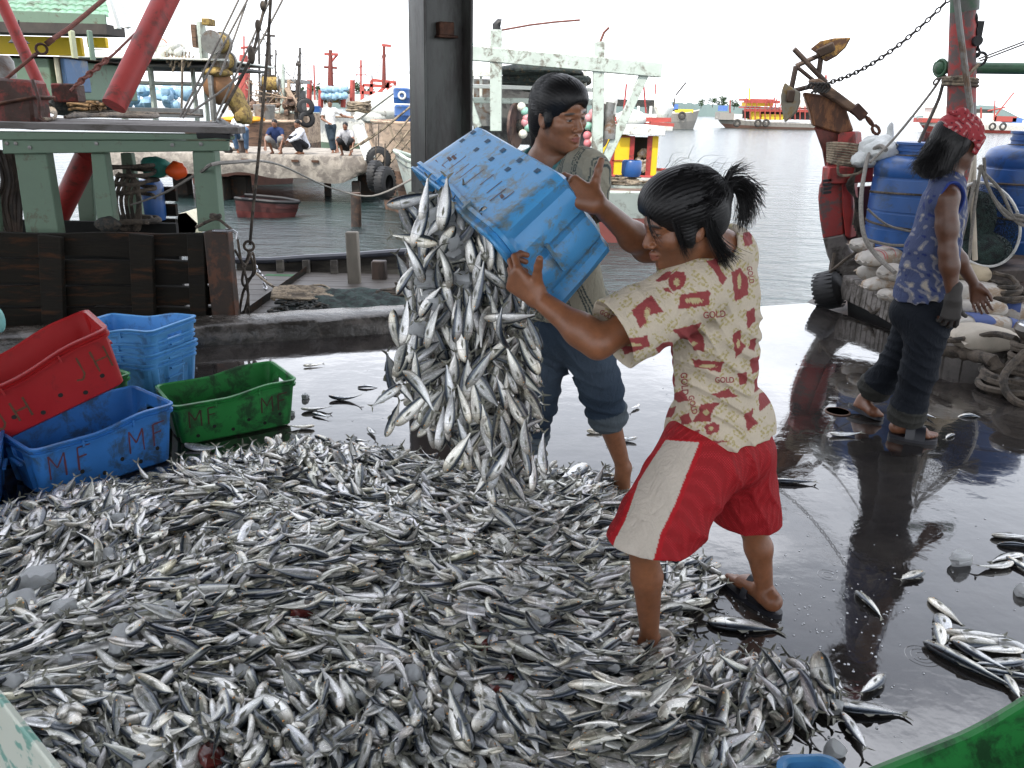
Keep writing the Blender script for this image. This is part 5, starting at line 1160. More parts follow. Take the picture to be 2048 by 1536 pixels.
mb = MB(); mb.ball(PX(1884, 136, 6.72), (.055, .055, .058), 18, 12); mb.torus(PX(1881, 136, 6.7), .058, .012, (1, .3, 0), 22, 8); mb.build('roller_head', mat('dark_green_paint', (.035, .10, .05)), t)
# stays and ropes
M_STEELR = mat('thin_rope', (.10, .09, .08), .8)
for pts, r, m_, lb, nm in [([(1884, 150, 6.7), (1862, 185, 6.7), (1790, 275, 6.6), (1740, 325, 6.5)], .010, M_ROPEG, 'grey rope slanting from the green boom down to the coil on the bow', 'bow_line'),
    ([(1890, 150, 6.7), (1880, 190, 6.7), (1870, 215, 6.7), (1838, 285, 6.7)], .013, M_STEELR, 'dark twisted rope hanging from the green boom to the drums', 'dark_line')]:
    mb = MB(); mb.tube([PX(*p) for p in pts], r, 7, sub=4)
    if nm == 'bow_line': mb.chain(PX(1884, 148, 6.7), PX(1868, 168, 6.7), .05, 0, .008)
    thing1(nm, mb, m_, lb, 'rope')
mb = MB(); mb.tube([PX(1957, 118, 6.5), PX(2070, 75, 6.5)], .006, 5); mb.tube([PX(1960, 122, 6.5), PX(2070, 80, 6.5)], .006, 5); thing1('thin_stays', mb, M_STEELR, 'two thin wires leading right from the shackle on the red mast', 'wire')
mb = MB(); mb.chain(PX(1655, 166, 7.3), PX(1902, -6, 6.7), .050, .10, .0065); thing1('anchor_chain', mb, mat('chain_dark', (.06, .055, .05), .5, .6), 'long thin chain rising from the anchors to the top of the red mast', 'chain')
mb = MB(); mb.chain(PX(1733, 234, 7.2), PX(1758, 268, 7.2), .085, 0, .014); mb.box(PX(1718, 224, 7.2), (.12, .05, .08), Matrix.Rotation(.7, 3, 'Y')); thing1('heavy_chain_link', mb, M_RUST, 'heavy rusty swivel and chain below the wooden anchor stock', 'chain')
# anchors
AN = empty('bow_anchor', PX(1650, 185, YR), 'rusty double fluked anchor lashed on top of the curved bow', 'anchor')
M_FLK = mat('fluke_ochre', (.30, .17, .04), .6, .2, var=.3, dirt=(.09, .045, .025), dirtamt=.45, dscale=9); M_FLK2 = mat('fluke_grey', (.24, .22, .17), .6, .2, var=.25, dirt=(.28, .18, .06), dirtamt=.3, dscale=7)
ar = MB()
for a, b_, r in (((1588, 98), (1652, 165), .022), ((1640, 110), (1592, 132), .020), ((1592, 132), (1583, 176), .022), ((1594, 134), (1632, 165), .016), ((1643, 105), (1637, 152), .022), ((1582, 183), (1640, 168), .020)): ar.tube([PX(*a, YR + .0), PX(*b_, YR + .02)], r, 10)
ar.build('arm', mat('arm_brown', (.10, .07, .055), .6, .3, bs=40), AN)
for pts, m_, nm, Yo in (([(1620, 98), (1640, 82), (1668, 76), (1701, 75), (1690, 95), (1672, 112), (1650, 124), (1640, 112)], M_FLK, 'fluke', -.05), ([(1564, 178), (1569, 165), (1578, 172), (1600, 185), (1599, 205), (1592, 225), (1569, 245), (1562, 215), (1561, 192)], M_FLK2, 'fluke', -.08)):
    MB().prism([PX(u, v, YR + Yo) for u, v in pts], (.02, .035, .0)).build(nm, m_, AN, smooth=False, bev=.006)
mb = MB(); mb.beam(PX(1634, 108, YR - .08), PX(1668, 92, YR - .08), .07, .05, (0, 1, 0)); mb.beam(PX(1579, 205, YR - .11), PX(1583, 180, YR - .11), .06, .04, (0, 1, 0)); mb.build('fluke_boss', mat('boss_dark', (.06, .035, .02), .7), AN, bev=.01)
mb = MB(); mb.prism([PX(u, v, YR - .1) for u, v in [(1622, 160), (1640, 156), (1716, 212), (1736, 232), (1728, 240), (1705, 224), (1676, 205), (1630, 178)]], (0, .10, 0)); mb.build('wooden_stock', mat('stock_brown', (.22, .14, .09), .75, var=.3, dirt=(.08, .05, .035), dirtamt=.4, stretch=(.5, 1, 2)), AN, smooth=False, bev=.012)
mb = MB(); 
for k in range(5): mb.tube([PX(1612 + k * 8, 178, YR - .14), PX(1622 + k * 8, 166, YR - .16), PX(1636 + k * 6, 175, YR - .14), PX(1622 + k * 7, 186, YR - .13)], .010, 6, sub=3)
mb.build('chain_lashing', mat('chain_dark', (.06, .055, .05)), AN)
# rope coils around the stem
mb = MB()
for k in range(9): mb.torus(PX(1693, 291 + k * 4.6, YR - .12), .155, .0105, (.10, .1 - .02 * k, 1), 26, 6)
mb.tube([PX(1676, 328, YR - .3), PX(1680, 350, YR - .33), PX(1720, 345, YR - .33), PX(1735, 318, YR - .3), PX(1742, 302, YR - .3)], .012, 6, sub=5); mb.tube([PX(1665, 322, YR - .3), PX(1700, 326, YR - .33), PX(1745, 318, YR - .3), PX(1770, 300, YR - .3)], .012, 6, sub=5)
thing1('stem_rope_coil', mb, M_ROPE, 'tan rope wound many turns round the red stem head', 'rope coil')
mb = MB(); mb.tube([PX(1742, 300, 6.9), PX(1732, 330, 6.8), PX(1722, 400, 6.5), PX(1728, 470, 6.3), PX(1752, 510, 6.2), PX(1790, 545, 6.0)], .017, 8, sub=5); mb.tube([PX(1742, 302, 6.9), PX(1760, 292, 6.8), PX(1772, 300, 6.7)], .018, 8, sub=4); thing1('draped_heavy_rope', mb, M_ROPEG, 'heavy rope hanging down in front of the left blue drum to the sacks', 'rope')
mb = MB()
for i in range(5): mb.tube([PX(1712 + i * 3, 335, YR - .2), PX(1706 - i * 3, 370, YR - .25), PX(1712 + i * 2, 410, YR - .2), PX(1706 + i * 3, 450 + i * 6, YR - .2)], .011, 6, sub=4)
thing1('dark_hanging_ropes', mb, M_ROPED, 'dark knotted ropes hanging between the red stem and the left blue drum', 'rope')
mb = MB(); mb.tube([PX(1660, 545, YR - .26), PX(1690, 520, YR - .3), PX(1712, 505, YR - .26)], .014, 6, sub=4); mb.tube([PX(1690, 575, YR - .26), PX(1725, 592, YR - .3), PX(1750, 578, YR - .26)], .014, 6, sub=4); thing1('stem_lashing', mb, M_ROPED, 'rope lashed across the grey foot of the curved stem', 'rope')
# white bag at the stem
def sack(name, c, r, yaw, label, m_=M_SACK, stripe=None, seed=0, tilt=0.0, group=None, cat='sack'):
    t = empty(name, c, label, cat, group); R_ = Matrix.Rotation(yaw, 3, 'Z') @ Matrix.Rotation(tilt, 3, 'Y'); mb = MB(); rnd = random.Random(seed); ph = [rnd.uniform(0, 6.28) for _ in range(8)]
    n, m2 = 28, 16; vs = []
    for i in range(m2 + 1):
        tt = -math.pi / 2 + math.pi * i / m2
        for k in range(n):
            a = 2 * math.pi * k / n; ca, sa, ct, st = math.cos(a), math.sin(a), math.cos(tt), math.sin(tt)
            sg = lambda x, e: abs(x) ** e * (1 if x > 0 else -1)
            x, y, z = sg(st, .55), sg(ct, .6) * sg(ca, .6), sg(ct, .6) * sg(sa, .9)
            wr = .03 * math.sin(9 * x + ph[0] + 3 * y) + .025 * math.sin(13 * y + ph[1] + 4 * x) + .02 * math.sin(17 * x - 11 * y + ph[2]) + .03 * math.sin(5 * x + ph[3]) * math.sin(6 * y)
            z *= (1 + .12 * math.sin(2.5 * x + ph[4])) * (1 - .35 * abs(x) ** 3); v = V((x * r[0], y * r[1] * (1 - .08 * abs(x) ** 4), z * r[2])) * (1 + wr * .5) + V((0, 0, wr * r[2]))
            vs.append(V(c) + R_ @ v)
    fs = [[i * n + k, i * n + (k + 1) % n, (i + 1) * n + (k + 1) % n, (i + 1) * n + k] for i in range(m2) for k in range(n)]
    mb.add(vs, fs); mb.build('body', m_, t, ang=80)
    e = MB()
    for sx in (-1,): 
        row = [[V(c) + R_ @ V((sx * r[0] * (.97 + .12 * q), r[1] * (-.8 + 1.6 * k / 10), r[2] * (.12 * math.sin(k * 1.7 + ph[5]) * q))) for k in range(11)] for q in (0, 1)]
        e.sheet(row)
    e.build('seam', m_, t)
    if stripe is not None:
        s_ = MB()
        for (xa_, xb_) in stripe[1]:
            rows = []
            for i in range(5):
                x = lerp(xa_, xb_, i / 4); row = []
                for k in range(15):
                    a = math.pi * (k + .5) / 15; ct = (1 - min(.98, abs(x)) ** 3.2) ** .35
                    sg = lambda q_, e_: abs(q_) ** e_ * (1 if q_ > 0 else -1)
                    row.append(V(c) + R_ @ V((x * r[0] * 1.0, sg(math.cos(a), .6) * r[1] * ct * 1.0, math.sin(a) ** .9 * r[2] * ct * 1.05 * (1 + .12 * math.sin(2.5 * x + ph[4])) * (1 - .35 * abs(x) ** 3) + .004)))
                rows.append(row)
            s_.sheet(rows)
        s_.build('printed_band', stripe[0], t)
    return t
M_RSTRIPE = mat('red_print', (.45, .12, .12), .8)
sk = 'rice sacks piled on the bow deck of the right boat'
mb = MB(); c = PX(1765, 300, 6.9); mb.ball(c, (.14, .11, .10), 26, 16, 4, .10); mb.ball(PX(1745, 292, 7.0), (.10, .08, .09), 22, 14, 6, .10); mb.ball(PX(1779, 275, 6.95), (.035, .03, .09), 12, 8, 7, .12); mb.ball(PX(1730, 318, 6.95), (.10, .08, .08), 18, 12, 6, .1); thing1('white_tied_bag', mb, mat('white_plastic', (.55, .57, .56), .4, var=.08, scale=10, bs=50, bmp=.8, bd=.01), 'crumpled white plastic bag standing behind the rope coil on the bow', 'bag')
for (u, v, Y, r, yaw, ti, lb, st) in [
    (1718, 492, 6.8, (.17, .13, .07), .5, .1, 'brownish sack highest in the pile against the red stem', None),
    (1742, 515, 6.45, (.21, .14, .085), .35, -.1, 'white sack with thin red stripes below the left blue drum', (M_RSTRIPE, [(-.3, -.24), (-.16, -.12), (.3, .34)])),
    (1776, 506, 6.7, (.20, .14, .08), -.4, .1, 'white sack just left of the shirt hem of the man in blue', None),
    (1772, 545, 6.2, (.19, .13, .08), .9, .05, 'white sack under the red striped one touching the blue shirt', None),
    (1730, 548, 6.55, (.15, .11, .07), -.6, .15, 'small off white sack low in the pile beside the grey stem foot', None),
    (1745, 566, 6.2, (.16, .10, .06), .1, -.2, 'flattened cream sack above the dark tyre and gunwale', None),
    (1770, 590, 6.1, (.17, .11, .06), .8, .1, 'pinkish white sack lying at the gunwale left of the jeans', None),
    (1935, 545, 5.9, (.20, .14, .08), .5, .2, 'khaki cloth sack right of the elbow of the man in blue', 'K'),
    (1950, 585, 5.75, (.24, .15, .09), .1, .0, 'large white sack right of the gloved hand', None),
    (1955, 612, 5.65, (.22, .14, .07), -.1, .05, 'white sack under the large one beside the gloved hand', None),
    (1960, 645, 5.5, (.24, .15, .07), .1, .0, 'white sack with broad blue band above the printed sack', (M_SACKB, [(-.55, .15)])),
    (2020, 625, 5.7, (.18, .13, .08), -.5, .0, 'white and blue sack below the right blue crate', (M_SACKB, [(-.2, .35)])),
    (2015, 652, 5.45, (.15, .11, .06), -.3, .1, 'small blue and white sack left of the bollard', (M_SACKB, [(.0, .5)])),
    (1968, 676, 5.3, (.24, .17, .10), .15, .0, 'plump tan sack with faint blue print at the wharf edge', 'T')]:
    mm_ = mat('khaki_sack', (.40, .33, .23), .9, var=.2, bs=120, bmp=.6) if st == 'K' else (mat('tan_sack', (.46, .41, .34), .85, var=.15, bs=120, bmp=.6) if st == 'T' else M_SACK)
    u += 16 if u < 1800 else 0
    r = tuple(k_ * (.84 if u < 1800 else .86) for k_ in r)
    sack('sack', PX(u, v, Y), r, yaw, lb, mm_, st if isinstance(st, tuple) else None, seed=int(u + v), tilt=ti, group=sk)
# drums
def big_drum(name, u, vt, vb, Y, rpx, label, neckpx=(0, 0), seed=1):
    c = PX(u, vb, Y); H_ = P(u, vt, Y).z - c.z; r = rpx * Y * .97 / 1650; t = empty(name, c, label, 'drum', 'big blue drums on the right boat'); 
    prof = [(r * .80, 0), (r * .88, H_ * .03)]
    for k in range(5):
        z = .12 + k * .145; rr = r * (.92 + .08 * math.sin(math.pi * min(1, (z + .1)) * .9)); prof += [(rr, H_ * (z - .012)), (rr - .005, H_ * (z - .006)), (rr - .005, H_ * (z + .006)), (rr, H_ * (z + .012))]
    prof += [(r * 1.0, H_ * .78), (r * .985, H_ * .81), (r * .93, H_ * .845), (r * .80, H_ * .87), (r * .60, H_ * .888), (r * .56, H_ * .895)]
    MB().lathe(prof + [(0, H_ * .895)], c, 48).build('body', M_BLUEP, t)
    n = [(r * .56, H_ * .89), (r * .56, H_ * .92), (r * .585, H_ * .925), (r * .585, H_ * .945), (r * .56, H_ * .95), (r * .56, H_ * .975), (r * .60, H_ * .98), (r * .60, H_ * 1.0), (0, H_ * 1.0)]
    MB().lathe(n, c, 40).build('lid', M_BLUEP, t)
    mb = MB()
    for z in (.30, .56): mb.torus(c + V((0, 0, H_ * z)), r * .99, .010, (.02, .05 * (1 if z > .5 else -1), 1), 48, 6)
    mb.torus(c + V((0, 0, H_ * .885)), r * .60, .010, (0, .03, 1), 36, 6); mb.build('lashing_rope', M_ROPED, t); return t
big_drum('blue_drum', 1812, 284, 512, 6.8, 88, 'big blue plastic drum behind the man in the bandana, left of the mast')
big_drum('blue_drum', 2035, 262, 500, 6.9, 92, 'big blue plastic drum at the right edge of the photo behind the hoop net')
MB_ = MB(); MB_.box(PX(1858, 277, 7.1), (.10, .06, .10)); thing1('red_timber_stub', MB_, M_REDB, 'short red timber stub between the two blue drums', 'timber')
mb = MB(); mb.tube([PX(1735, 418, 6.42), PX(1775, 450, 6.4), PX(1830, 465, 6.4)], .009, 6, sub=5); mb.tube([PX(1730, 478, 6.42), PX(1780, 490, 6.4), PX(1830, 490, 6.4)], .012, 6, sub=5); thing1('drum_tie_rope', mb, M_ROPEG, 'thin rope sagging across the lower half of the left blue drum', 'rope')
# hoop net
HN = empty('hoop_net', PX(1985, 450, 5.9), 'dip net with white hoop and dark mesh behind the man in blue', 'dip net')
hp = []
for k in range(40):
    a = 2 * math.pi * k / 40; hp.append(PX(1968 + 72 * math.cos(a) + 8 * math.sin(a), 449 + 84 * math.sin(a), 5.95 + .12 * math.sin(a)))
mb = MB(); mb.tube(hp + [hp[0]], .010, 8, cap=False); mb.build('hoop', mat('white_pipe', (.62, .62, .60), .4), HN)
mb = MB(); cen = PX(1968, 470, 6.15); rows = []
for i in range(9):
    f = i / 8; rows.append([lerp(p, cen + V((.05 * math.sin(k * 1.3), .28, -.05 + .05 * math.cos(k * .9))), f ** 1.3) + V((0, .30 * math.sin(f * 1.5) + .02 * math.sin(k * 2.1 + i), 0)) for k, p in enumerate(hp + [hp[0]])])
mb.sheet(rows)
m, nt, b = newmat('fine_mesh'); b.inputs['Base Color'].default_value = (.012, .022, .024, 1); b.inputs['Roughness'].default_value = .9
tp = nt.nodes.new('ShaderNodeBsdfTransparent'); mxs = nt.nodes.new('ShaderNodeMixShader'); f_ = ramp(nt, noise(nt, 90, 2, .5), [(.40, .12), (.58, .97)])
nt.links.new(f_, mxs.inputs['Fac']); nt.links.new(tp.outputs[0], mxs.inputs[1]); nt.links.new(b.outputs[0], mxs.inputs[2]); nt.links.new(mxs.outputs[0], nt.nodes['Material Output'].inputs['Surface'])
M_MESH = m; mb.build('mesh_bag', M_MESH, HN)
mb = MB(); mb.ball(PX(1935, 455, 6.3), (.20, .12, .30), 20, 12, 5, .07); mb.ball(PX(1955, 505, 6.25), (.28, .14, .16), 20, 12, 8, .07); mb.build('gathered_net', M_NETG, HN)
mb = MB(); 
for pts in ([(1962, 330), (1948, 420), (1938, 520)], [(1960, 330), (1990, 400), (2045, 450)], [(1956, 335), (2000, 380), (2030, 440), (2060, 455)], [(1950, 360), (1925, 470), (1918, 500)], [(1968, 315), (1975, 370), (2010, 430), (2050, 440)]): mb.tube([PX(u, v, 5.8) for u, v in pts], .011, 7, sub=5)
mb.coil(PX(2045, 445, 5.8), .05, .012, 3, .03, 3); thing1('net_bridle_ropes', mb, M_ROPEG, 'bundle of grey ropes spreading from the mast over the hoop net', 'rope')
mb = MB(); mb.tube([PX(1948, 300, 6.1), PX(1946, 420, 6.0), PX(1950, 520, 6.0)], .018, 8); mb.tube([PX(1952, 300, 6.1), PX(1930, 400, 6.0), PX(1915, 470, 6.0)], .010, 8); thing1('wooden_poles', mb, mat('pole_wood', (.48, .42, .34), .7), 'pale wooden poles standing beside the mast behind the shoulder', 'pole')
# rope coil on the sacks, bollard with ropes
mb = MB()
for i in range(7): mb.coil(PX(1995, 600 + (i % 3) * 6, 5.75), .17 - .012 * i, .016, 1.3, .03 + .02 * i, 20 + i, .12, 1, .8)
thing1('dark_rope_coil', mb, M_ROPED, 'coil of dark thick rope lying on the sacks right of the gloved hand', 'rope coil')
bc = G(2052, 775, 0)
BO = empty('bollard', bc, 'steel capped mooring bollard wrapped in thick rope at the right edge', 'bollard')
MB().lathe([(.13, 0), (.11, .05), (.085, .1), (.085, .30), (.12, .34), (.14, .37), (.13, .40), (.05, .42), (0, .42)], bc, 28).build('post', mat('bollard_steel', (.12, .11, .10), .35, .5, dirt=(.10, .05, .03), dirtamt=.4), BO)
MB().lathe([(.125, .401), (.12, .412), (.05, .428), (0, .43)], bc, 28).build('worn_cap', mat('worn_steel', (.55, .55, .56), .25, .8), BO)
mb = MB()
for k in range(6): mb.torus(bc + V((0, 0, .10 + k * .036)), .115 + .006 * (k % 2), .020, (.06 * (-1) ** k, .05, 1), 26, 8)
mb.coil(bc + V((-.02, -.02, .02)), .24, .024, 2.2, .03, 3, .1); mb.coil(bc + V((-.16, -.10, .0)), .16, .022, 1.4, .02, 5, .12); mb.tube([bc + V((-.12, -.1, .26)), bc + V((-.28, -.2, .12)), bc + V((-.26, -.35, .02)), bc + V((-.05, -.42, .02)), bc + V((.1, -.35, .02))], .024, 8, sub=5)
thing1('mooring_rope', mb, M_ROPED, 'thick dark rope wrapped round the bollard and coiled at its foot', 'rope')
mb = MB(); mb.tube([bc + V((-.10, .05, .30)), PX(1990, 668, 5.15), PX(1940, 676, 5.2), PX(1885, 678, 5.3), PX(1800, 640, 6)], .020, 8, sub=5); thing1('taut_mooring_rope', mb, M_ROPED, 'thick rope running left from the bollard over the tan sack', 'rope')
mb = MB(); mb.tube([bc + V((-.15, .05, .05)), PX(1985, 722, 5.0), PX(1930, 708, 5.2), PX(1880, 700, 5.3)], .035, 10, sub=5, rr=lambda t: .04 + .008 * math.sin(t * 40)); thing1('frayed_rope', mb, M_ROPED, 'frayed thick rope lying along the wharf edge left of the bollard', 'rope')
# tyres between boat and wharf
for (u, v, Y, R_, ax, lb) in ((1658, 580, 7.15, .17, (.75, -.6, .35), 'bundle of black tyre hanging below the curved bow, nearest the water'),): tyre(PX(u, v, Y), R_, .13, ax, lb, ropeup=.15)
mb = MB(); mb.tube([PX(1735, 600, 6.75), PX(1745, 625, 6.6), PX(1770, 612, 6.5), PX(1800, 608, 6.3)], .016, 7, sub=5); thing1('tyre_rope', mb, M_ROPED, 'dark rope tied to the tyre beside the jeans of the man in blue', 'rope')
# ================================================================== CRATES
def crate_mat(name, c, dirtc, amt=.3):
    return mat(name, c, .42, var=.14, scale=3, dirt=dirtc, dirtamt=amt, dscale=7, bs=60, bmp=.12)
M_CR = {'red': crate_mat('crate_red', (.33, .010, .012), (.22, .01, .012), .15), 'green': crate_mat('crate_green', (.022, .20, .045), (.015, .06, .022), .34),
        'blue': crate_mat('crate_blue', (.03, .16, .46), (.035, .08, .16), .30), 'sky': crate_mat('crate_sky', (.085, .30, .62), (.05, .16, .34), .25)}
CRL, CRW, CRH = .60, .37, .25
def crate(name, c, label, group, L_=CRL, W_=CRW, H_=CRH, wave=.035, ribs=False, slits=False, seed=0, holes=True, slot=True):
    """nesting fish crate in local coordinates: origin at the centre of the bottom, x along the length, +x is the high end"""
    t = empty(name, (0, 0, 0), label, 'crate', group); m_ = M_CR[c]
    NS = 96; rnd = random.Random(seed)
    def peri(s_, L2, W2, r):
        """rounded rectangle perimeter by arc parameter s_ in 0..1, starts at the middle of the +x side"""
        hx, hy = L2 / 2 - r, W2 / 2 - r; segs = [('l', (L2 / 2, -0), (L2 / 2, hy)), ('a', (hx, hy), 0), ('l', (hx, W2 / 2), (-hx, W2 / 2)), ('a', (-hx, hy), 90), ('l', (-L2 / 2, hy), (-L2 / 2, -hy)), ('a', (-hx, -hy), 180), ('l', (-hx, -W2 / 2), (hx, -W2 / 2)), ('a', (hx, -hy), 270), ('l', (L2 / 2, -hy), (L2 / 2, 0))]
        wts = [hy, r * 1.571, 2 * hx, r * 1.571, 2 * hy, r * 1.571, 2 * hx, r * 1.571, hy]; T = sum(wts); d = s_ * T
        for sg, w_ in zip(segs, wts):
            if d <= w_ + 1e-9:
                f = d / w_
                if sg[0] == 'l': return (lerp(sg[1][0], sg[2][0], f), lerp(sg[1][1], sg[2][1], f))
                a = math.radians(sg[2] + 90 * f); return (sg[1][0] + r * math.cos(a), sg[1][1] + r * math.sin(a))
            d -= w_
        return (L2 / 2, 0)
    def rimz(x):
        q = min(1, max(0, (x / L_ + .12) / .42)); q = q * q * (3 - 2 * q); return H_ - wave * (1 - q) 
    th = .006
    def ring(zf, inset, lip=0.0, zoff=0.0, rib=1.0):
        o = []
        for i in range(NS):
            s_ = i / NS; L2 = L_ * (.91 + .09 * zf) - 2 * inset + 2 * lip; W2 = W_ * (.88 + .12 * zf) - 2 * inset + 2 * lip
            x, y = peri(s_, L2, W2, .035 - inset + lip * .5)
            z = rimz(x) * zf + zoff
            if ribs and zf < .93 and rib:
                # vertical flutes pressed into the walls
                if abs(abs(x) - L2 / 2) < .004: k = .017 * max(0, math.sin(y / W_ * 6.6 * math.pi + 1.2)) ** .6; x -= k * (1 if x > 0 else -1)
            elif rib and zf < .80 and abs(abs(x) - L2 / 2) < .004 and abs(abs(y) - W2 * .27) < .028: x -= .012 * (1 if x > 0 else -1)
            o.append(V((x, y, z)))
        return o
    R_ = [ring(0, .02, 0, .0), ring(0, 0, 0, .012), ring(.35, 0), ring(.56, 0), ring(.64, 0), ring(.74, 0), ring(.82, 0), ring(.88, 0, rib=0), ring(.885, 0, .010, rib=0), ring(.93, 0, .011, rib=0), ring(.935, 0, .002, rib=0), ring(.975, 0, .004, rib=0), ring(1, 0, .010, rib=0), ring(1, 0, .010, .006, rib=0), ring(1, 0, .0, .009, rib=0), ring(1, th, -.001, .002, rib=0),
          ring(.94, th, rib=0), ring(.82, th), ring(.74, th), ring(.64, th), ring(.56, th), ring(.35, th), ring(.03, th, 0, .012), ring(0, .03, 0, .014)]
    vs = [p for r in R_ for p in r]; fs = []
    def ishole(ri, i):   # handle slots through both skins, in the end walls
        s_ = (i + .5) / NS; x, y = peri(s_, L_, W_, .035)
        return slot and abs(abs(x) - L_ / 2) < .004 and abs(y) < .055
    outer, inner = (4, 5), (18, 19 - 1)
    for ri in range(len(R_) - 1):
        for i in range(NS):
            j = (i + 1) % NS
            if ri in (4, 5) and ishole(ri, i): continue
            if ri in (17, 18) and ishole(ri, i): continue
            fs.append([ri * NS + i, ri * NS + j, (ri + 1) * NS + j, (ri + 1) * NS + i])
    # close the slot edges between outer rings 4..6 and inner rings 19..17
    pair = {4: 19, 5: 18, 6: 17}
    for i in range(NS):
        j = (i + 1) % NS
        if ishole(0, i):
            fs.append([4 * NS + i, 4 * NS + j, 19 * NS + j, 19 * NS + i]); fs.append([6 * NS + j, 6 * NS + i, 17 * NS + i, 17 * NS + j])
            for e, nb_ in ((i, (i - 1) % NS), (j, j)):
                if not ishole(0, nb_):
                    for a_, b_ in ((4, 5), (5, 6)): fs.append([a_ * NS + e, b_ * NS + e, pair[b_] * NS + e, pair[a_] * NS + e])
    fs.append(list(range(NS))[::-1]); fs.append([(len(R_) - 1) * NS + i for i in range(NS)])
    mb = MB().add(vs, fs)
    for sx in (-1, 1):
        for sy in (-1, 1): mb.box((sx * L_ * .18 , sy * (W_ / 2 + .006), rimz(sx * L_ * .18) * .91), (.008, .014, .03))
        mb.box((sx * (L_ / 2 + .004), 0, rimz(sx * L_ / 2) * .60), (.012, .10, .010))
    mb.build('shell', m_, t, local=True, ang=30)
    if holes:
        for sy in (-1, 1):
            for k, x in enumerate((-.20, -.12, -.03, .05, .13, .21)):
                z = .045 + .035 * (k % 2); f = z / rimz(x); y = sy * (W_ / 2 * (.88 + .12 * f) + .0008); MB().lathe([(0, .0005), (.009, .0005), (.009, -.001)], (x, y, z), 12, (0, sy, .06)).build('drain_hole', M_DARK, t, local=True, smooth=False)
    if slits:
        mb = MB(); mk = MB()
        sy = slits
        def onw(x, zf, d=.0012):
            z = H_ * zf; return V((x, sy * (W_ / 2 * (.88 + .12 * zf) + d), z))
        for k in range(9):
            x = -.24 + (k // 2) * .105 + .0; zf = (.14, .30)[k % 2]; mb.add([onw(x - .010, zf - .03), onw(x + .010, zf - .03), onw(x + .010, zf + .03), onw(x - .010, zf + .03)], [[0, 1, 2, 3]])
        for k in range(9):
            x = -.20 + k * .05 + rnd.uniform(-.01, .01); z0 = rnd.uniform(.42, .50); z1 = z0 + rnd.uniform(.14, .3); mk.add([onw(x - .002, z0), onw(x + .002, z0), onw(x + .002, z1), onw(x - .002, z1)], [[0, 1, 2, 3]])
        for k in range(6):
            x = rnd.uniform(-.24, .24); z0 = rnd.uniform(.5, .78); w_ = rnd.uniform(.008, .02); mk.add([onw(x - w_, z0), onw(x + w_, z0 + .01), onw(x + w_, z0 + .05), onw(x - w_, z0 + .035)], [[0, 1, 2, 3]])
        mb.build('square_slot', mat('slot_blue', (.02, .07, .14), .6), t, local=True, smooth=False); mk.build('scrape_mark', mat('scrape', (.13, .08, .08), .7), t, local=True, smooth=False)
    return t
def lettering(t, strokes_by_letter, x0, z0, h, sy, w=.008, m_=None, L_=CRL, W_=CRW, H_=CRH, slant=.0, dz=0.0):
    """brush-painted letters on the long wall (side sy); each letter is a list of polylines in a unit box"""
    m_ = m_ or mat('painted_letters', (.10, .02, .025), .7, var=.4, scale=30)
    rnd = random.Random(int(x0 * 1000) + 7); mb = MB()
    def on(x, z):
        q = min(1, max(0, (x / L_ + .12) / .42)); f = z / (H_ - .035 * (1 - q * q * (3 - 2 * q))); return V((x, sy * (W_ / 2 * (.88 + .12 * f) + .0016), z))
    x = x0
    for L2, adv in strokes_by_letter:
        for pl_ in L2:
            for (a, b_) in zip(pl_, pl_[1:]):
                n = 5; pts = [(x + lerp(a[0], b_[0], i / n) * h * .75 * (-sy), z0 + dz * 0 + lerp(a[1], b_[1], i / n) * h + slant * abs(x - x0)) for i in range(n + 1)]
                d = V((pts[-1][0] - pts[0][0], pts[-1][1] - pts[0][1])); d.normalize(); nn = V((-d.y, d.x)) if len(d) == 2 else V((-d[1], d[0]))
                row0, row1 = [], []
                for (px_, pz_) in pts:
                    ww = w / 2 * rnd.uniform(.6, 1.15); row0.append(on(px_ + nn[0] * ww, pz_ + nn[1] * ww)); row1.append(on(px_ - nn[0] * ww, pz_ - nn[1] * ww))
                mb.sheet([row0, row1])
        x += adv * h * (-sy)
    mb.build('lettering', m_, t, local=True, smooth=False)
LET = {'M': [[(0, 0), (0, 1), (.42, .42), (.85, 1), (.88, 0)]], 'F': [[(0, 0), (0, 1), (.75, 1.05)], [(0, .58), (.5, .62)]], 'J': [[(.55, 1), (.55, .2), (.35, 0), (.05, .08)]], 'H': [[(0, 0), (0, 1)], [(.7, 0), (.72, 1)], [(0, .5), (.72, .5)]]}
CG = 'fish crates at the left of the wharf'
def place(t, bl, br, z=0.0, yawadd=0, end=1):
    """bottom front edge from bl to br (ground points); crate lies behind it. end=1: high end at br"""
    bl, br = V(bl), V(br); d = (br - bl); d.z = 0; d.normalize(); n = V((-d.y, d.x, 0)); c = (bl + br) / 2 + n * (CRW * .44); c.z = z
    a = math.atan2(d.y, d.x); t.location = c; t.rotation_euler = (0, 0, a if end == 1 else a + math.pi); return c, a
t = crate('fish_crate', 'green', 'green crate with MF in dark red, standing alone right of the blue and red crates', CG, seed=1)
place(t, G(372, 893), G(580, 852))
lettering(t, [(LET['M'], 1.05), (LET['F'], 3.1), (LET['M'], 1.0), (LET['F'], 1)], -.235, .095, .085, -1, slant=.02, m_=mat('letters_dark', (.045, .022, .016), .7))
t = crate('fish_crate', 'blue', 'blue crate with MF painted twice, nearest the fish heap in front of the red crate', CG, seed=2); place(t, G(100, 1002), G(338, 925)); t.scale = (1.02, 1, 1.12)
lettering(t, [(LET['M'], 1.2), (LET['F'], 2.3), (LET['M'], 1.15), (LET['F'], 1)], -.245, .085, .095, -1, slant=.02, m_=mat('letters_maroon', (.09, .03, .05), .7))
c = G(150, 905)
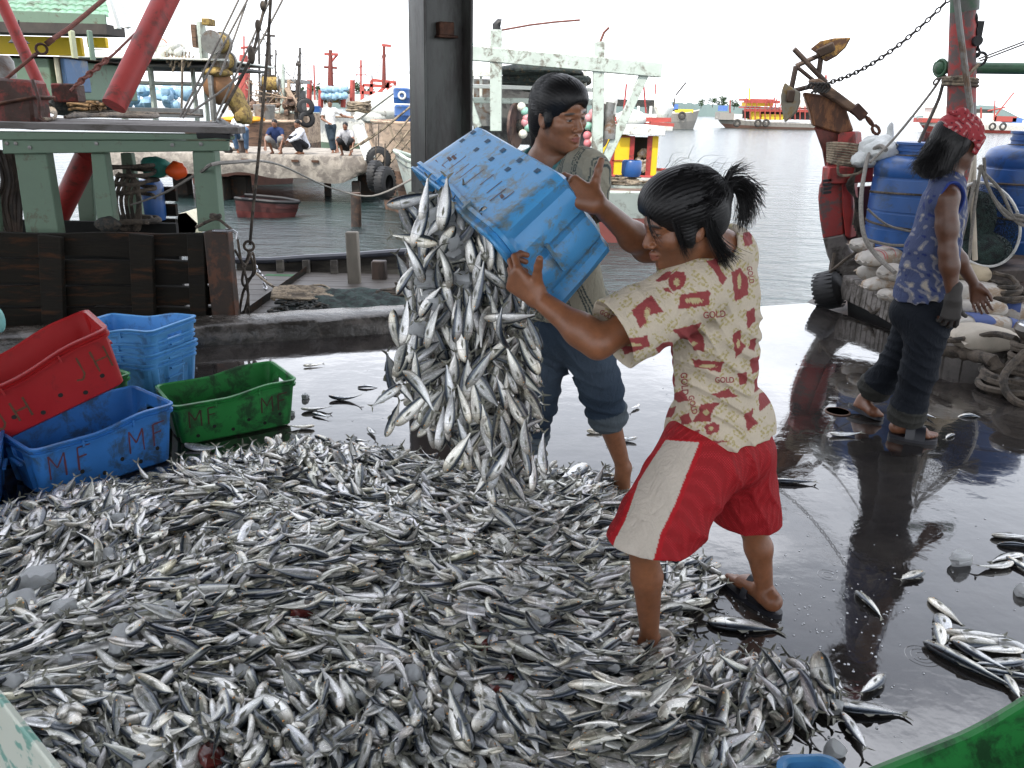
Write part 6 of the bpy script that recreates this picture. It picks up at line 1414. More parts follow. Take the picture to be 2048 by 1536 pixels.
t = crate('fish_crate', 'green', 'green crate almost hidden under the tilted red crate', CG, seed=3); place(t, G(20, 960), G(250, 880), .02); t.location.y += .18; t.location.x -= .05; t.location.z = .03
t2 = crate('fish_crate', 'red', 'red crate with JH on its side, tilted on top of the blue and green crates', CG, seed=4)
# fitted by eye: high end at the upper right
hi = PX(205, 765, 3.62); lo2 = PX(-60, 890, 3.28)
d = (hi - lo2).normalized(); side = V((-d.y, d.x, 0)).normalized(); upv = d.cross(side).normalized()
Mx = Matrix((d, side, upv)).transposed()
t2.rotation_euler = Mx.to_euler(); t2.location = PX(98, 812, 3.50); t2.scale = (1.15, 1.1, 1.1)
lettering(t2, [(LET['J'], .95), (LET['H'], 3.2)], .12, .10, .095, -1, m_=mat('letters_olive', (.10, .045, .02), .7)); lettering(t2, [(LET['J'], .95), (LET['H'], 1)], -.19, .055, .085, -1, m_=mat('letters_olive', (.10, .045, .02), .7))
t = crate('fish_crate', 'blue', 'blue crate at the left edge of the photo beside the MF crate', CG, seed=5); place(t, G(-330, 1085), G(8, 1030)); t.location.x -= .02
t = crate('fish_crate', 'blue', 'blue crate under the front blue MF crate corner at the left', CG, seed=6, holes=False); place(t, G(10, 975), G(200, 930)); t.location.y += .06; t.location.x -= .28; t.scale = (1, 1, .85)
sb = G(330, 800)
for k in range(4):
    t = crate('fish_crate', 'sky', ['pale blue crate, lowest of the nested stack behind the green crate', 'pale blue crate, second from the bottom of the nested stack', 'pale blue crate, third from the bottom of the nested stack', 'pale blue crate, topmost of the nested stack behind the red crate'][k], CG, seed=7 + k, holes=False)
    c = G(262, 815); t.location = c + V((-.06 + .012 * (k % 2), .22, .0 + k * .055 + (.02 if k == 3 else 0))); t.rotation_euler = (math.radians(.5), math.radians(-1), math.radians(-22 + k * 1.5))
# foreground: green crate corner bottom right, pale blue crate bit, white and green bucket lower left
# foreground crates: one far rim just enters the frame at the bottom
def fcrate(c, label, u, v, Y, yaw, tiltx, L_, W_, H_, wave, seed):
    """the rim of the far long wall passes through pixel (u, v) at distance Y"""
    t = crate('fish_crate', c, label, 'fish crates in the foreground', seed=seed, L_=L_, W_=W_, H_=H_, wave=wave, holes=False); R_ = Matrix.Rotation(math.radians(yaw), 3, 'Z') @ Matrix.Rotation(math.radians(tiltx), 3, 'Y')
    t.rotation_euler = R_.to_euler(); t.location = P(u, v, Y) - R_ @ V((0, W_ / 2, H_ * .97)); return t
fcrate('green', 'large green crate cut off by the bottom right corner', 1985, 1420, 1.30, 14, -14, .72, .42, .30, .05, 12)
fcrate('sky', 'pale blue crate corner peeking in at the bottom edge beside the green crate', 1610, 1526, 1.36, 4, 0, .12, .3, .25, .0, 13)
BK = empty('white_bucket', P(-40, 1560, .9), 'white bucket with green print cut off by the lower left corner', 'bucket')
m, nt, b = newmat('white_green_print'); f = noise(nt, 22, 6, .6, (.6, 1, 1)); c = ramp(nt, f, [(.52, (.62, .66, .58)), (.57, (.20, .40, .34))]); nt.links.new(c, b.inputs['Base Color']); b.inputs['Roughness'].default_value = .4
bx0, bx1 = P(-20, 1368, 1.15), P(128, 1555, 1.02); dB = (bx1 - bx0).normalized(); nB = V((-.55, -.75, .0)).normalized(); nB = (nB - dB * nB.dot(dB)).normalized(); dn = dB.cross(nB); 
if dn.z > 0: dn = -dn
mb = MB(); a0, a1 = bx0 - dB * .5, bx1 + dB * .4
mb.prism([a0, a1, a1 + dn * .35, a0 + dn * .35], nB * .006); mb.prism([a0 + dn * .012, a1 + dn * .012, a1 + dn * .030, a0 + dn * .030], -nB * .008)
mb.prism([a0, a0 + nB * .3, a0 + nB * .3 + dn * .35, a0 + dn * .35], dB * .006); mb.prism([a1, a1 + nB * .3, a1 + nB * .3 + dn * .35, a1 + dn * .35], -dB * .006)
mb.build('body', m, BK, smooth=False, bev=.002); MB().tube([a0, a1], .006, 8).build('rim', m, BK)
BK['label'] = 'white foam box with green print cut off by the lower left corner'; BK['category'] = 'box'; BK.name = 'foam_box'
mb = MB(); mb.ball(PX(-2, 640, 4.3), (.03, .03, .07), 12, 8); thing1('cyan_jug', mb, mat('cyan_plastic', (.25, .55, .50), .5), 'edge of a pale cyan jug behind the red crate at the left border', 'jug')

# the crate being emptied
CX = Matrix(((-.455, .868, .199), (.517, .439, -.735))); a_ax = V(CX[0]).normalized(); b_ax = V(CX[1]); b_ax = (b_ax - a_ax * b_ax.dot(a_ax)).normalized(); c_ax = a_ax.cross(b_ax)
R2p = P(985, 478, 2.10)
PL, PW, PH = .62, .345, .26
M_CR['pour'] = mat('crate_pour', (.075, .33, .66), .38, var=.12, scale=4, dirt=(.13, .19, .22), dirtamt=.34, dscale=14, bs=60, bmp=.12)
tp_ = crate('fish_crate', 'pour', 'sky blue crate held tipped in the air by two men with fish pouring out', 'fish crates in the hands', L_=PL, W_=PW, H_=PH, wave=.02, ribs=True, slits=1, seed=20, holes=False, slot=False)
cc_ = R2p + a_ax * (PL / 2) + b_ax * (PW / 2) - c_ax * PH
rot_ = Matrix((-a_ax, -b_ax, c_ax)).transposed()
# local +x = -a (towards the near end), local -y = ... the long wall that faces up
rot_ = Matrix((-a_ax, -b_ax, c_ax)).transposed()
del tp_['group']
tp_.location = cc_; tp_.rotation_euler = rot_.to_euler()
bpy.context.view_layer.update()
TPM = Matrix.Translation(cc_) @ rot_.to_4x4()
# ================================================================== FISH AND ICE
m, nt, b = newmat('fish_skin')
uvn = nt.nodes.new('ShaderNodeUVMap'); uvn.uv_map = 'UVMap'; sx = nt.nodes.new('ShaderNodeSeparateXYZ'); nt.links.new(uvn.outputs['UV'], sx.inputs[0])
wob = node(nt, 'ShaderNodeTexNoise', Scale=9.0, Detail=4.0, Roughness=.6); 
tcn = nt.nodes.new('ShaderNodeTexCoord'); nt.links.new(uvn.outputs['UV'], wob.inputs['Vector'])
ad = nt.nodes.new('ShaderNodeMath'); ad.operation = 'MULTIPLY_ADD'; nt.links.new(wob.outputs['Fac'], ad.inputs[0]); ad.inputs[1].default_value = .16; 
sb_ = nt.nodes.new('ShaderNodeMath'); sb_.operation = 'SUBTRACT'; nt.links.new(sx.outputs['Y'], sb_.inputs[0]); sb_.inputs[1].default_value = .08; nt.links.new(sb_.outputs[0], ad.inputs[2])
cc = ramp(nt, ad.outputs[0], [(.0, (.92, .91, .88)), (.40, (.84, .84, .83)), (.60, (.72, .72, .69)), (.69, (.46, .47, .43)), (.75, (.11, .135, .17)), (.88, (.045, .06, .085)), (1, (.02, .028, .04))])
# gill arc and darker head
hd_ = ramp(nt, sx.outputs['X'], [(.745, (1, 1, 1)), (.755, (.45, .45, .45)), (.765, (.9, .88, .84)), (.87, (.75, .72, .66)), (1, (.5, .47, .42))])
cc = mixc(nt, 1.0, cc, hd_, 'MULTIPLY')
oi = nt.nodes.new('ShaderNodeObjectInfo'); orr = ramp(nt, oi.outputs['Random'], [(0, (.72, .74, .78)), (.35, (1, 1, 1)), (.7, (1, .97, .88)), (1, (.82, .86, .92))])
cc = mixc(nt, 1.0, cc, orr, 'MULTIPLY')
vc = nt.nodes.new('ShaderNodeVertexColor'); vc.layer_name = 'Col'; cc = mixc(nt, 1.0, cc, vc.outputs['Color'], 'MULTIPLY')
nt.links.new(cc, b.inputs['Base Color']); b.inputs['Metallic'].default_value = .5; b.inputs['Coat Weight'].default_value = .6; b.inputs['Coat Roughness'].default_value = .08
wv = node(nt, 'ShaderNodeTexVoronoi', Scale=60.0); mpv = nt.nodes.new('ShaderNodeMapping'); mpv.inputs['Scale'].default_value = (1.6, .55, 1); nt.links.new(uvn.outputs['UV'], mpv.inputs['Vector']); nt.links.new(mpv.outputs['Vector'], wv.inputs['Vector'])
nt.links.new(ramp(nt, wob.outputs['Fac'], [(.3, .15), (.7, .32)]), b.inputs['Roughness'])
bump(nt, b, wv.outputs['Distance'], .35, .0015)
M_FISH = m
M_FIN = mat('fish_fin', (.20, .20, .16), .45, .2, bs=200, bmp=.2)
M_EYE = mat('fish_eye', (.10, .045, .02), .10, .3, var=.4, bmp=0)
M_EYE_GLINT = mat('fish_eye_glint', (.65, .34, .14), .15, .8, var=.2, bmp=0)  # amber metallic eye: orange flash glint put into the colour

def fish_geo(h=.22, w=.105, bend=0.0, sb=0.0, n=9, m=17):
    """unit length fish, head towards +x, back towards +z. returns body, tail/fins, eyes as (v, q, uv)"""
    V_, Q, U = [], [], []
    xs = [0.5 - (i / (m - 1)) ** 1.15 * .93 for i in range(m)]
    def prof(x):
        t = (0.5 - x) / .93     # 0 nose, 1 peduncle
        hh = (math.sin(math.pi * min(1, t ** .62 * .97)) ** .85) if t > 0 else 0
        hh = max(hh * .5, .012) if t > 0.003 else .006
        if t > .8: hh = lerp(hh, .045 / h * .5, (t - .8) / .2)
        ww = max(math.sin(math.pi * min(1, t ** .5 * .985)) ** .8 * .5, .01)
        if t > .85: ww = lerp(ww, .025 / w * .5, (t - .85) / .15)
        return hh * h, ww * w
    bz = lambda x: (bend * (x - .1) ** 2, sb * (x * x))
    for i, x in enumerate(xs):
        hh, ww = prof(x); oy, oz = bz(x); zc = -.10 * hh
        for k in range(n):
            a = 2 * math.pi * k / n; ca, sa = math.cos(a), math.sin(a)
            yy = math.copysign(abs(ca) ** .9, ca) * ww * (1 - .18 * max(0, -sa)); zz = math.copysign(abs(sa) ** 1.0, sa) * hh
            V_.append((x, yy + oy, zc + zz + oz)); U.append((x + .5, .5 + .5 * sa))
    for i in range(m - 1):
        for k in range(n):
            k2 = (k + 1) % n; Q.append((i * n + k, (i + 1) * n + k, (i + 1) * n + k2, i * n + k2))
    body = (np.array(V_), np.array(Q), np.array(U))
    # fins as thin closed blades
    fv, fq = [], []
    def blade(pts, th=.004):
        s0 = len(fv); nn = len(pts)
        for s_ in (-1, 1):
            for (x, z, *yo) in pts:
                oy, oz = bz(x); fv.append((x, (yo[0] if yo else 0) + oy + s_ * th / 2, z + oz))
        for i in range(1, nn - 1, 2):
            a, b_, c, d = 0, i, min(i + 1, nn - 1), min(i + 2, nn - 1)
            fq.append((s0 + a, s0 + b_, s0 + c, s0 + d)); fq.append((s0 + nn + d, s0 + nn + c, s0 + nn + b_, s0 + nn + a))
    tv = []
    for s_ in (-1, 1):
        for (x, z) in [(-.40, .02), (-.45, .045), (-.50, .085), (-.55, .125), (-.53, .07), (-.475, .0), (-.53, -.07), (-.55, -.13), (-.50, -.09), (-.45, -.045), (-.40, -.02)]: oy, oz = bz(x); tv.append((x, oy + s_ * (.007 if x > -.41 else .002), z + oz))
    tq = [(0, 1, 5, 10), (1, 2, 4, 5), (2, 3, 4, 4), (10, 5, 9, 9), (9, 5, 6, 8), (8, 6, 7, 7)]
    tq = [x for x in tq if len(set(x)) == 4] + [(2, 3, 4, 5), (5, 6, 7, 8)]
    tq = tq + [tuple(11 + i for i in x[::-1]) for x in tq] + [(i, (i + 1) % 11, 11 + (i + 1) % 11, 11 + i) for i in range(11)]
    tail = (np.array(tv), np.array(tq), np.zeros((22, 2)))
    blade([(.12, h * .36), (.05, h * .60), (-.02, h * .50), (-.06, h * .34)]); blade([(-.10, h * .28), (-.12, h * .40), (-.28, h * .20), (-.30, h * .13)]); blade([(-.08, -h * .36), (-.11, -h * .5), (-.27, -h * .26), (-.30, -h * .18)])
    for s_ in (-1, 1): blade([(.24, -h * .10, s_ * w * .47), (.15, -h * .02, s_ * w * .62), (.06, -h * .12, s_ * w * .66), (.17, -h * .20, s_ * w * .52)])
    nb_ = len(body[0]); mi = np.array([0] * len(body[1]) + [1] * len(fq))
    body = (np.concatenate([body[0], np.array(fv)]), np.concatenate([body[1], np.array(fq) + nb_]), np.concatenate([body[2], np.zeros((len(fv), 2))]), mi); fins = tail
    eyes = []
    for s_ in (-1, 1):
        hh, ww = prof(.385); oy, oz = bz(.385); ev, eq = [], []; c = np.array((.385, oy + s_ * ww * .80, oz + hh * .18)); r = .019
        for i in range(4):
            for k in range(8):
                a = 2 * math.pi * k / 8; t = [0.02, .55, 1.0, 1.3][i]; ev.append(c + np.array((math.cos(a) * math.sin(t) * r, s_ * math.cos(t) * r * .55, math.sin(a) * math.sin(t) * r)))
        for i in range(3):
            for k in range(8): q = (i * 8 + k, (i + 1) * 8 + k, (i + 1) * 8 + (k + 1) % 8, i * 8 + (k + 1) % 8); eq.append(q if s_ > 0 else q[::-1])
        eyes.append((np.array(ev), np.array(eq), np.zeros((32, 2))))
    return body, fins, eyes
VAR = [fish_geo(.235, .12, 0, 0), fish_geo(.245, .115, .35, 0), fish_geo(.225, .12, -.40, .05), fish_geo(.275, .115, .18, -.1), fish_geo(.25, .125, -.22, .12), fish_geo(.215, .11, .7, 0), fish_geo(.35, .09, .1, 0), fish_geo(.23, .12, -.75, .1)]
VME = []
for k, (bd, fn, ey) in enumerate(VAR):
    f = lambda g, nm, mt: np_mesh(nm, g[0], g[1], uv=g[2], mats=(mt,), colattr=np.ones((len(g[0]), 3)))
    VME.append((np_mesh('fish_body', bd[0], bd[1], uv=bd[2], mats=(M_FISH, M_FIN), midx=bd[3], colattr=np.ones((len(bd[0]), 3))), f(fn, 'fish_fins', M_FIN), f(ey[0], 'fish_eye', M_EYE_GLINT if k % 3 else M_EYE), f(ey[1], 'fish_eye', M_EYE if k % 2 else M_EYE_GLINT)))
def fish_obj(c, R3, L_, k, label, group=None, name='fish'):
    t = empty(name, c, label, 'fish', group); t.rotation_euler = R3.to_euler(); t.scale = (L_, L_, L_)
    for nm, me in zip(('body', 'tail_fin', 'eye', 'eye'), VME[k]):
        o = bpy.data.objects.new(nm, me); col.objects.link(o); o.parent = t
    return t
FROTS = []; FPOS = []; FK = []; FL = []
def fish_mass(name, items, seed):
    vs, qs, us, cs, mi = [], [], [], [], []; off = 0; rng = np.random.default_rng(seed)
    for c, R3, L_, k in items:
        bd, fn, ey = VAR[k]; Rn = np.array(R3); tint = rng.uniform(.68, 1.0) * np.array([1, rng.uniform(.97, 1.0), rng.uniform(.9, 1.04)]) * (np.array([.92, .90, .76]) if rng.random() < .06 else 1)
        for g, mm_ in ((bd, 0), (fn, 1), (ey[0], 2), (ey[1], 2)):
            vs.append(g[0] * L_ @ Rn.T + np.array(c)); qs.append(g[1] + off); us.append(g[2]); cs.append(np.tile(tint, (len(g[0]), 1))); mi.append(g[3] if len(g) > 3 else np.full(len(g[1]), mm_)); off += len(g[0])
    me = np_mesh(name, np.concatenate(vs), np.concatenate(qs), uv=np.concatenate(us), mats=(M_FISH, M_FIN, M_EYE_GLINT), colattr=np.concatenate(cs), midx=np.concatenate(mi))
    o = bpy.data.objects.new(name, me); col.objects.link(o); return o
rng = np.random.default_rng(42)
HP = [(-700, 1040), (-100, 1062), (60, 1022), (200, 985), (330, 955), (380, 940), (560, 912), (600, 893), (700, 893), (790, 912), (930, 948), (1040, 950), (1230, 965), (1262, 1040), (1262, 1095), (1330, 1125), (1425, 1150), (1425, 1215), (1345, 1262), (1345, 1318), (1500, 1345), (1690, 1362), (1640, 1430), (1560, 1480), (1590, 1640), (-700, 1640)]
HPW = [tuple(G(u, v)[:2]) for u, v in HP]
def heap_d(x, y):
    ins = poly_mask(np.asarray(x, float), np.asarray(y, float), HPW); d = np.full(np.shape(x), 9.0)
    for i in range(len(HPW)):
        a = np.array(HPW[i]); b_ = np.array(HPW[(i + 1) % len(HPW)]); ab = b_ - a; t = np.clip(((x - a[0]) * ab[0] + (y - a[1]) * ab[1]) / (ab @ ab), 0, 1)
        d = np.minimum(d, np.hypot(x - a[0] - t * ab[0], y - a[1] - t * ab[1]))
    return np.where(ins, d, -d)
def heap_h(x, y):
    d = heap_d(x, y); h = .095 * (1 - np.exp(-np.maximum(d, 0) / .22)); 
    h = h + np.clip(d / .2, 0, 1) * (.020 * np.sin(x * 5.1 + 1.3 * np.sin(y * 4)) + .018 * np.sin(y * 6.3 + 2 * np.sin(x * 3.1)) + .012 * np.sin(x * 11 + y * 9))
    return np.where(d > 0, np.maximum(h, 0), -.01)
# slush underneath
gx = np.linspace(-3.4, 1.4, 150); gy = np.linspace(1.15, 3.7, 90); X, Y = np.meshgrid(gx, gy); hh = heap_h(X.ravel(), Y.ravel()); hh = np.maximum(hh - .014, -.012) + rng.normal(0, .003, hh.shape)
vs = np.stack([X.ravel(), Y.ravel(), hh], 1); idx = np.arange(150 * 90).reshape(90, 150); qd = np.stack([idx[:-1, :-1], idx[:-1, 1:], idx[1:, 1:], idx[1:, :-1]], -1).reshape(-1, 4)
qd = qd[(vs[qd][:, :, 2] > -.0119).any(1)]
m, nt, b = newmat('ice_slush'); nt.links.new(ramp(nt, noise(nt, 9, 6, .7), [(.32, (.05, .046, .045)), (.5, (.20, .195, .19)), (.68, (.55, .55, .56))]), b.inputs['Base Color']); b.inputs['Roughness'].default_value = .2; bump(nt, b, noise(nt, 60, 4, .7), .9, .012)
me = np_mesh('ice_slush', vs, qd, mats=(m,)); o = bpy.data.objects.new('ice_slush', me); col.objects.link(o); tag(o, 'melting crushed ice and fish water under the heap of fish', 'ice slush', kind='stuff')
# heap fish
def lying_rot(yaw, tilt, roll, side, pitch):
    X_ = V((math.cos(yaw) * math.cos(pitch), math.sin(yaw) * math.cos(pitch), math.sin(pitch))); Yx = V((0, 0, 1)) * side; Z_ = X_.cross(Yx).normalized(); Yx = Z_.cross(X_).normalized(); M3 = Matrix((X_, Yx, Z_)).transposed()
    return M3 @ Matrix.Rotation(roll, 3, 'X')
cand = []
def add_heap(x, y, lay):
    d = heap_d(np.array([x]), np.array([y]))[0]
    if d < -.03: return None
    return d
items = []
NPT = 5200; pts = np.stack([rng.uniform(-3.3, 1.35, NPT * 3), rng.uniform(1.25, 3.6, NPT * 3)], 1)
dd = heap_d(pts[:, 0], pts[:, 1]); pts = pts[dd > .01]; dd = dd[dd > .01]
# only what the camera can see, with a margin; denser towards the camera is not needed
uu, vv = PRN(np.c_[pts, np.zeros(len(pts))]); k_ = (uu > -350) & (uu < 2100) & (vv < 1800); pts = pts[k_]; dd = dd[k_]
hz_ = heap_h(pts[:, 0], pts[:, 1])
acc = []; cell = {}
for i in range(len(pts)):
    x, y = pts[i]; key = (int(x / .0365), int(y / .0365)); nlay = cell.get(key, 0)
    if nlay >= 2: continue
    cell[key] = nlay + 1
    yaw = .25 + 1.1 * math.sin(x * 2.3 + 1.5 * math.sin(y * 2.1)) + .6 * math.sin(y * 3.3 + x) + rng.normal(0, .5) + (math.pi if rng.random() < .5 else 0)
    z = hz_[i] + .010 + .016 * nlay + rng.uniform(-.003, .010)
    pit = rng.normal(0, .12); roll = rng.normal(0, .38)
    if rng.random() < .10: roll += 1.2 * rng.choice([-1, 1])
    if rng.random() < .05: pit += rng.choice([-.5, .5]); z += .015
    k = int(rng.choice(8, p=[.2, .16, .15, .14, .14, .07, .07, .07])); L_ = rng.uniform(.132, .190) * (1.25 if rng.random() < .03 else 1)
    acc.append((V((x, y, z)), lying_rot(yaw, 0, roll, rng.choice([-1, 1]), pit), L_, k, nlay))
def zc_of(p): return (CM.transposed() @ (p - CL)).z * -1
def infr(p): u, v = PR(p); return 40 < u < 1700 and v < 1500
order = sorted(range(len(acc)), key=lambda i: zc_of(acc[i][0]) + (0 if acc[i][4] >= 1 else 9) + (0 if infr(acc[i][0]) else 9))
N_SINGLE = 150
single = set(order[:N_SINGLE]); rest = []
for i, a in enumerate(acc):
    if i in single: fish_obj(a[0] + V((0, 0, .004)), a[1], a[2], a[3], 'silver fish lying on top of the heap on the wharf floor, close to the camera', 'fish lying on top of the heap')
    else: rest.append(a[:4])
# falling fish
prof_ = [(395, 840, 900), (430, 822, 950), (470, 818, 985), (520, 815, 1010), (600, 806, 1055), (700, 800, 1080), (800, 800, 1072), (860, 848, 1068), (900, 905, 1060), (950, 950, 1045), (1000, 985, 1035)]
def span(v):
    for (v0, a0, b0), (v1, a1, b1) in zip(prof_, prof_[1:]):
        if v0 <= v <= v1: t = (v - v0) / (v1 - v0); return lerp(a0, a1, t), lerp(b0, b1, t)
    return prof_[-1][1:]
def fall_rot(ang, roll, face):
    """ang: direction of the head in the vertical plane facing the camera (0 = straight down)"""
    X_ = V((math.sin(ang), rng.normal(0, .25), -math.cos(ang))).normalized(); Yx = V((0, -1, 0)) * face; Z_ = X_.cross(Yx).normalized(); Yx = Z_.cross(X_).normalized(); return Matrix((X_, Yx, Z_)).transposed() @ Matrix.Rotation(roll, 3, 'X')
pts_f = []
tries = 0
while len(pts_f) < 110 and tries < 9000:
    tries += 1; v = rng.uniform(398, 985); a, b_ = span(v)
    if v > 880 and rng.random() < .4: continue
    u = rng.uniform(a, b_)
    if any((u - p[0]) ** 2 / 1.0 + (v - p[1]) ** 2 * .45 < 17.5 ** 2 for p in pts_f): continue
    pts_f.append((u, v))
pts_f += [(782, 748), (770, 792), (792, 668), (806, 540), (1085, 905), (1012, 1035), (1068, 945), (786, 836)]
for (u, v) in pts_f:
    if v < 640: Yd = rng.uniform(2.22, 2.42)
    else: Yd = rng.uniform(2.16, 2.42)
    lean = (u - 960) / 260
    ang = rng.normal(lean * .45, .38) if rng.random() > .14 else rng.uniform(-1.6, 1.6)
    if rng.random() < .25: ang += math.pi
    fish_obj(P(u, v, Yd), fall_rot(ang, rng.normal(0, .45), rng.choice([-1, 1])), rng.uniform(.115, .16), int(rng.choice(8, p=[.2, .15, .15, .14, .1, .1, .06, .10])), 'silver fish tumbling through the air out of the tipped blue crate', 'fish pouring out of the tipped crate')
for i in range(560):
    v = rng.uniform(405, 965) if i < 430 else rng.uniform(560, 900); a, b_ = span(v); u = rng.uniform(a + 14, b_ - 10); Yd = rng.uniform(2.38, 2.66)
    rest.append((P(u, v, Yd), fall_rot(rng.normal((u - 960) / 600, .5) + (math.pi if rng.random() < .3 else 0), rng.normal(0, .6), rng.choice([-1, 1])), rng.uniform(.11, .155), int(rng.integers(0, 8))))
o = fish_mass('fish_mass', rest, 3); tag(o, 'the deeper mass of silver fish in the heap and inside the pour', 'fish', kind='stuff')
fish_obj(P(828, 398, 2.3), fall_rot(-1.35, 0, 1), .155, 0, 'topmost fish flying out left of the pour beside the crate rim')
# inside of the pouring crate: fish still sliding out
# scattered fish
def scat(u, v, L_, yaw, k, label, side=1, z=.012, roll=0.0): p = G(u, v); fish_obj(V((p.x, p.y, z)), lying_rot(math.radians(yaw), 0, roll, side, 0), L_, k, label)
SC = [(627, 733, .13, 200, 0, 'lone fish on the wet floor right of the green crate, nearest the kerb'), (690, 801, .19, 175, 2, 'fish on the wet floor between the green crate and the pouring fish, midway'), (737, 776, .13, 185, 1, 'dark backed fish on the wet floor closest to the left edge of the pour'), (632, 822, .16, 190, 3, 'fish on the wet floor just right of the green crate corner beside ice'), (641, 834, .12, 150, 0, 'small fish crossing under another beside the green crate corner'), (600, 858, .15, 5, 4, 'fish on the wet floor right below the ice lumps by the green crate'),
      (412, 900, .22, 170, 1, 'large curved fish lying against the front of the green MF crate'), (430, 925, .20, 160, 0, 'dark fish just below the curved one in front of the green crate'), (552, 882, .12, 80, 4, 'small pale fish standing out at the right foot of the green crate'), (745, 868, .12, 120, 1, 'fish on the wet floor just beyond the heap left of the pour'), (715, 885, .12, 170, 0, 'fish at the far tip of the heap left of the pour'),
      (1270, 818, .10, 50, 4, 'small fish on the floor right of the rolled jeans cuff'), (1205, 866, .17, 182, 0, 'dark fish on the floor between the legs of the man with rolled jeans'), (1245, 882, .15, 0, 2, 'fish on the floor touching the red shorts at the left'), (1590, 967, .19, 178, 0, 'lone dark fish on the open wet floor right of the red shorts'), (1690, 872, .17, 182, 3, 'fish just below the round floor drain'), (1856, 835, .12, 110, 4, 'fish behind the front sandal of the man in blue'), (1945, 834, .18, 185, 5, 'dark fish with raised tail right of the man in blue'), (1898, 875, .11, 40, 4, 'small pale fish in front of the sandal toes of the man in blue'),
      (1487, 1256, .24, 172, 6, 'large flat pale fish beside the flip flop of the man in red shorts', ), (1738, 1212, .17, 100, 3, 'silver fish alone in the reflection of the man in blue'), (1822, 1158, .14, 30, 6, 'pale fish at the right edge of the dark reflection'), (2010, 1118, .17, 20, 3, 'white bellied fish at the right border, upper of a pair'), (1990, 1138, .17, 15, 4, 'silver fish at the right border, lower of a pair'), (2030, 1078, .19, 175, 0, 'dark fish at the right border above the pale pair'), (2042, 1095, .18, 170, 1, 'fish cut by the right border just below the dark one'), (2046, 1140, .15, 110, 4, 'upright fish cut by the right border below the pair'),
      (1890, 1226, .17, 105, 4, 'topmost fish of the small column at the right'), (1886, 1258, .16, 75, 6, 'middle fish of the small column at the right'), (1880, 1282, .16, 70, 4, 'lowest fish of the small column at the right'), (1950, 1274, .20, 175, 0, 'dark backed fish topmost in the cluster above the green crate'), (1960, 1292, .19, 178, 3, 'white bellied fish second in the cluster above the green crate'), (1990, 1303, .17, 0, 6, 'pale fish third in the cluster above the green crate'), (2030, 1295, .20, 160, 7, 'yellowish fish leaving the picture at the right of the cluster'), (1940, 1338, .30, 128, 0, 'largest dark fish lying slanted in the cluster above the green crate'), (1962, 1322, .19, 122, 4, 'silver fish lying along the largest one above the green crate'), (1995, 1333, .19, 8, 6, 'pale fish right of the largest one above the green crate'), (2025, 1356, .20, 168, 0, 'dark fish close to the green crate rim at the right'), (2024, 1382, .13, 80, 4, 'small white fish half behind the green crate rim'),
      (1745, 1379, .15, 40, 3, 'dark backed fish above the largest flat one near the bottom'), (1735, 1424, .21, 172, 6, 'largest flat pale fish outside the heap near the bottom'), (1708, 1472, .15, 95, 4, 'white bellied fish just above the green crate rim at the bottom'), (1390, 1212, .15, 60, 0, 'fish at the edge of the heap left of the flip flop'), (1400, 1185, .15, 45, 3, 'fish pointing to the flip flop at the edge of the heap'), (1350, 1085, .14, 60, 6, 'fish sticking out below the hem of the red shorts')]
for i, s_ in enumerate(SC): scat(*s_[:5], s_[5], side=-1 if i % 3 else 1, roll=rng.normal(0, .25))

# ice
m, nt, b = newmat('ice'); b.inputs['Base Color'].default_value = (.88, .91, .93, 1); b.inputs['Transmission Weight'].default_value = .30; b.inputs['Roughness'].default_value = .25; b.inputs['IOR'].default_value = 1.31
b.inputs['Subsurface Weight'].default_value = .0; bump(nt, b, noise(nt, 45, 4, .7), .8, .008); M_ICE = m
ice_me = []
for k in range(6):
    rnd = random.Random(50 + k); vs, fs = [], []; tmp = MB(); tmp.ball((0, 0, 0), (1, rnd.uniform(.7, .95), rnd.uniform(.45, .65)), 18, 12, k + 9, .13)
    pln = [(V((rnd.gauss(0, 1), rnd.gauss(0, 1), rnd.gauss(0, .8))).normalized(), rnd.uniform(.55, .8)) for _ in range(12)]
    for p in tmp.v:
        for n_, d_ in pln:
            e = p.dot(n_) - d_ * .8
            if e > 0: p -= n_ * e * .85
    me = bpy.data.meshes.new('ice_lump'); me.from_pydata([tuple(p) for p in tmp.v], [], tmp.f); me.shade_smooth(); me.set_sharp_from_angle(angle=math.radians(22)); me.materials.append(M_ICE); ice_me.append(me)
def ice(p, r, k, label, group=None):
    o = bpy.data.objects.new('ice_lump', ice_me[k % 6]); col.objects.link(o); o.location = p; o.scale = (r, r, r); o.rotation_euler = (rng.uniform(-.3, .3), rng.uniform(-.3, .3), rng.uniform(0, 6)); tag(o, label, 'ice lump', group)
for (u, v, r, lb) in [(1922, 1128, .062, 'largest clear ice lump alone on the wet floor at the right'), (2042, 1188, .045, 'ice lump cut by the right border'), (610, 797, .035, 'ice lump on the wet floor right of the green crate, upper one'), (583, 830, .03, 'ice lump on the wet floor right of the green crate, lower one'), (1668, 1420, .038, 'ice lump between the heap and the largest flat fish'), (1665, 1508, .042, 'ice lump beside the green crate rim at the bottom edge'), (590, 882, .045, 'ice lump at the left tip of the fish heap'), (1400, 1080, .03, 'small ice lump in the splash behind the flip flop'), (710, 883, .03, 'ice lump at the far edge of the heap left of the pour'), (1112, 742, .02, 'tiny ice lump near the kneecap of the striped shirt man')]:
    g = G(u, v); ice(V((g.x, g.y, r * .35)), r, int(u), lb)
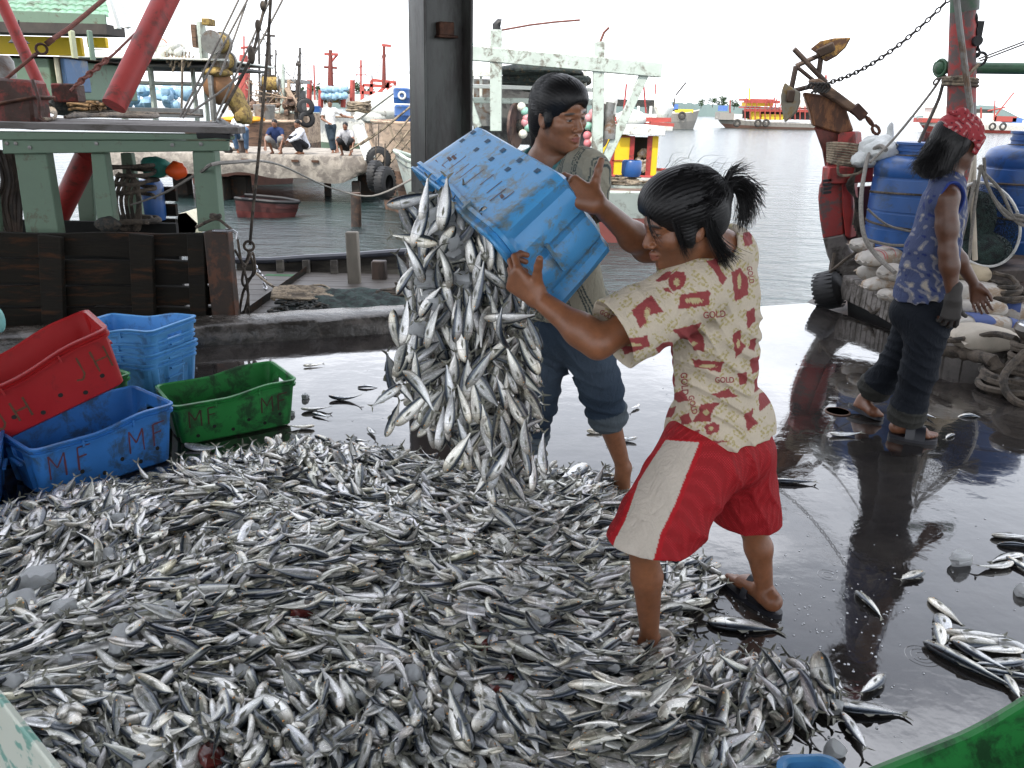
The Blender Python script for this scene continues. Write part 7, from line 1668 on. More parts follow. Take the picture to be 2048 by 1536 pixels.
for (u, v, r) in [(60, 1160, .15), (30, 1220, .12), (395, 940, .06), (780, 935, .07), (470, 1040, .06), (590, 1010, .05), (130, 1240, .10), (480, 1330, .055), (745, 1305, .05), (1100, 1250, .045), (1070, 1280, .04), (905, 1380, .055), (830, 1350, .05), (1040, 1380, .055), (940, 1500, .05), (250, 1300, .08), (340, 1250, .05), (290, 1500, .08), (1190, 1380, .04), (1130, 1080, .04), (1040, 1030, .045), (690, 1140, .05), (880, 1030, .05), (1350, 1390, .05), (1290, 1420, .05), (1410, 1510, .07), (1450, 1350, .04), (1160, 1110, .04), (1230, 1050, .03), (560, 960, .05), (650, 930, .045), (380, 1160, .05), (620, 1200, .045), (950, 1180, .04), (1200, 1460, .05), (1000, 1120, .04), (240, 1400, .05), (560, 1420, .05), (850, 1100, .04), (1360, 1180, .035)]:
    p = G(u, v, .10); z = float(heap_h(np.array([p.x]), np.array([p.y]))[0]); ice(V((p.x, p.y, z + .022)), r * .8, int(u), 'lump of ice lying among the fish of the heap', 'ice lumps in the fish heap')
for i in range(90):
    u, v = rng.uniform(0, 1450), rng.uniform(930, 1530); p = G(u, v, .1); xx, yy = np.array([p.x]), np.array([p.y])
    if heap_d(xx, yy)[0] < .06: continue
    ice(V((p.x, p.y, float(heap_h(xx, yy)[0]) + .028)), rng.uniform(.018, .042), i, 'lump of ice lying among the fish of the heap', 'ice lumps in the fish heap')
for (u, v, r) in [(880, 440, .075), (905, 470, .07), (860, 560, .05), (900, 500, .06), (870, 600, .06), (930, 560, .05), (840, 660, .05)]: ice(P(u, v, 2.34), r, int(u), 'clouded ice lump falling with the fish out of the crate', 'ice lumps in the pour')
# squid scraps
for (u, v, s_) in [(975, 1285, .05), (1000, 1365, .045), (600, 1225, .05), (420, 1490, .05)]:
    p = G(u, v, .1); z = float(heap_h(np.array([p.x]), np.array([p.y]))[0]); mb = MB(); mb.ball((p.x, p.y, z + .02), (s_, s_ * .5, .02), 16, 10, int(u), .12, Matrix.Rotation(u, 3, 'Z'))
    thing1('squid_scrap', mb, mat('squid_red', (.10, .018, .015), .2, var=.5, scale=30, bs=60), {975: 'dark red squid scrap in the middle of the heap', 1000: 'reddish squid scrap below the dark one in the heap', 600: 'pinkish brown squid scrap in the left half of the heap', 420: 'dark red squid scrap at the bottom of the heap'}[u], 'squid')

# bubbles and bits on the wet floor
rnd = random.Random(91); mb = MB()
for i in range(420):
    u = rnd.gauss(1560, 150) if i < 260 else rnd.uniform(600, 2040); v = rnd.gauss(1270, 90) if i < 260 else rnd.uniform(700, 1500); p = G(u, v); r = rnd.uniform(.0012, .0042) * (1 if i < 300 else .8)
    if not (.8 < p.y < 5.5) or heap_d(np.array([p.x]), np.array([p.y]))[0] > 0: continue
    mb.lathe([(r * 1.15, 0), (r, r * .5), (r * .5, r * .85), (0, r)], (p.x, p.y, .0005), 8)
m, nt, b = newmat('foam_bubble'); b.inputs['Base Color'].default_value = (.5, .52, .54, 1); b.inputs['Roughness'].default_value = .06; b.inputs['Transmission Weight'].default_value = .7
o = mb.build('water_bubbles', m); tag(o, 'small bubbles and drops of meltwater dotting the wet floor', 'water bubbles', kind='stuff')
# a hairline construction joint and raised ripple rings in the water film
mb = MB()
for (u, v, n_) in ((1845, 1312, 3), (1655, 1150, 2)):
    p = G(u, v)
    for k in range(n_): R9 = .018 + .017 * k; mb.torus((p.x, p.y, -.0016), R9, .0021, n=36, m=8)
o = mb.build('ripple_rings', M_FLOOR); tag(o, 'ripple rings spreading in the thin water on the floor', 'ripples', kind='stuff')
# ================================================================== PEOPLE
def fine_body(prims, spots, vox=.0045, fvox=.0019, disp=None):
    """one surface: coarse everywhere, fine inside the given spheres (head, hands)"""
    sp = [(np.array(c), r) for c, r in spots]
    def outside(p):
        k = np.ones(len(p), bool)
        for c, r in sp: k &= np.linalg.norm(p - c, axis=1) > r
        return k
    parts = [sdf_mesh(prims, vox, disp, keep=outside)]
    done = []
    for c, r in sp:
        dn = list(done)
        def inside(p, c=c, r=r, dn=dn):
            k = np.linalg.norm(p - c, axis=1) <= r + vox * .8
            for c2, r2 in dn: k &= np.linalg.norm(p - c2, axis=1) > r2
            return k
        parts.append(sdf_mesh(prims, fvox, disp, keep=inside, box=(c - r - .02, c + r + .02))); done.append((c, r))
    return join_np(parts)
def strands(mb, T, starts, ends, mids, n, r, rnd, spread=.01, nseg=7, tip=.3):
    """hair strands: start/mid/end are head-local points (lists are interpolated), scattered"""
    for i in range(n):
        f = rnd.random(); g = lambda L_: (lambda k, q: lerp(V(L_[k]), V(L_[min(k + 1, len(L_) - 1)]), q))(*((lambda x: (int(x), x - int(x)))(f * (len(L_) - 1) * .9999)))
        j = lambda s_: V((rnd.gauss(0, s_), rnd.gauss(0, s_), rnd.gauss(0, s_)))
        a, m_, b_ = g(starts) + j(spread * .6), g(mids) + j(spread), g(ends) + j(spread * 1.3); pts = []
        for k in range(nseg + 1):
            t = k / nseg; p = a * (1 - t) ** 2 + m_ * (2 * t * (1 - t)) + b_ * t * t; pts.append(T(*p))
        mb.tube(pts, (r, r * tip), 4, cap=False)
def cap_strands(mb, T, n, rnd, ends, cut, r=.0009, rad=(.088, .106, .094), c=(0, -.020, .036), zmin=-.05):
    """groomed hair lying on the scalp cap: each strand runs over the ellipsoid from a random point to one of the end directions"""
    c = V(c)
    for i in range(n):
        d0 = V((rnd.gauss(0, 1), rnd.gauss(.3, 1), rnd.gauss(.5, .8))).normalized(); d1 = (V(rnd.choice(ends)) + V((rnd.gauss(0, .10), rnd.gauss(0, .10), rnd.gauss(0, .10)))).normalized()
        k = rnd.uniform(.998, 1.022); wv = rnd.uniform(-.05, .05); pts = []
        for j in range(9):
            t = j / 8 * rnd.uniform(.97, 1); d = (d0.lerp(d1, t) + V((0, 0, .10 * math.sin(t * 3.14))) + V((wv, wv, 0)) * math.sin(t * 5)).normalized(); p = c + V((d.x * rad[0], d.y * rad[1], d.z * rad[2])) * k
            if ((p.x / cut[0]) ** 2 + ((p.y - cut[3]) / cut[1]) ** 2 + ((p.z - cut[4]) / cut[2]) ** 2) < 1.02 or p.z < zmin: continue
            pts.append(T(*p))
        if len(pts) > 3: mb.tube(pts, (r, r * .6), 3, cap=False)
m, nt, b = newmat('black_hair'); b.inputs['Base Color'].default_value = (.006, .0055, .006, 1); b.inputs['Specular IOR Level'].default_value = .32
nt.links.new(ramp(nt, noise(nt, 60, 3, .6), [(.3, .36), (.7, .55)]), b.inputs['Roughness']); bump(nt, b, noise(nt, 500, 2, .5), .3, .001); M_HAIR = m
M_SKIN = skin_mat('skin')
M_RUBB = mat('sandal_rubber', (.015, .016, .022), .4, bs=120, bmp=.2)
def sole(mb, heel, toe, w=.095, th=.018, wide=(0, 0, 0), up=None):
    heel, toe = V(heel), V(toe); f = (toe - heel); L_ = f.length; f.normalize(); up_ = V(up or (0, 0, 1)); s_ = f.cross(up_).normalized(); u_ = s_.cross(f); pts = []
    for k in range(28):
        a = 2 * math.pi * k / 28; x = .5 - .5 * math.cos(a); y = math.sin(a) * w * .5 * (.80 + .25 * x) * (abs(math.sin(a)) ** -.25 if abs(math.sin(a)) > .05 else 1)
        pts.append(heel + f * (L_ * x) + s_ * y)
    mb.prism(pts, u_ * th)
def strap(mb, a, m_, b_, w=.028, th=.004, n=10, wd=(1, 0, 0)):
    a, m_, b_ = V(a), V(m_), V(b_); wd = V(wd).normalized(); rows = []
    c = m_ * 2 - (a + b_) / 2
    for k in range(n + 1): t = k / n; p = a * (1 - t) ** 2 + c * (2 * t * (1 - t)) + b_ * t * t; rows.append(p)
    r1 = [[p - wd * w / 2 for p in rows], [p + wd * w / 2 for p in rows]]; mb.sheet(r1)
    o_ = (m_ - (a + b_) / 2).normalized() * th; mb.sheet([[p + o_ for p in r1[0]], [p + o_ for p in r1[1]]]); mb.sheet([r1[0], [p + o_ for p in r1[0]]]); mb.sheet([r1[1], [p + o_ for p in r1[1]]])

# ------------------------------------------------------------------ man in the printed shirt
J = dict(neck=P(1438, 512, 2.14), chest=P(1428, 610, 2.19), abd=P(1432, 745, 2.23), pel=P(1438, 880, 2.27), LS=P(1378, 588, 2.04), RS=P(1452, 512, 2.36), LH=P(1405, 910, 2.18), RH=P(1462, 905, 2.36))
LE, LW = P(1196, 686, 1.95), P(1078, 598, 2.05); RE, RW = P(1292, 497, 2.42), P(1196, 408, 2.24)
LK, LA = P(1284, 1085, 2.06), P(1300, 1282, 2.14); RK, RA = P(1503, 1048, 2.42), P(1531, 1188, 2.42)
t = empty('person', G(1420, 1250), 'man with ponytail in cream and red printed shirt and red shorts tipping the blue crate', 'person')
hc = P(1364, 440, 2.05); hf, hu = V((-.93, -.22, -.36)), V((.34, -.02, .94)); HS = .98
hp_, HR, HT = head_prims(hc, hf, hu, HS, neck=J['neck'], jawk=1.0, nose=1.1)
pr1 = torso_prims(J) + limb_arm(J['LS'], LE, LW) + limb_arm(J['RS'], RE, RW) + limb_leg(J['LH'], LK, LA, .84, back=(.6, .6, 0)) + limb_leg(J['RH'], RK, RA, .84, back=(.7, .3, 0)) + hp_
pr1 += hand_prims(LW, V((-.72, .30, .52)), V((.35, .80, .35)), V((-.25, -.15, .9)), curls=[(35, 60, 40), (40, 65, 45), (48, 65, 45), (55, 65, 45)], s=1.0, thumb=(.35, .85, -.12), thumbcurl=-4)
pr1 += hand_prims(RW, V((-.88, .10, .40)), V((-.15, .95, -.30)), V((.10, -.25, .95)), curls=[(40, 60, 40)] * 4, s=1.0, thumb=(.30, .9, -.15), thumbcurl=-4)
pr1 += foot_prims(LA, G(1205, 1338) + V((0, 0, .0))) + foot_prims(RA, G(1464, 1166) + V((0, 0, .022)))
v, q = fine_body(pr1, [(hc + HR @ V((0, .01, -.005)), .135), (LW + V((-.05, .03, .045)), .125), (RW + V((-.04, 0, .05)), .125)])
skin1 = (.23, .094, .045)
cA = head_colors(v, hc, HR, HS, skin1, lips=(.24, .085, .065), stub=.7, lid=.0022)
d_ = np.linalg.norm(v - np.array(hc), axis=1) > .17; cA[d_] = skin1
cA *= (1 + .10 * np.sin(v[:, 0:1] * 19) * np.sin(v[:, 2:3] * 23))
np_obj('body', v, q, (M_SKIN,), t, colattr=cA)
# shirt
off = .016
sh = torso_prims(J, off=off, k=.07, belly=1.06)
sl = lerp(J['LS'], LE, .80); sr = lerp(J['RS'], RE, .75)
sh += [rc(J['LS'], sl, .083, .092, .05), rc(J['RS'], sr, .083, .088, .05), el(P(1432, 850, 2.26), (.135, .17, .11), None, .06)]
dl = (LE - J['LS']).normalized()
sh += [pl(sl - dl * .0, dl) if False else rc(sl + dl * .10, sl + dl * .30, .13, .16, .004, 's'), rc(sl - dl * .03, sl + dl * .2, .060, .085, .006, 's')]
dr_ = (RE - J['RS']).normalized(); sh += [rc(sr + dr_ * .10, sr + dr_ * .25, .12, .14, .004, 's')]
hem = P(1435, 893, 2.25); sh += [pl(hem + V((0, 0, .012)), V((.22, -.30, -1)), .004)]
nk = J['neck'] + V((-.035, -.01, .055)); nd_ = (hc - J['neck']).normalized(); sh += [rc(J['neck'] + nd_ * .01, hc, .066, .085, .01, 's'), el(nk + V((0, 0, .035)), (.085, .075, .045), None, .01, 's')]
fd = folds(3, .0085, [((J['abd'].x, J['abd'].y - .12, J['abd'].z), (.35, 0, 1), .17, 55, 1.0), ((J['LS'].x + .03, J['LS'].y - .06, J['LS'].z - .10), (.8, 0, .6), .11, 60, 1.1), ((lerp(J['LS'], LE, .6)), (.9, 0, .5), .10, 50, .8), ((J['pel'].x, 2.12, J['pel'].z + .06), (.5, 0, .8), .14, 60, .9), ((J['abd'].x + .08, 2.15, J['abd'].z + .12), (.2, 0, 1), .10, 60, .9)])
v, q = sdf_mesh(sh, .0030, fd)
u_, w_ = PRN(v)
Z = lambda pts: [(980 + x / 2.477, 280 + y / 2.477) for x, y in pts]
RED = [[(885, 670), (925, 650), (965, 655), (972, 700), (950, 735), (912, 752), (885, 725)], [(820, 695), (870, 655), (905, 650), (880, 690), (840, 705)], [(858, 730), (885, 735), (905, 760), (870, 752)], [(945, 765), (1090, 745), (1085, 820), (932, 838)], [(700, 845), (740, 810), (800, 768), (858, 850), (780, 872), (775, 910), (740, 932), (722, 880)], [(1070, 600), (1128, 585), (1140, 640), (1175, 685), (1150, 722), (1120, 660)], [(1195, 655), (1240, 633), (1280, 690), (1278, 765), (1215, 802)], [(1160, 460), (1212, 455), (1225, 500), (1165, 562), (1185, 510)], [(1250, 462), (1295, 450), (1300, 515), (1262, 532)], [(635, 995), (778, 968), (792, 1020), (745, 1040), (665, 1062)], [(905, 940), (1052, 905), (1030, 940), (1062, 985), (1062, 1048), (1010, 1040), (985, 990), (945, 985)], [(822, 1030), (860, 1002), (905, 1000), (908, 1130), (868, 1140)], [(1000, 1085), (1160, 1100), (1140, 1150), (1015, 1125)], [(1200, 962), (1245, 938), (1240, 990), (1268, 1025), (1218, 1082)], [(1290, 990), (1320, 980), (1310, 1048), (1280, 1030)], [(862, 1170), (912, 1152), (918, 1222), (872, 1222)], [(895, 1265), (950, 1240), (990, 1290), (930, 1300)], [(1095, 1262), (1180, 1232), (1225, 1272), (1140, 1280)], [(1040, 1310), (1140, 1298), (1098, 1350), (1095, 1395), (1000, 1395), (1035, 1350)], [(1060, 1420), (1100, 1398), (1138, 1410), (1128, 1450), (1075, 1462)], [(940, 1445), (1042, 1435), (1022, 1495), (945, 1490)], [(865, 1455), (905, 1440), (940, 1460), (940, 1522), (872, 1520)], [(1075, 1490), (1205, 1490), (1120, 1505), (1060, 1532)], [(1310, 1185), (1345, 1150), (1345, 1225), (1310, 1252)], [(1225, 1158), (1275, 1150), (1272, 1210), (1238, 1212)], [(1285, 1090), (1335, 1068), (1338, 1135), (1300, 1162)], [(1258, 1360), (1306, 1330), (1298, 1370), (1330, 1402), (1275, 1440)], [(880, 1330), (925, 1320), (900, 1375), (860, 1375)], [(1330, 1260), (1385, 1235), (1390, 1300), (1335, 1350)], [(1270, 850), (1310, 830), (1315, 900), (1275, 935)], [(940, 1370), (985, 1350), (1000, 1400), (950, 1415)]]
cS = np.tile(np.array((.61, .53, .415)), (len(v), 1)); rngp = np.random.default_rng(8)
near = (v @ np.array([0, 1, 0])) < 9
wu = u_ + .8 * np.sin(w_ * .37 + 1); ww_ = w_ + .8 * np.sin(u_ * .41)
msk = np.zeros(len(v), bool)
for p_ in RED: msk |= poly_mask(wu, ww_, Z(p_))
crm = np.zeros(len(v), bool)
for (x, y, rx, ry) in [(925, 705, 14, 20), (1010, 795, 45, 14), (780, 860, 14, 30), (1235, 700, 10, 36), (1080, 1120, 40, 9), (860, 1070, 14, 30), (985, 1465, 30, 10), (1095, 1430, 12, 10), (1010, 1010, 14, 12), (1230, 1010, 8, 22), (1250, 1390, 10, 14), (710, 1015, 40, 8), (1070, 1350, 16, 14)]:
    cx_, cy_ = 980 + x / 2.477, 280 + y / 2.477; crm |= ((u_ - cx_) / (rx / 2.477)) ** 2 + ((w_ - cy_) / (ry / 2.477)) ** 2 + .5 * np.sin(u_ * 1.3) * np.sin(w_ * 1.7) < 1
olive = np.array((.42, .35, .13)); redc = np.array((.30, .060, .062))
ng = (np.sin(u_ * .115 + 1.2 * np.sin(w_ * .06)) * np.sin(w_ * .13 + 1.4 * np.sin(u_ * .07) + 2) > .05) & ((np.sin(u_ * .55 + 2 * np.sin(w_ * .31)) + np.sin(w_ * .62 + 2 * np.sin(u_ * .27))) > .05)
cS[ng] = olive * .55 + np.array((.61, .53, .415)) * .45; cS[ng & (np.sin(u_ * .9 + w_ * .7) > .3)] = olive
cS[msk] = redc; cS[msk & crm] = np.array((.52, .44, .24))
np_obj('shirt', v, q, (cloth_mat('printed_cotton'),), t, colattr=cS)
shirt_bvh = BVHTree.FromPolygons([tuple(x) for x in v], [tuple(x) for x in q])
def decal_text(txt, u, w_, hpx, rot, m_, par, bvh, name='print_lettering', lift=.0015):
    cu = bpy.data.curves.new('tmp', 'FONT'); cu.body = txt; cu.size = 1.0; cu.align_x = 'CENTER'; cu.align_y = 'CENTER'; cu.offset = .018
    o = bpy.data.objects.new('tmp', cu); me = bpy.data.meshes.new_from_object(o); bpy.data.objects.remove(o); vs, fs = [], [tuple(p.vertices) for p in me.polygons]
    ca, sa = math.cos(rot), math.sin(rot)
    for x in me.vertices:
        du, dw = x.co.x * hpx * 1.25, -x.co.y * hpx * 1.45; uu_, vv_ = u + du * ca - dw * sa, w_ + du * sa + dw * ca; d = ray(uu_, vv_).normalized(); hit = bvh.ray_cast(CL, d)
        vs.append(hit[0] - d * lift if hit[0] is not None else CL + d * 2.2)
    bpy.data.meshes.remove(me); mesh_obj(name, vs, fs, m_, par, smooth=False)
MT = mat('print_red', (.30, .060, .062), .85, bmp=0)
for (x, y, h_, r_) in ((1112, 866, 13, -.08), (1162, 1190, 11, 0), (962, 1208, 13, 1.5), (1004, 1312, 11, 1.35), (580, 868, 9, .5), (1290, 668, 10, 1.4)): decal_text('GOLD', 980 + x / 2.477, 280 + y / 2.477, h_, r_, MT, t, shirt_bvh)
# shorts
Lh0, Lh1 = P(1400, 905, 2.19), P(1313, 1074, 2.09); Rh0, Rh1 = P(1478, 910, 2.34), P(1490, 1038, 2.40)
dd1 = (Lh1 - Lh0).normalized(); dd2 = (Rh1 - Rh0).normalized(); ptop = el(J['pel'] + V((0, 0, -.02)), (.160, .148, .13), None, .05)
shL = [ptop, rc(J['LH'], LK, .108, .094, .05), rc(Lh0, lerp(Lh0, Lh1, 1.12), .112, .118, .05), pl(Lh1, (-.12, 0, -1), .003), rc(Lh1 - dd1 * .03, Lh1 + dd1 * .1, .088, .11, .006, 's')]
shR = [ptop, rc(J['RH'], RK, .100, .088, .05), rc(Rh0, lerp(Rh0, Rh1, 1.2), .106, .100, .05), pl(Rh1, (-.05, 0, -1), .003), rc(Rh1 - dd2 * .03, Rh1 + dd2 * .1, .074, .10, .006, 's')]
fd2 = folds(9, .0085, [(lerp(Lh0, Lh1, .6), (.9, 0, .30), .22, 30, 1.1), (lerp(Rh0, Rh1, .5), (.9, .2, .2), .16, 38, 1.1), ((J['pel'].x, 2.12, J['pel'].z - .1), (.8, 0, .6), .14, 40, .9)])
v, q = join_np([sdf_mesh(shL, .0032, fd2), sdf_mesh(shR, .0036, fd2)]); u_, w_ = PRN(v)
cP = np.tile(np.array((.30, .010, .014)), (len(v), 1))
WP = [(1331, 880), (1398, 885), (1393, 900), (1372, 951), (1349, 1011), (1321, 1067), (1303, 1135), (1278, 1135), (1220, 1130), (1229, 1081), (1250, 1042), (1278, 962), (1296, 933)]
WPo = [(1318, 876), (1407, 882), (1402, 902), (1381, 955), (1358, 1014), (1331, 1070), (1313, 1140), (1270, 1140), (1210, 1135), (1219, 1079), (1241, 1040), (1269, 958), (1287, 928)]
frn = v[:, 1] < 2.30
cP[poly_mask(u_, w_, WPo) & frn] = (.42, .008, .014); cP[poly_mask(u_, w_, WP) & frn] = (.56, .50, .43)
def mesh_dots(nt, c):
    tcx = nt.nodes.new('ShaderNodeTexCoord'); mp_ = nt.nodes.new('ShaderNodeMapping'); mp_.inputs['Scale'].default_value = (190, 60, 190); mp_.inputs['Rotation'].default_value = (0, .75, 0); nt.links.new(tcx.outputs['Object'], mp_.inputs['Vector'])
    vo = node(nt, 'ShaderNodeTexVoronoi', Scale=1.0); vo.inputs['Randomness'].default_value = 0.15; nt.links.new(mp_.outputs['Vector'], vo.inputs['Vector'])
    dt = ramp(nt, vo.outputs['Distance'], [(.22, (1.9, 3.2, 3.0)), (.34, (1, 1, 1))]); sp_ = nt.nodes.new('ShaderNodeSeparateColor'); nt.links.new(c, sp_.inputs[0])
    k = nt.nodes.new('ShaderNodeMath'); k.operation = 'LESS_THAN'; nt.links.new(sp_.outputs[0], k.inputs[0]); k.inputs[1].default_value = .36
    return mixc(nt, 1.0, c, mixc(nt, k.outputs[0], (1, 1, 1), dt), 'MULTIPLY')
np_obj('shorts', v, q, (cloth_mat('red_mesh_cloth', extra=mesh_dots, rough=.7),), t, colattr=cP)
# hair with ponytail
def E1(p, r, k=.02, op='u'): return el(HT(*p), [x * HS for x in r], HR, k * HS, op)
hr = [E1((0, -.020, .036), (.088, .106, .094)), E1((0, -.060, -.010), (.070, .060, .070), .03), E1((0, .020, .060), (.080, .078, .066), .03)]
hr += [E1((0, .118, -.050), (.092, .078, .106), .012, 's'), E1((0, .03, -.092), (.11, .075, .055), .02, 's')]
for sx in (-1, 1): hr += [E1((sx * .070, .020, -.012), (.014, .020, .036), .012)]
tie = (0.0, -.118, .030)
hr += [E1((0, -.112, .03), (.034, .030, .034), .02)]
def hdisp(R_, c, axis, amp=.0009, f1=61, f2=117):
    R_n = np.array(R_); cn = np.array(c); ax = np.array(axis)
    def fn(p):
        l = (p - cn) @ R_n; ph = np.arctan2(l[:, 0], l[:, 2] - .01); return amp * (np.sin(ph * f1 + 4 * l[:, 1] * 9) * .6 + .5 * np.sin(ph * f2 + 20 * l[:, 1]))
    return fn
v, q = sdf_mesh(hr, .0024, hdisp(HR, hc, tie))
hob = np_obj('hair', v, q, (M_HAIR,), t)
mb = MB(); rnd = random.Random(4)
strands(mb, HT, [(.01, -.125, .045), (-.01, -.125, .02)], [(.03, -.205, -.01), (-.02, -.185, -.075), (.0, -.150, -.085), (.02, -.215, .02)], [(.02, -.175, .075), (-.02, -.195, .045), (.0, -.19, .03)], 520, .0014, rnd, .009)
strands(mb, HT, [(.0, -.13, .05)], [(.0, -.165, .085), (.0, -.215, .05)], [(.0, -.15, .08)], 60, .0012, rnd, .008)
strands(mb, HT, [(.080, -.02, .03), (.078, -.045, .0)], [(.072, -.055, -.135), (.064, -.10, -.12), (.055, -.045, -.15)], [(.086, -.02, -.05), (.08, -.06, -.06)], 150, .0013, rnd, .007)
strands(mb, HT, [(.066, .045, .055), (.06, .06, .05)], [(.074, .03, -.075), (.073, .045, -.05), (.074, .02, -.06)], [(.082, .055, .0), (.078, .03, -.01)], 46, .0009, rnd, .005)
strands(mb, HT, [(.02, .088, .065)], [(.062, .088, -.01), (.045, .100, .0)], [(.05, .105, .04)], 14, .0008, rnd, .005)
strands(mb, HT, [(.085, .02, .06), (.088, -.04, .06), (.05, .03, .115), (.02, -.02, .13)], [(.03, -.115, .04), (.02, -.12, .03), (.0, -.12, .05)], [(.090, -.05, .06), (.08, -.085, .045), (.06, -.04, .115), (.03, -.09, .11)], 900, .0008, rnd, .0045)
cap_strands(mb, HT, 1500, rnd, [(0, -1, .0), (.1, -1, .1)], (.092, .078, .106, .118, -.050))
for i in range(70):
    a = V((rnd.gauss(0, .055), rnd.uniform(-.1, .07), rnd.uniform(.06, .12))); strands(mb, HT, [tuple(a)], [tuple(a + V((rnd.gauss(0, .03), -.05, rnd.uniform(-.02, .03))))], [tuple(a + V((0, -.02, .02)))], 1, .0006, rnd, .004)
mb.build('loose_strands', M_HAIR, hob)
mb = MB(); mb.torus(HT(0, -.128, .034), .020, .006, HR @ V((0, 1, -.15)), 20, 8); mb.build('hair_tie', mat('hair_tie', (.55, .09, .02), .6), t)
# flip flops
mb = MB(); a, b_ = G(1560, 1238), G(1450, 1158); sole(mb, a, b_, .10, .016); tp2 = b_ + (a - b_) * .28 + V((0, 0, .03)); dsd = (b_ - a).cross(V((0, 0, 1))).normalized()
fl = empty('x', (0, 0, 0)); bpy.data.objects.remove(fl)
mb.tube([b_ + (a - b_) * .25 + V((0, 0, .016)), tp2 + V((0, 0, .022)), (a + (b_ - a) * .42) + dsd * .045 + V((0, 0, .02))], .006, 6, sub=4); mb.tube([b_ + (a - b_) * .25 + V((0, 0, .016)), tp2 + V((0, 0, .022)), (a + (b_ - a) * .42) - dsd * .045 + V((0, 0, .02))], .006, 6, sub=4)
strap(mb, lerp(a, b_, .50) + dsd * .048 + V((0, 0, .012)), lerp(a, b_, .50) + V((0, 0, .085)), lerp(a, b_, .50) - dsd * .048 + V((0, 0, .012)), .026, .005, wd=(b_ - a))
mb.build('flip_flop', M_RUBB, t, smooth=True)
# ------------------------------------------------------------------ man in the striped shirt behind the crate
t = empty('person', G(1150, 970), 'man in grey green striped shirt and rolled jeans behind the tipped crate, looking right', 'person')
J = dict(neck=P(1092, 335, 2.93), chest=P(1105, 430, 3.02), abd=P(1125, 540, 3.10), pel=P(1132, 640, 3.16), LS=P(1172, 352, 2.84), RS=P(1030, 362, 3.06), LH=P(1165, 655, 3.12), RH=P(1102, 655, 3.22))
LE, LW = P(1150, 470, 2.78), P(1040, 420, 2.74); RE, RW = P(985, 450, 3.0), P(915, 410, 2.86)
LK, LA = P(1200, 775, 3.14), P(1247, 935, 3.24); RK, RA = P(1072, 800, 3.18), P(1044, 945, 3.28)
hc = P(1119, 229, 2.86); hf, hu = V((.66, -.72, -.20)), V((-.06, -.12, .98)); HS = .96
hp_, HR, HT = head_prims(hc, hf, hu, HS, neck=J['neck'], jawk=1.08, nose=1.1)
pr2 = torso_prims(J) + limb_arm(J['LS'], LE, LW) + limb_arm(J['RS'], RE, RW) + limb_leg(J['LH'], LK, LA, back=(-.3, .8, 0)) + limb_leg(J['RH'], RK, RA, back=(0, .9, 0)) + hp_
pr2 += [rc(J['neck'], J['neck'] + V((0, .02, -.06)), .062, .07, .04)]
pr2 += hand_prims(LW, V((-.9, -.3, .2)), V((0, -1, 0)), V((0, 0, 1)), curls=[(30, 50, 40)] * 4) + hand_prims(RW, V((-.55, -.75, -.25)), V((.8, -.4, -.3)), V((-.1, 0, 1)), curls=[(25, 45, 35)] * 4)
pr2 += foot_prims(LA, G(1262, 1010)) + foot_prims(RA, G(1046, 1020))
v, q = fine_body(pr2, [(hc + HR @ V((0, .01, -.005)), .13)], vox=.0055)
skin2 = (.27, .118, .060)
cA = head_colors(v, hc, HR, HS, skin2, lips=(.30, .10, .085), stub=.12)
d_ = np.linalg.norm(v - np.array(hc), axis=1) > .17; cA[d_] = skin2
np_obj('body', v, q, (M_SKIN,), t, colattr=cA)
sh = torso_prims(J, off=.022, k=.07)
sl = lerp(J['LS'], LE, .62); sr = lerp(J['RS'], RE, .6); dl = (LE - J['LS']).normalized()
sh += [rc(J['LS'], sl, .082, .092, .05), rc(J['RS'], sr, .082, .088, .05), el(P(1135, 605, 3.15), (.165, .13, .10), None, .06)]
sh += [rc(sl + dl * .10, sl + dl * .3, .13, .15, .004, 's'), rc(sl - dl * .02, sl + dl * .2, .064, .085, .006, 's'), pl(P(1135, 632, 3.15), V((0, 0, -1)), .004)]
sh += [rc(J['neck'] + V((.005, -.03, .03)), hc, .078, .10, .012, 's')]
v, q = sdf_mesh(sh, .0048, folds(5, .006, [((J['LS'].x, J['LS'].y - .05, J['LS'].z - .04), (.6, 0, .6), .12, 55, 1.1)]))
base = np.array((.33, .31, .24)); cS = np.tile(base, (len(v), 1)); ac = np.array((J['LS'] - J['RS']).normalized()); x = (v - np.array(J['neck'])) @ ac
st = (np.abs(np.mod(x * 100, 5.2) - 1.2) < .16) | (np.abs(np.mod(x * 100, 5.2) - 1.9) < .16) | (np.abs(np.mod(x * 100, 5.2) - 2.6) < .16); cS[st] = (.05, .07, .07)
nkd = np.linalg.norm(v - np.array(J['neck'] + V((.005, -.03, .03))), axis=1); cS[nkd < .098] = (.07, .21, .21)
ds = (v - np.array(sl)) @ np.array(dl); cS[(ds > .062) & (np.linalg.norm(v - np.array(sl), axis=1) < .14)] = (.07, .21, .21)
np_obj('shirt', v, q, (cloth_mat('striped_cotton'),), t, colattr=cS)
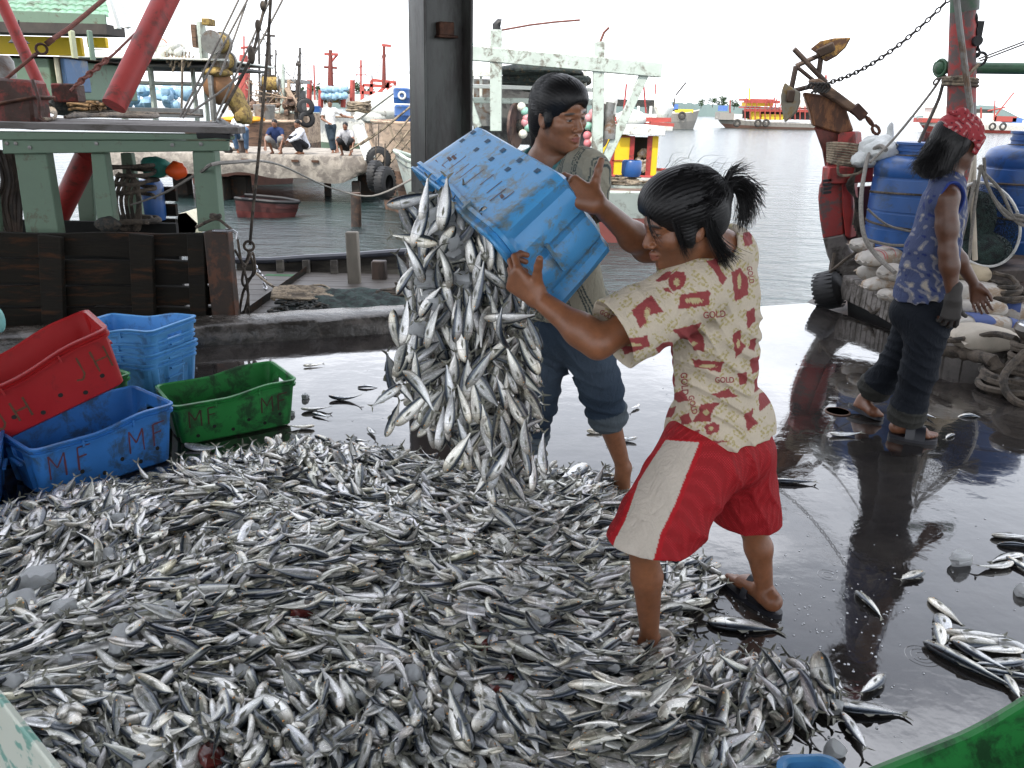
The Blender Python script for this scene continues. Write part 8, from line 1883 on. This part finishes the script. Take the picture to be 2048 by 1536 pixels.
# jeans rolled at the knee
M_JEAN = cloth_mat('blue_denim', weave=1200)
def jeans(J, LK, LA, RK, RA, fl, fr, r=1.0, name='jeans', seed=1, ccol=(.045, .075, .12), cuff=(.10, .125, .145), fad=True, cuffs=(True, True), amp=.008, hemr=.078, vox=.0052, m_=None, par=None):
    Lc, Rc = lerp(LK, LA, fl), lerp(RK, RA, fr); p = [el(J['pel'] + V((0, 0, -.03)), (.168 * r, .135 * r, .13), None, .05)]
    if fl < 0: Lc = lerp(LK, J['LH'], -fl)
    for H_, K_, C_ in ((J['LH'], LK, Lc), (J['RH'], RK, Rc)): p += [rc(H_, K_, .105 * r, .080 * r, .05), rc(K_, C_, .080 * r, hemr * r, .04)]
    hems = []
    for K_, C_, A_2, c_ in ((LK, Lc, LA, cuffs[0]), (RK, Rc, RA, cuffs[1])):
        d = (C_ - K_).normalized()
        if c_: p += [rc(C_ - d * .035, C_ + d * .0, (hemr + .010) * r, (hemr + .012) * r, .012)]
        p += [rc(C_ + d * (.02 + .16), C_ + d * .34, .16, .17, .004, 's'), rc(C_ - d * .02, C_ + d * .2, (hemr - .016) * r, .09, .006, 's')]; hems.append((C_, d))
    mid = lambda a, b_: lerp(a, b_, .5)
    fd = folds(seed, amp, [(tuple(LK), (.2, 0, 1), .16, 55, 1.2), (tuple(RK), (.2, 0, 1), .16, 55, 1.2), (tuple(Lc), (.1, 0, 1), .12, 70, 1.1), (tuple(Rc), (.1, 0, 1), .12, 70, 1.1), (tuple(J['pel'] - V((0, .1, .12))), (.7, 0, .7), .14, 55, 1.0)])
    v, q = sdf_mesh(p, vox, fd); c = np.tile(np.array(ccol), (len(v), 1))
    if fad:
        for a, b_ in ((J['LH'], LK), (J['RH'], RK)):
            mm_ = np.array(mid(a, b_) + V((0, -.09, 0))); g = np.exp(-((v - mm_) ** 2).sum(1) / .018); c = c * (1 - g[:, None] * .5) + np.array((.11, .15, .20)) * g[:, None] * .5
    for (C_, d), c_ in zip(hems, cuffs):
        if c_:
            s_ = (v - np.array(C_)) @ np.array(d); w_ = (s_ > -.045) & (s_ < .1) & (np.linalg.norm(v - np.array(C_), axis=1) < .13); c[w_] = cuff
    return np_obj(name, v, q, (m_ or M_JEAN,), par, colattr=c)
jeans(J, LK, LA, RK, RA, .34, .48, 1.0, seed=4, ccol=(.030, .050, .080), par=t, hemr=.070)
hr = [E1((0, -.022, .036), (.082, .100, .092))]
def E2(p, r, k=.02, op='u'): return el(HT(*p), [x * HS for x in r], HR, k * HS, op)
hr = [E2((0, -.022, .036), (.083, .102, .093)), E2((0, -.060, -.025), (.068, .060, .085), .03), E2((0, .022, .062), (.077, .078, .062), .03), E2((0, .120, -.040), (.088, .080, .106), .012, 's'), E2((0, .04, -.100), (.11, .080, .062), .02, 's')]
for sx in (-1, 1): hr += [E2((sx * .070, .020, -.004), (.012, .018, .026), .01)]
hr += [rc(HT(0, -.10, -.04), HT(0, -.105, -.14), .032, .020, .03)]
v, q = sdf_mesh(hr, .0028, hdisp(HR, hc, None if False else (0, 0, 0), .0008)); hob = np_obj('hair', v, q, (M_HAIR,), t)
mb = MB(); rnd = random.Random(14); strands(mb, HT, [(-.070, .02, .06), (-.05, .03, .10), (.0, .04, .125), (.05, .03, .10)], [(-.03, -.115, -.04), (0, -.12, -.03)], [(-.085, -.05, .05), (-.05, -.04, .11), (.0, -.05, .12), (.05, -.04, .1)], 700, .0008, rnd, .0045)
cap_strands(mb, HT, 1100, rnd, [(0, -1, -.35), (.1, -1, -.3)], (.088, .080, .106, .120, -.040), rad=(.0835, .1025, .0935), c=(0, -.022, .036), zmin=-.04)
strands(mb, HT, [(-.01, -.10, -.05), (.01, -.10, -.06)], [(0, -.115, -.19), (.02, -.10, -.17)], [(0, -.13, -.11)], 90, .0013, rnd, .008)
strands(mb, HT, [(-.068, .035, .03)], [(-.072, .012, -.035)], [(-.076, .03, .0)], 20, .0009, rnd, .005); mb.build('loose_strands', M_HAIR, hob)
mb = MB(); sole(mb, G(1245, 985), G(1264, 1018), .09, .016); sole(mb, G(1040, 985), G(1046, 1030), .09, .016); mb.build('sandals', M_RUBB, t)

# ------------------------------------------------------------------ man in blue with the bandana
t = empty('person', G(1820, 880), 'man in splotched blue sleeveless shirt and red bandana walking right past the boat', 'person')
J = dict(neck=P(1896, 358, 4.06), chest=P(1880, 440, 4.06), abd=P(1862, 530, 4.08), pel=P(1850, 612, 4.08), LS=P(1885, 388, 4.23), RS=P(1892, 398, 3.90), LH=P(1836, 635, 4.17), RH=P(1858, 640, 4.0))
RE, RW = P(1896, 505, 3.86), P(1906, 596, 3.84); LE, LW = P(1905, 500, 4.30), P(1950, 570, 4.30)
RK, RA = P(1836, 745, 3.98), P(1808, 846, 4.03); LK, LA = P(1796, 722, 4.22), P(1728, 800, 4.38)
hc = P(1916, 284, 4.05); hf, hu = V((.97, .10, -.12)), V((.12, 0, .99)); HS = 1.0
hp_, HR, HT = head_prims(hc, hf, hu, HS, neck=J['neck'], jawk=1.0, nose=1.0)
pr3 = torso_prims(J, .95) + limb_arm(J['RS'], RE, RW, 1.04) + limb_arm(J['LS'], LE, LW) + limb_leg(J['RH'], RK, RA, back=(-.8, 0, 0)) + limb_leg(J['LH'], LK, LA, back=(-.7, 0, .3)) + hp_
toeR, toeL = G(1872, 884) + V((0, 0, .02)), G(1757, 842) + V((0, 0, .02))
pr3 += foot_prims(RA, toeR) + [rc(LA, LA + V((-.02, 0, -.035)), .034, .03, .02), rc(LA + V((-.02, 0, -.03)), toeL + V((-.03, 0, .03)), .028, .024, .02), rc(LA, toeL + V((-.05, 0, .035)), .034, .022, .02), rc(toeL + V((-.03, 0, .03)), toeL + V((.01, 0, .015)), .022, .013, .02)]
hpr = hand_prims(RW, V((.05, .0, -1)), V((.15, .95, 0)), V((.98, -.15, 0)), curls=[(25, 30, 20), (28, 35, 25), (32, 38, 25), (38, 40, 28)], s=1.0, thumb=(.80, .42, .30), thumbcurl=-8)
hpl = hand_prims(LW, V((.4, .0, -.9)), V((-.2, -.95, 0)), V((.9, .1, .4)), curls=[(25, 30, 20)] * 4)
pr3 += hpr + hpl
v, q = fine_body(pr3, [(hc + HR @ V((0, .01, -.005)), .13), (RW + V((.0, 0, -.09)), .13)], vox=.006, fvox=.0028)
skin3 = (.110, .047, .026); cA = head_colors(v, hc, HR, HS, skin3, lips=(.16, .06, .05)); d_ = np.linalg.norm(v - np.array(hc), axis=1) > .17; cA[d_] = skin3
cA[v[:, 2] < .13] = (.20, .085, .045)
np_obj('body', v, q, (M_SKIN,), t, colattr=cA)
gp_ = [p for p in hpr]; 
glv = hand_prims(RW + V((0, 0, .0)), V((.05, .0, -1)), V((.15, .95, 0)), V((.98, -.15, 0)), curls=[(25, 30, 20), (28, 35, 25), (32, 38, 25), (38, 40, 28)], s=1.10, thumb=(.80, .42, .30), thumbcurl=-8) + [rc(RW + V((0, 0, .05)), RW, .034, .034, .02)]
v, q = sdf_mesh(glv, .003); np_obj('glove', v, q, (mat('wet_glove', (.040, .036, .033), .7, bs=200),), t)
# sleeveless shirt
sh = torso_prims(J, .95, off=.018, k=.06); 
sh += [rc(P(1860, 500, 4.06), P(1846, 582, 4.08), .112, .135, .06)]
for Sx, sy in ((J['RS'], -1), (J['LS'], 1)): sh += [el(Sx + V((.025, sy * .035, -.015)), (.062, .085, .095), None, .008, 's')]
sh += [rc(J['neck'] + V((.02, 0, .03)), hc, .075, .10, .01, 's'), pl(P(1850, 597, 4.0), V((.26, 0, -1)), .004), rc(P(1848, 600, 4.08), P(1844, 660, 4.08), .135, .16, .004, 's')]
v, q = sdf_mesh(sh, .0045, folds(11, .009, [((J['abd'].x, 3.95, J['abd'].z), (.5, 0, 1), .16, 40, 1.0), ((J['pel'].x - .08, 3.95, J['pel'].z), (1, 0, .3), .16, 45, 1.0)]))
u_, w_ = PRN(v); x, y, z = v.T
cS = np.tile(np.array((.075, .095, .19)), (len(v), 1))
n1 = np.sin(x * 101 + 2.5 * np.sin(z * 37 + y * 31)) + np.sin(z * 57 + 2.5 * np.sin(x * 81 + y * 37)) + .9 * np.sin(x * 131 + z * 97 + 2 * np.sin(z * 71)) + .6 * np.sin(y * 90 + z * 60)
n2 = 1.6 * np.sin(x * 19 + 1.5 * np.sin(z * 9)) + np.sin(z * 17 + x * 7)
sp = (n1 + n2 * .5 > 1.05); cS[sp] = (.24, .24, .28); cS[(n1 + n2 * .5 > 2.35)] = (.42, .38, .33); cS[(n1 < -2.0)] = (.03, .045, .17)
for Sx, sy in ((J['RS'], -1), (J['LS'], 1)):
    e = np.array(Sx + V((.025, sy * .035, -.015))); qn = np.sqrt((((v - e) / np.array((.062, .085, .095))) ** 2).sum(1)); cS[qn < 1.13] = (.03, .055, .24)
np_obj('sleeveless_shirt', v, q, (cloth_mat('blue_jersey'),), t, colattr=cS)
jeans(J, RK, RA, LK, LA, .80, .62, 1.04, seed=8, ccol=(.018, .025, .036), cuff=(.05, .05, .045), par=t, hemr=.082, amp=.010) if False else None
J2 = dict(J); J2['LH'], J2['RH'] = J['RH'], J['LH']
jeans(J2, RK, RA, LK, LA, .80, .66, 1.0, seed=8, ccol=(.009, .012, .018), fad=False, cuff=(.04, .04, .036), par=t, hemr=.080, amp=.008, m_=cloth_mat('dark_denim', weave=1200))
# hair and bandana
hr = [E2((0, -.020, .036), (.085, .104, .094))]
hr = [el(HT(0, -.022, .034), (.086, .106, .094), HR, .02), rc(HT(.0, -.055, -.02), HT(.0, -.105, -.125), .080, .060, .03), rc(HT(-.05, -.03, -.02), HT(-.055, -.075, -.125), .045, .036, .03), rc(HT(.05, -.03, -.02), HT(.055, -.075, -.125), .045, .036, .03),
      el(HT(0, .118, -.045), (.095, .085, .12), HR, .012, 's'), rc(HT(-.085, .05, .0), HT(-.09, .06, -.12), .03, .04, .01, 's')]
v, q = sdf_mesh(hr, .0035, lambda p: .0010 * np.sin(np.arctan2(p[:, 1] - hc.y, p[:, 0] - hc.x) * 71 + 3 * np.sin(p[:, 2] * 30))); hob = np_obj('hair', v, q, (M_HAIR,), t)
mb = MB(); rnd = random.Random(24)
strands(mb, HT, [(-.075, -.02, .05), (-.04, -.09, .05), (.03, -.10, .04)], [(-.078, -.035, -.160), (-.065, -.13, -.165), (-.01, -.175, -.150), (.05, -.14, -.16)], [(-.098, -.035, -.03), (-.06, -.13, -.05), (.0, -.15, -.05), (.06, -.12, -.05)], 800, .0014, rnd, .012)
strands(mb, HT, [(-.06, -.09, -.05), (-.03, -.11, -.06)], [(-.06, -.20, -.115), (-.02, -.195, -.13)], [(-.07, -.15, -.08)], 90, .0013, rnd, .012)
mb.build('loose_strands', M_HAIR, hob)
bd_ = [el(HT(0, -.012, .044), (.092, .112, .092), HR, .02), rc(HT(-.085, .05, .01), HT(-.086, .03, -.035), .012, .005, .02), el(HT(0, .135, -.055), (.11, .085, .095), HR, .01, 's'), el(HT(0, -.075, -.065), (.13, .11, .115), HR, .012, 's'), el(HT(0, -.02, -.01), (.0885, .1085, .094), HR, .004, 's')]
bd_ += [el(HT(-.045, -.05, .128), (.022, .032, .020), HR, .012), el(HT(-.05, -.085, .118), (.015, .035, .012), HR, .010)]
bd_ += [rc(HT(-.078, .060, .030), HT(-.090, .045, -.040), .016, .007, .012)]
v, q = sdf_mesh(bd_, .003, folds(2, .003, [(tuple(HT(-.05, -.02, .11)), (.6, .2, .6), .12, 90, 1.0)]))
cB = np.tile(np.array((.40, .055, .065)), (len(v), 1)); x, y, z = v.T; n1 = np.sin(x * 160 + 2 * np.sin(z * 120)) + np.sin(z * 170 + 2 * np.sin(x * 140)); cB[n1 > 1.25] = (.58, .32, .32); cB[n1 < -1.6] = (.12, .02, .03)
np_obj('bandana', v, q, (cloth_mat('red_bandana'),), t, colattr=cB)
# sandals
mb = MB(); h0 = G(1775, 872); t0 = G(1874, 886); sole(mb, h0, t0, .11, .022); dv = (t0 - h0).normalized(); sd_ = V((-dv.y, dv.x, 0)); m0 = lerp(h0, t0, .62)
strap(mb, m0 - sd_ * .055 + V((0, 0, .015)), m0 + V((0, 0, .075)), m0 + sd_ * .055 + V((0, 0, .015)), .05, .006, wd=dv); m1 = lerp(h0, t0, .42); strap(mb, m1 - sd_ * .052 + V((0, 0, .015)), m1 + V((0, 0, .10)), m1 + sd_ * .052 + V((0, 0, .015)), .045, .006, wd=dv)
mb.build('sandal', M_RUBB, t)
mb = MB(); h1 = P(1697, 812, 4.42); t1 = toeL + V((.02, 0, -.02)); fv_ = (t1 - h1).normalized(); upv_ = fv_.cross(V((0, 1, 0))) * -1; 
if upv_.z < 0: upv_ = -upv_
sole(mb, h1, t1, .10, .02, up=upv_); m1 = lerp(h1, t1, .58); strap(mb, m1 + V((0, -.052, .012)), m1 + upv_ * .085, m1 + V((0, .052, .012)), .06, .006, wd=fv_); mb.build('sandal', M_RUBB, t)

# ------------------------------------------------------------------ the men on the pier
def pier_man(label, hpx, Y, facing, pose, shirt, trou, skin=(.19, .085, .045), s=1.0, sleeve=.5, seed=1, long_=False, shorts=False):
    """pose: joints as offsets in metres from the ground point under the body (x right, y away, z up)"""
    u, v = hpx; g = P(u, v, Y); g.z = 0; t = empty('person', g, label, 'person'); o = {k: g + V(p) * s for k, p in pose.items()}
    Jp = dict(neck=o['neck'], pel=o['pel'], LS=o['LS'], RS=o['RS'], LH=o['LH'], RH=o['RH']); hc = o['head']
    hp_, HR_, HT_ = head_prims(hc, facing, (0, 0, 1), s, neck=o['neck'])
    pr = torso_prims(Jp, s) + limb_arm(o['LS'], o['LE'], o['LW'], s) + limb_arm(o['RS'], o['RE'], o['RW'], s) + limb_leg(o['LH'], o['LK'], o['LA'], s) + limb_leg(o['RH'], o['RK'], o['RA'], s) + hp_
    for W_, E_ in ((o['LW'], o['LE']), (o['RW'], o['RE'])):
        d = (W_ - E_).normalized(); n_ = d.cross(V((1, .2, 0))).normalized(); pr += hand_prims(W_, d, n_, d.cross(n_), curl=(15, 20, 15), s=s)
    for A_2 in (o['LA'], o['RA']): pr += foot_prims(A_2, V((A_2.x, A_2.y, 0)) + V((facing[0], facing[1], 0)).normalized() * .17 * s, s=s)
    v_, q_ = sdf_mesh(pr, .011); c_ = head_colors(v_, hc, HR_, s, skin); d_ = np.linalg.norm(v_ - np.array(hc), axis=1) > .17; c_[d_] = skin; np_obj('body', v_, q_, (M_SKIN,), t, colattr=c_)
    sf = 1.0 if long_ else sleeve
    sp = torso_prims(Jp, s, off=.028, k=.07) + limb_arm(o['LS'], lerp(o['LS'], o['LE'], sf) if not long_ else o['LE'], o['LW'], s, .02, upper_only=not long_) + limb_arm(o['RS'], lerp(o['RS'], o['RE'], sf) if not long_ else o['RE'], o['RW'], s, .02, upper_only=not long_)
    sp += [rc(o['neck'] + V((0, 0, .05)), hc, .07, .1, .01, 's')]
    v_, q_ = sdf_mesh(sp, .013, folds(seed, .010, [])); np_obj('shirt', v_, q_, (cloth_mat('pier_shirt_%d' % seed, base=shirt),), t)
    lf = .92 if not shorts else .55
    if shorts: tp = [el(o['pel'], (.17, .14, .14), None, .05), rc(o['LH'], lerp(o['LH'], o['LK'], .9), .115, .11, .04), rc(o['RH'], lerp(o['RH'], o['RK'], .9), .115, .11, .04)]
    else: tp = [el(o['pel'], (.17, .14, .14), None, .05)] + [x for a in ('L', 'R') for x in (rc(o[a + 'H'], o[a + 'K'], .105, .085, .04), rc(o[a + 'K'], lerp(o[a + 'K'], o[a + 'A'], .82), .082, .070, .03))]
    v_, q_ = sdf_mesh(tp, .013, folds(seed + 3, .010, [])); np_obj('trousers', v_, q_, (cloth_mat('pier_trousers_%d' % seed, base=trou),), t)
    hh = [el(HT_(0, -.02, .038), (.085, .104, .092), HR_, .02), el(HT_(0, .12, -.045), (.09, .085, .11), HR_, .01, 's'), el(HT_(0, .03, -.10), (.11, .09, .06), HR_, .01, 's')]
    v_, q_ = sdf_mesh(hh, .009); np_obj('hair', v_, q_, (M_HAIR,), t); return t
def squat(yaw, arm='knees', lift=0.0, lean=0.0):
    R_ = Matrix.Rotation(math.radians(yaw), 3, 'Z')
    p = dict(pel=(0, .10, .26), neck=(0 + lean, -.08, .74), head=(0 + lean, -.14, .90), LS=(.18 + lean, -.06, .68), RS=(-.18 + lean, -.06, .68), LH=(.10, .06, .26), RH=(-.10, .06, .26), LK=(.20, -.30, .46), RK=(-.20, -.30, .46), LA=(.13, -.08, .06), RA=(-.13, -.08, .06))
    if arm == 'knees': p.update(LE=(.27, -.26, .50), RE=(-.27, -.26, .50), LW=(.14, -.46, .40), RW=(-.14, -.46, .34))
    elif arm == 'clasp': p.update(LE=(.25, -.20, .46), RE=(-.25, -.20, .46), LW=(.04, -.36, .42), RW=(-.04, -.36, .40))
    elif arm == 'down': p.update(LE=(.27, -.28, .46), RE=(-.27, -.28, .46), LW=(.22, -.42, .22), RW=(-.24, -.42, .22))
    return {k: tuple(R_ @ V(v) + V((0, 0, lift if k not in ('LA', 'RA') else 0))) for k, v in p.items()}
pier_man('man in white shirt and blue jeans sitting on the pier bollard', (487, 318), 27.4, (.35, -.9, -.05), squat(5, 'clasp', .22), (.80, .80, .80), (.09, .15, .24), s=1.06, seed=21)
pier_man('squatting man in dark blue shirt, second from the left on the pier', (556, 316), 27.4, (-.2, -.95, -.1), squat(0, 'down'), (.02, .035, .10), (.26, .25, .24), s=1.04, seed=22, shorts=True)
pier_man('squatting man in white long sleeved shirt turned to the left on the pier', (607, 316), 27.5, (-.75, -.6, -.1), squat(-55, 'knees'), (.72, .74, .80), (.02, .02, .025), s=1.03, seed=23, long_=True)
pier_man('squatting man in grey shirt and black shorts at the right end of the pier', (694, 317), 27.4, (-.1, -.95, .0), squat(5, 'down'), (.48, .48, .50), (.02, .02, .022), s=1.0, seed=24, shorts=True)
st = dict(pel=(0, 0, .86), neck=(0, 0, 1.40), head=(.02, -.05, 1.57), LS=(.19, 0, 1.34), RS=(-.18, 0, 1.34), LH=(.09, 0, .84), RH=(-.09, 0, .84), LK=(.06, -.10, .46), RK=(-.02, -.02, .46), LA=(.14, .0, .07), RA=(.06, -.12, .07), LE=(.40, .10, 1.18), LW=(.62, .05, 1.14), RE=(-.26, -.08, 1.08), RW=(-.02, -.22, .96))
pier_man('standing man in white shirt and dark trousers leaning on the mooring ropes of the pier', (664, 309), 28.6, (.1, -.95, -.1), st, (.82, .82, .80), (.025, .04, .055), s=1.0, seed=25)
mb = MB(); g = P(487, 316, 27.6); g.z = 0; mb.lathe([(.16, 0), (.13, .1), (.12, .32), (.18, .38), (0, .40)], g, 16); thing1('pier_bollard', mb, M_BRNCOL, 'squat brown bollard under the man sitting at the left of the pier', 'bollard')
mb = MB(); g = P(455, 306, 28.4); g.z = .12; mb.ball(g, (.42, .2, .14), 14, 8, 4, .1); thing1('cloth_bundle', mb, M_SACK, 'pale cloth bundle lying left of the man sitting on the bollard', 'bundle')
mb = MB(); g = P(457, 314, 27.3); g.z = .1; mb.ball(g, (.14, .12, .12), 14, 8, 6, .1); thing1('black_bag', mb, M_BLACK, 'small black bag on the pier edge left of the man on the bollard', 'bag')
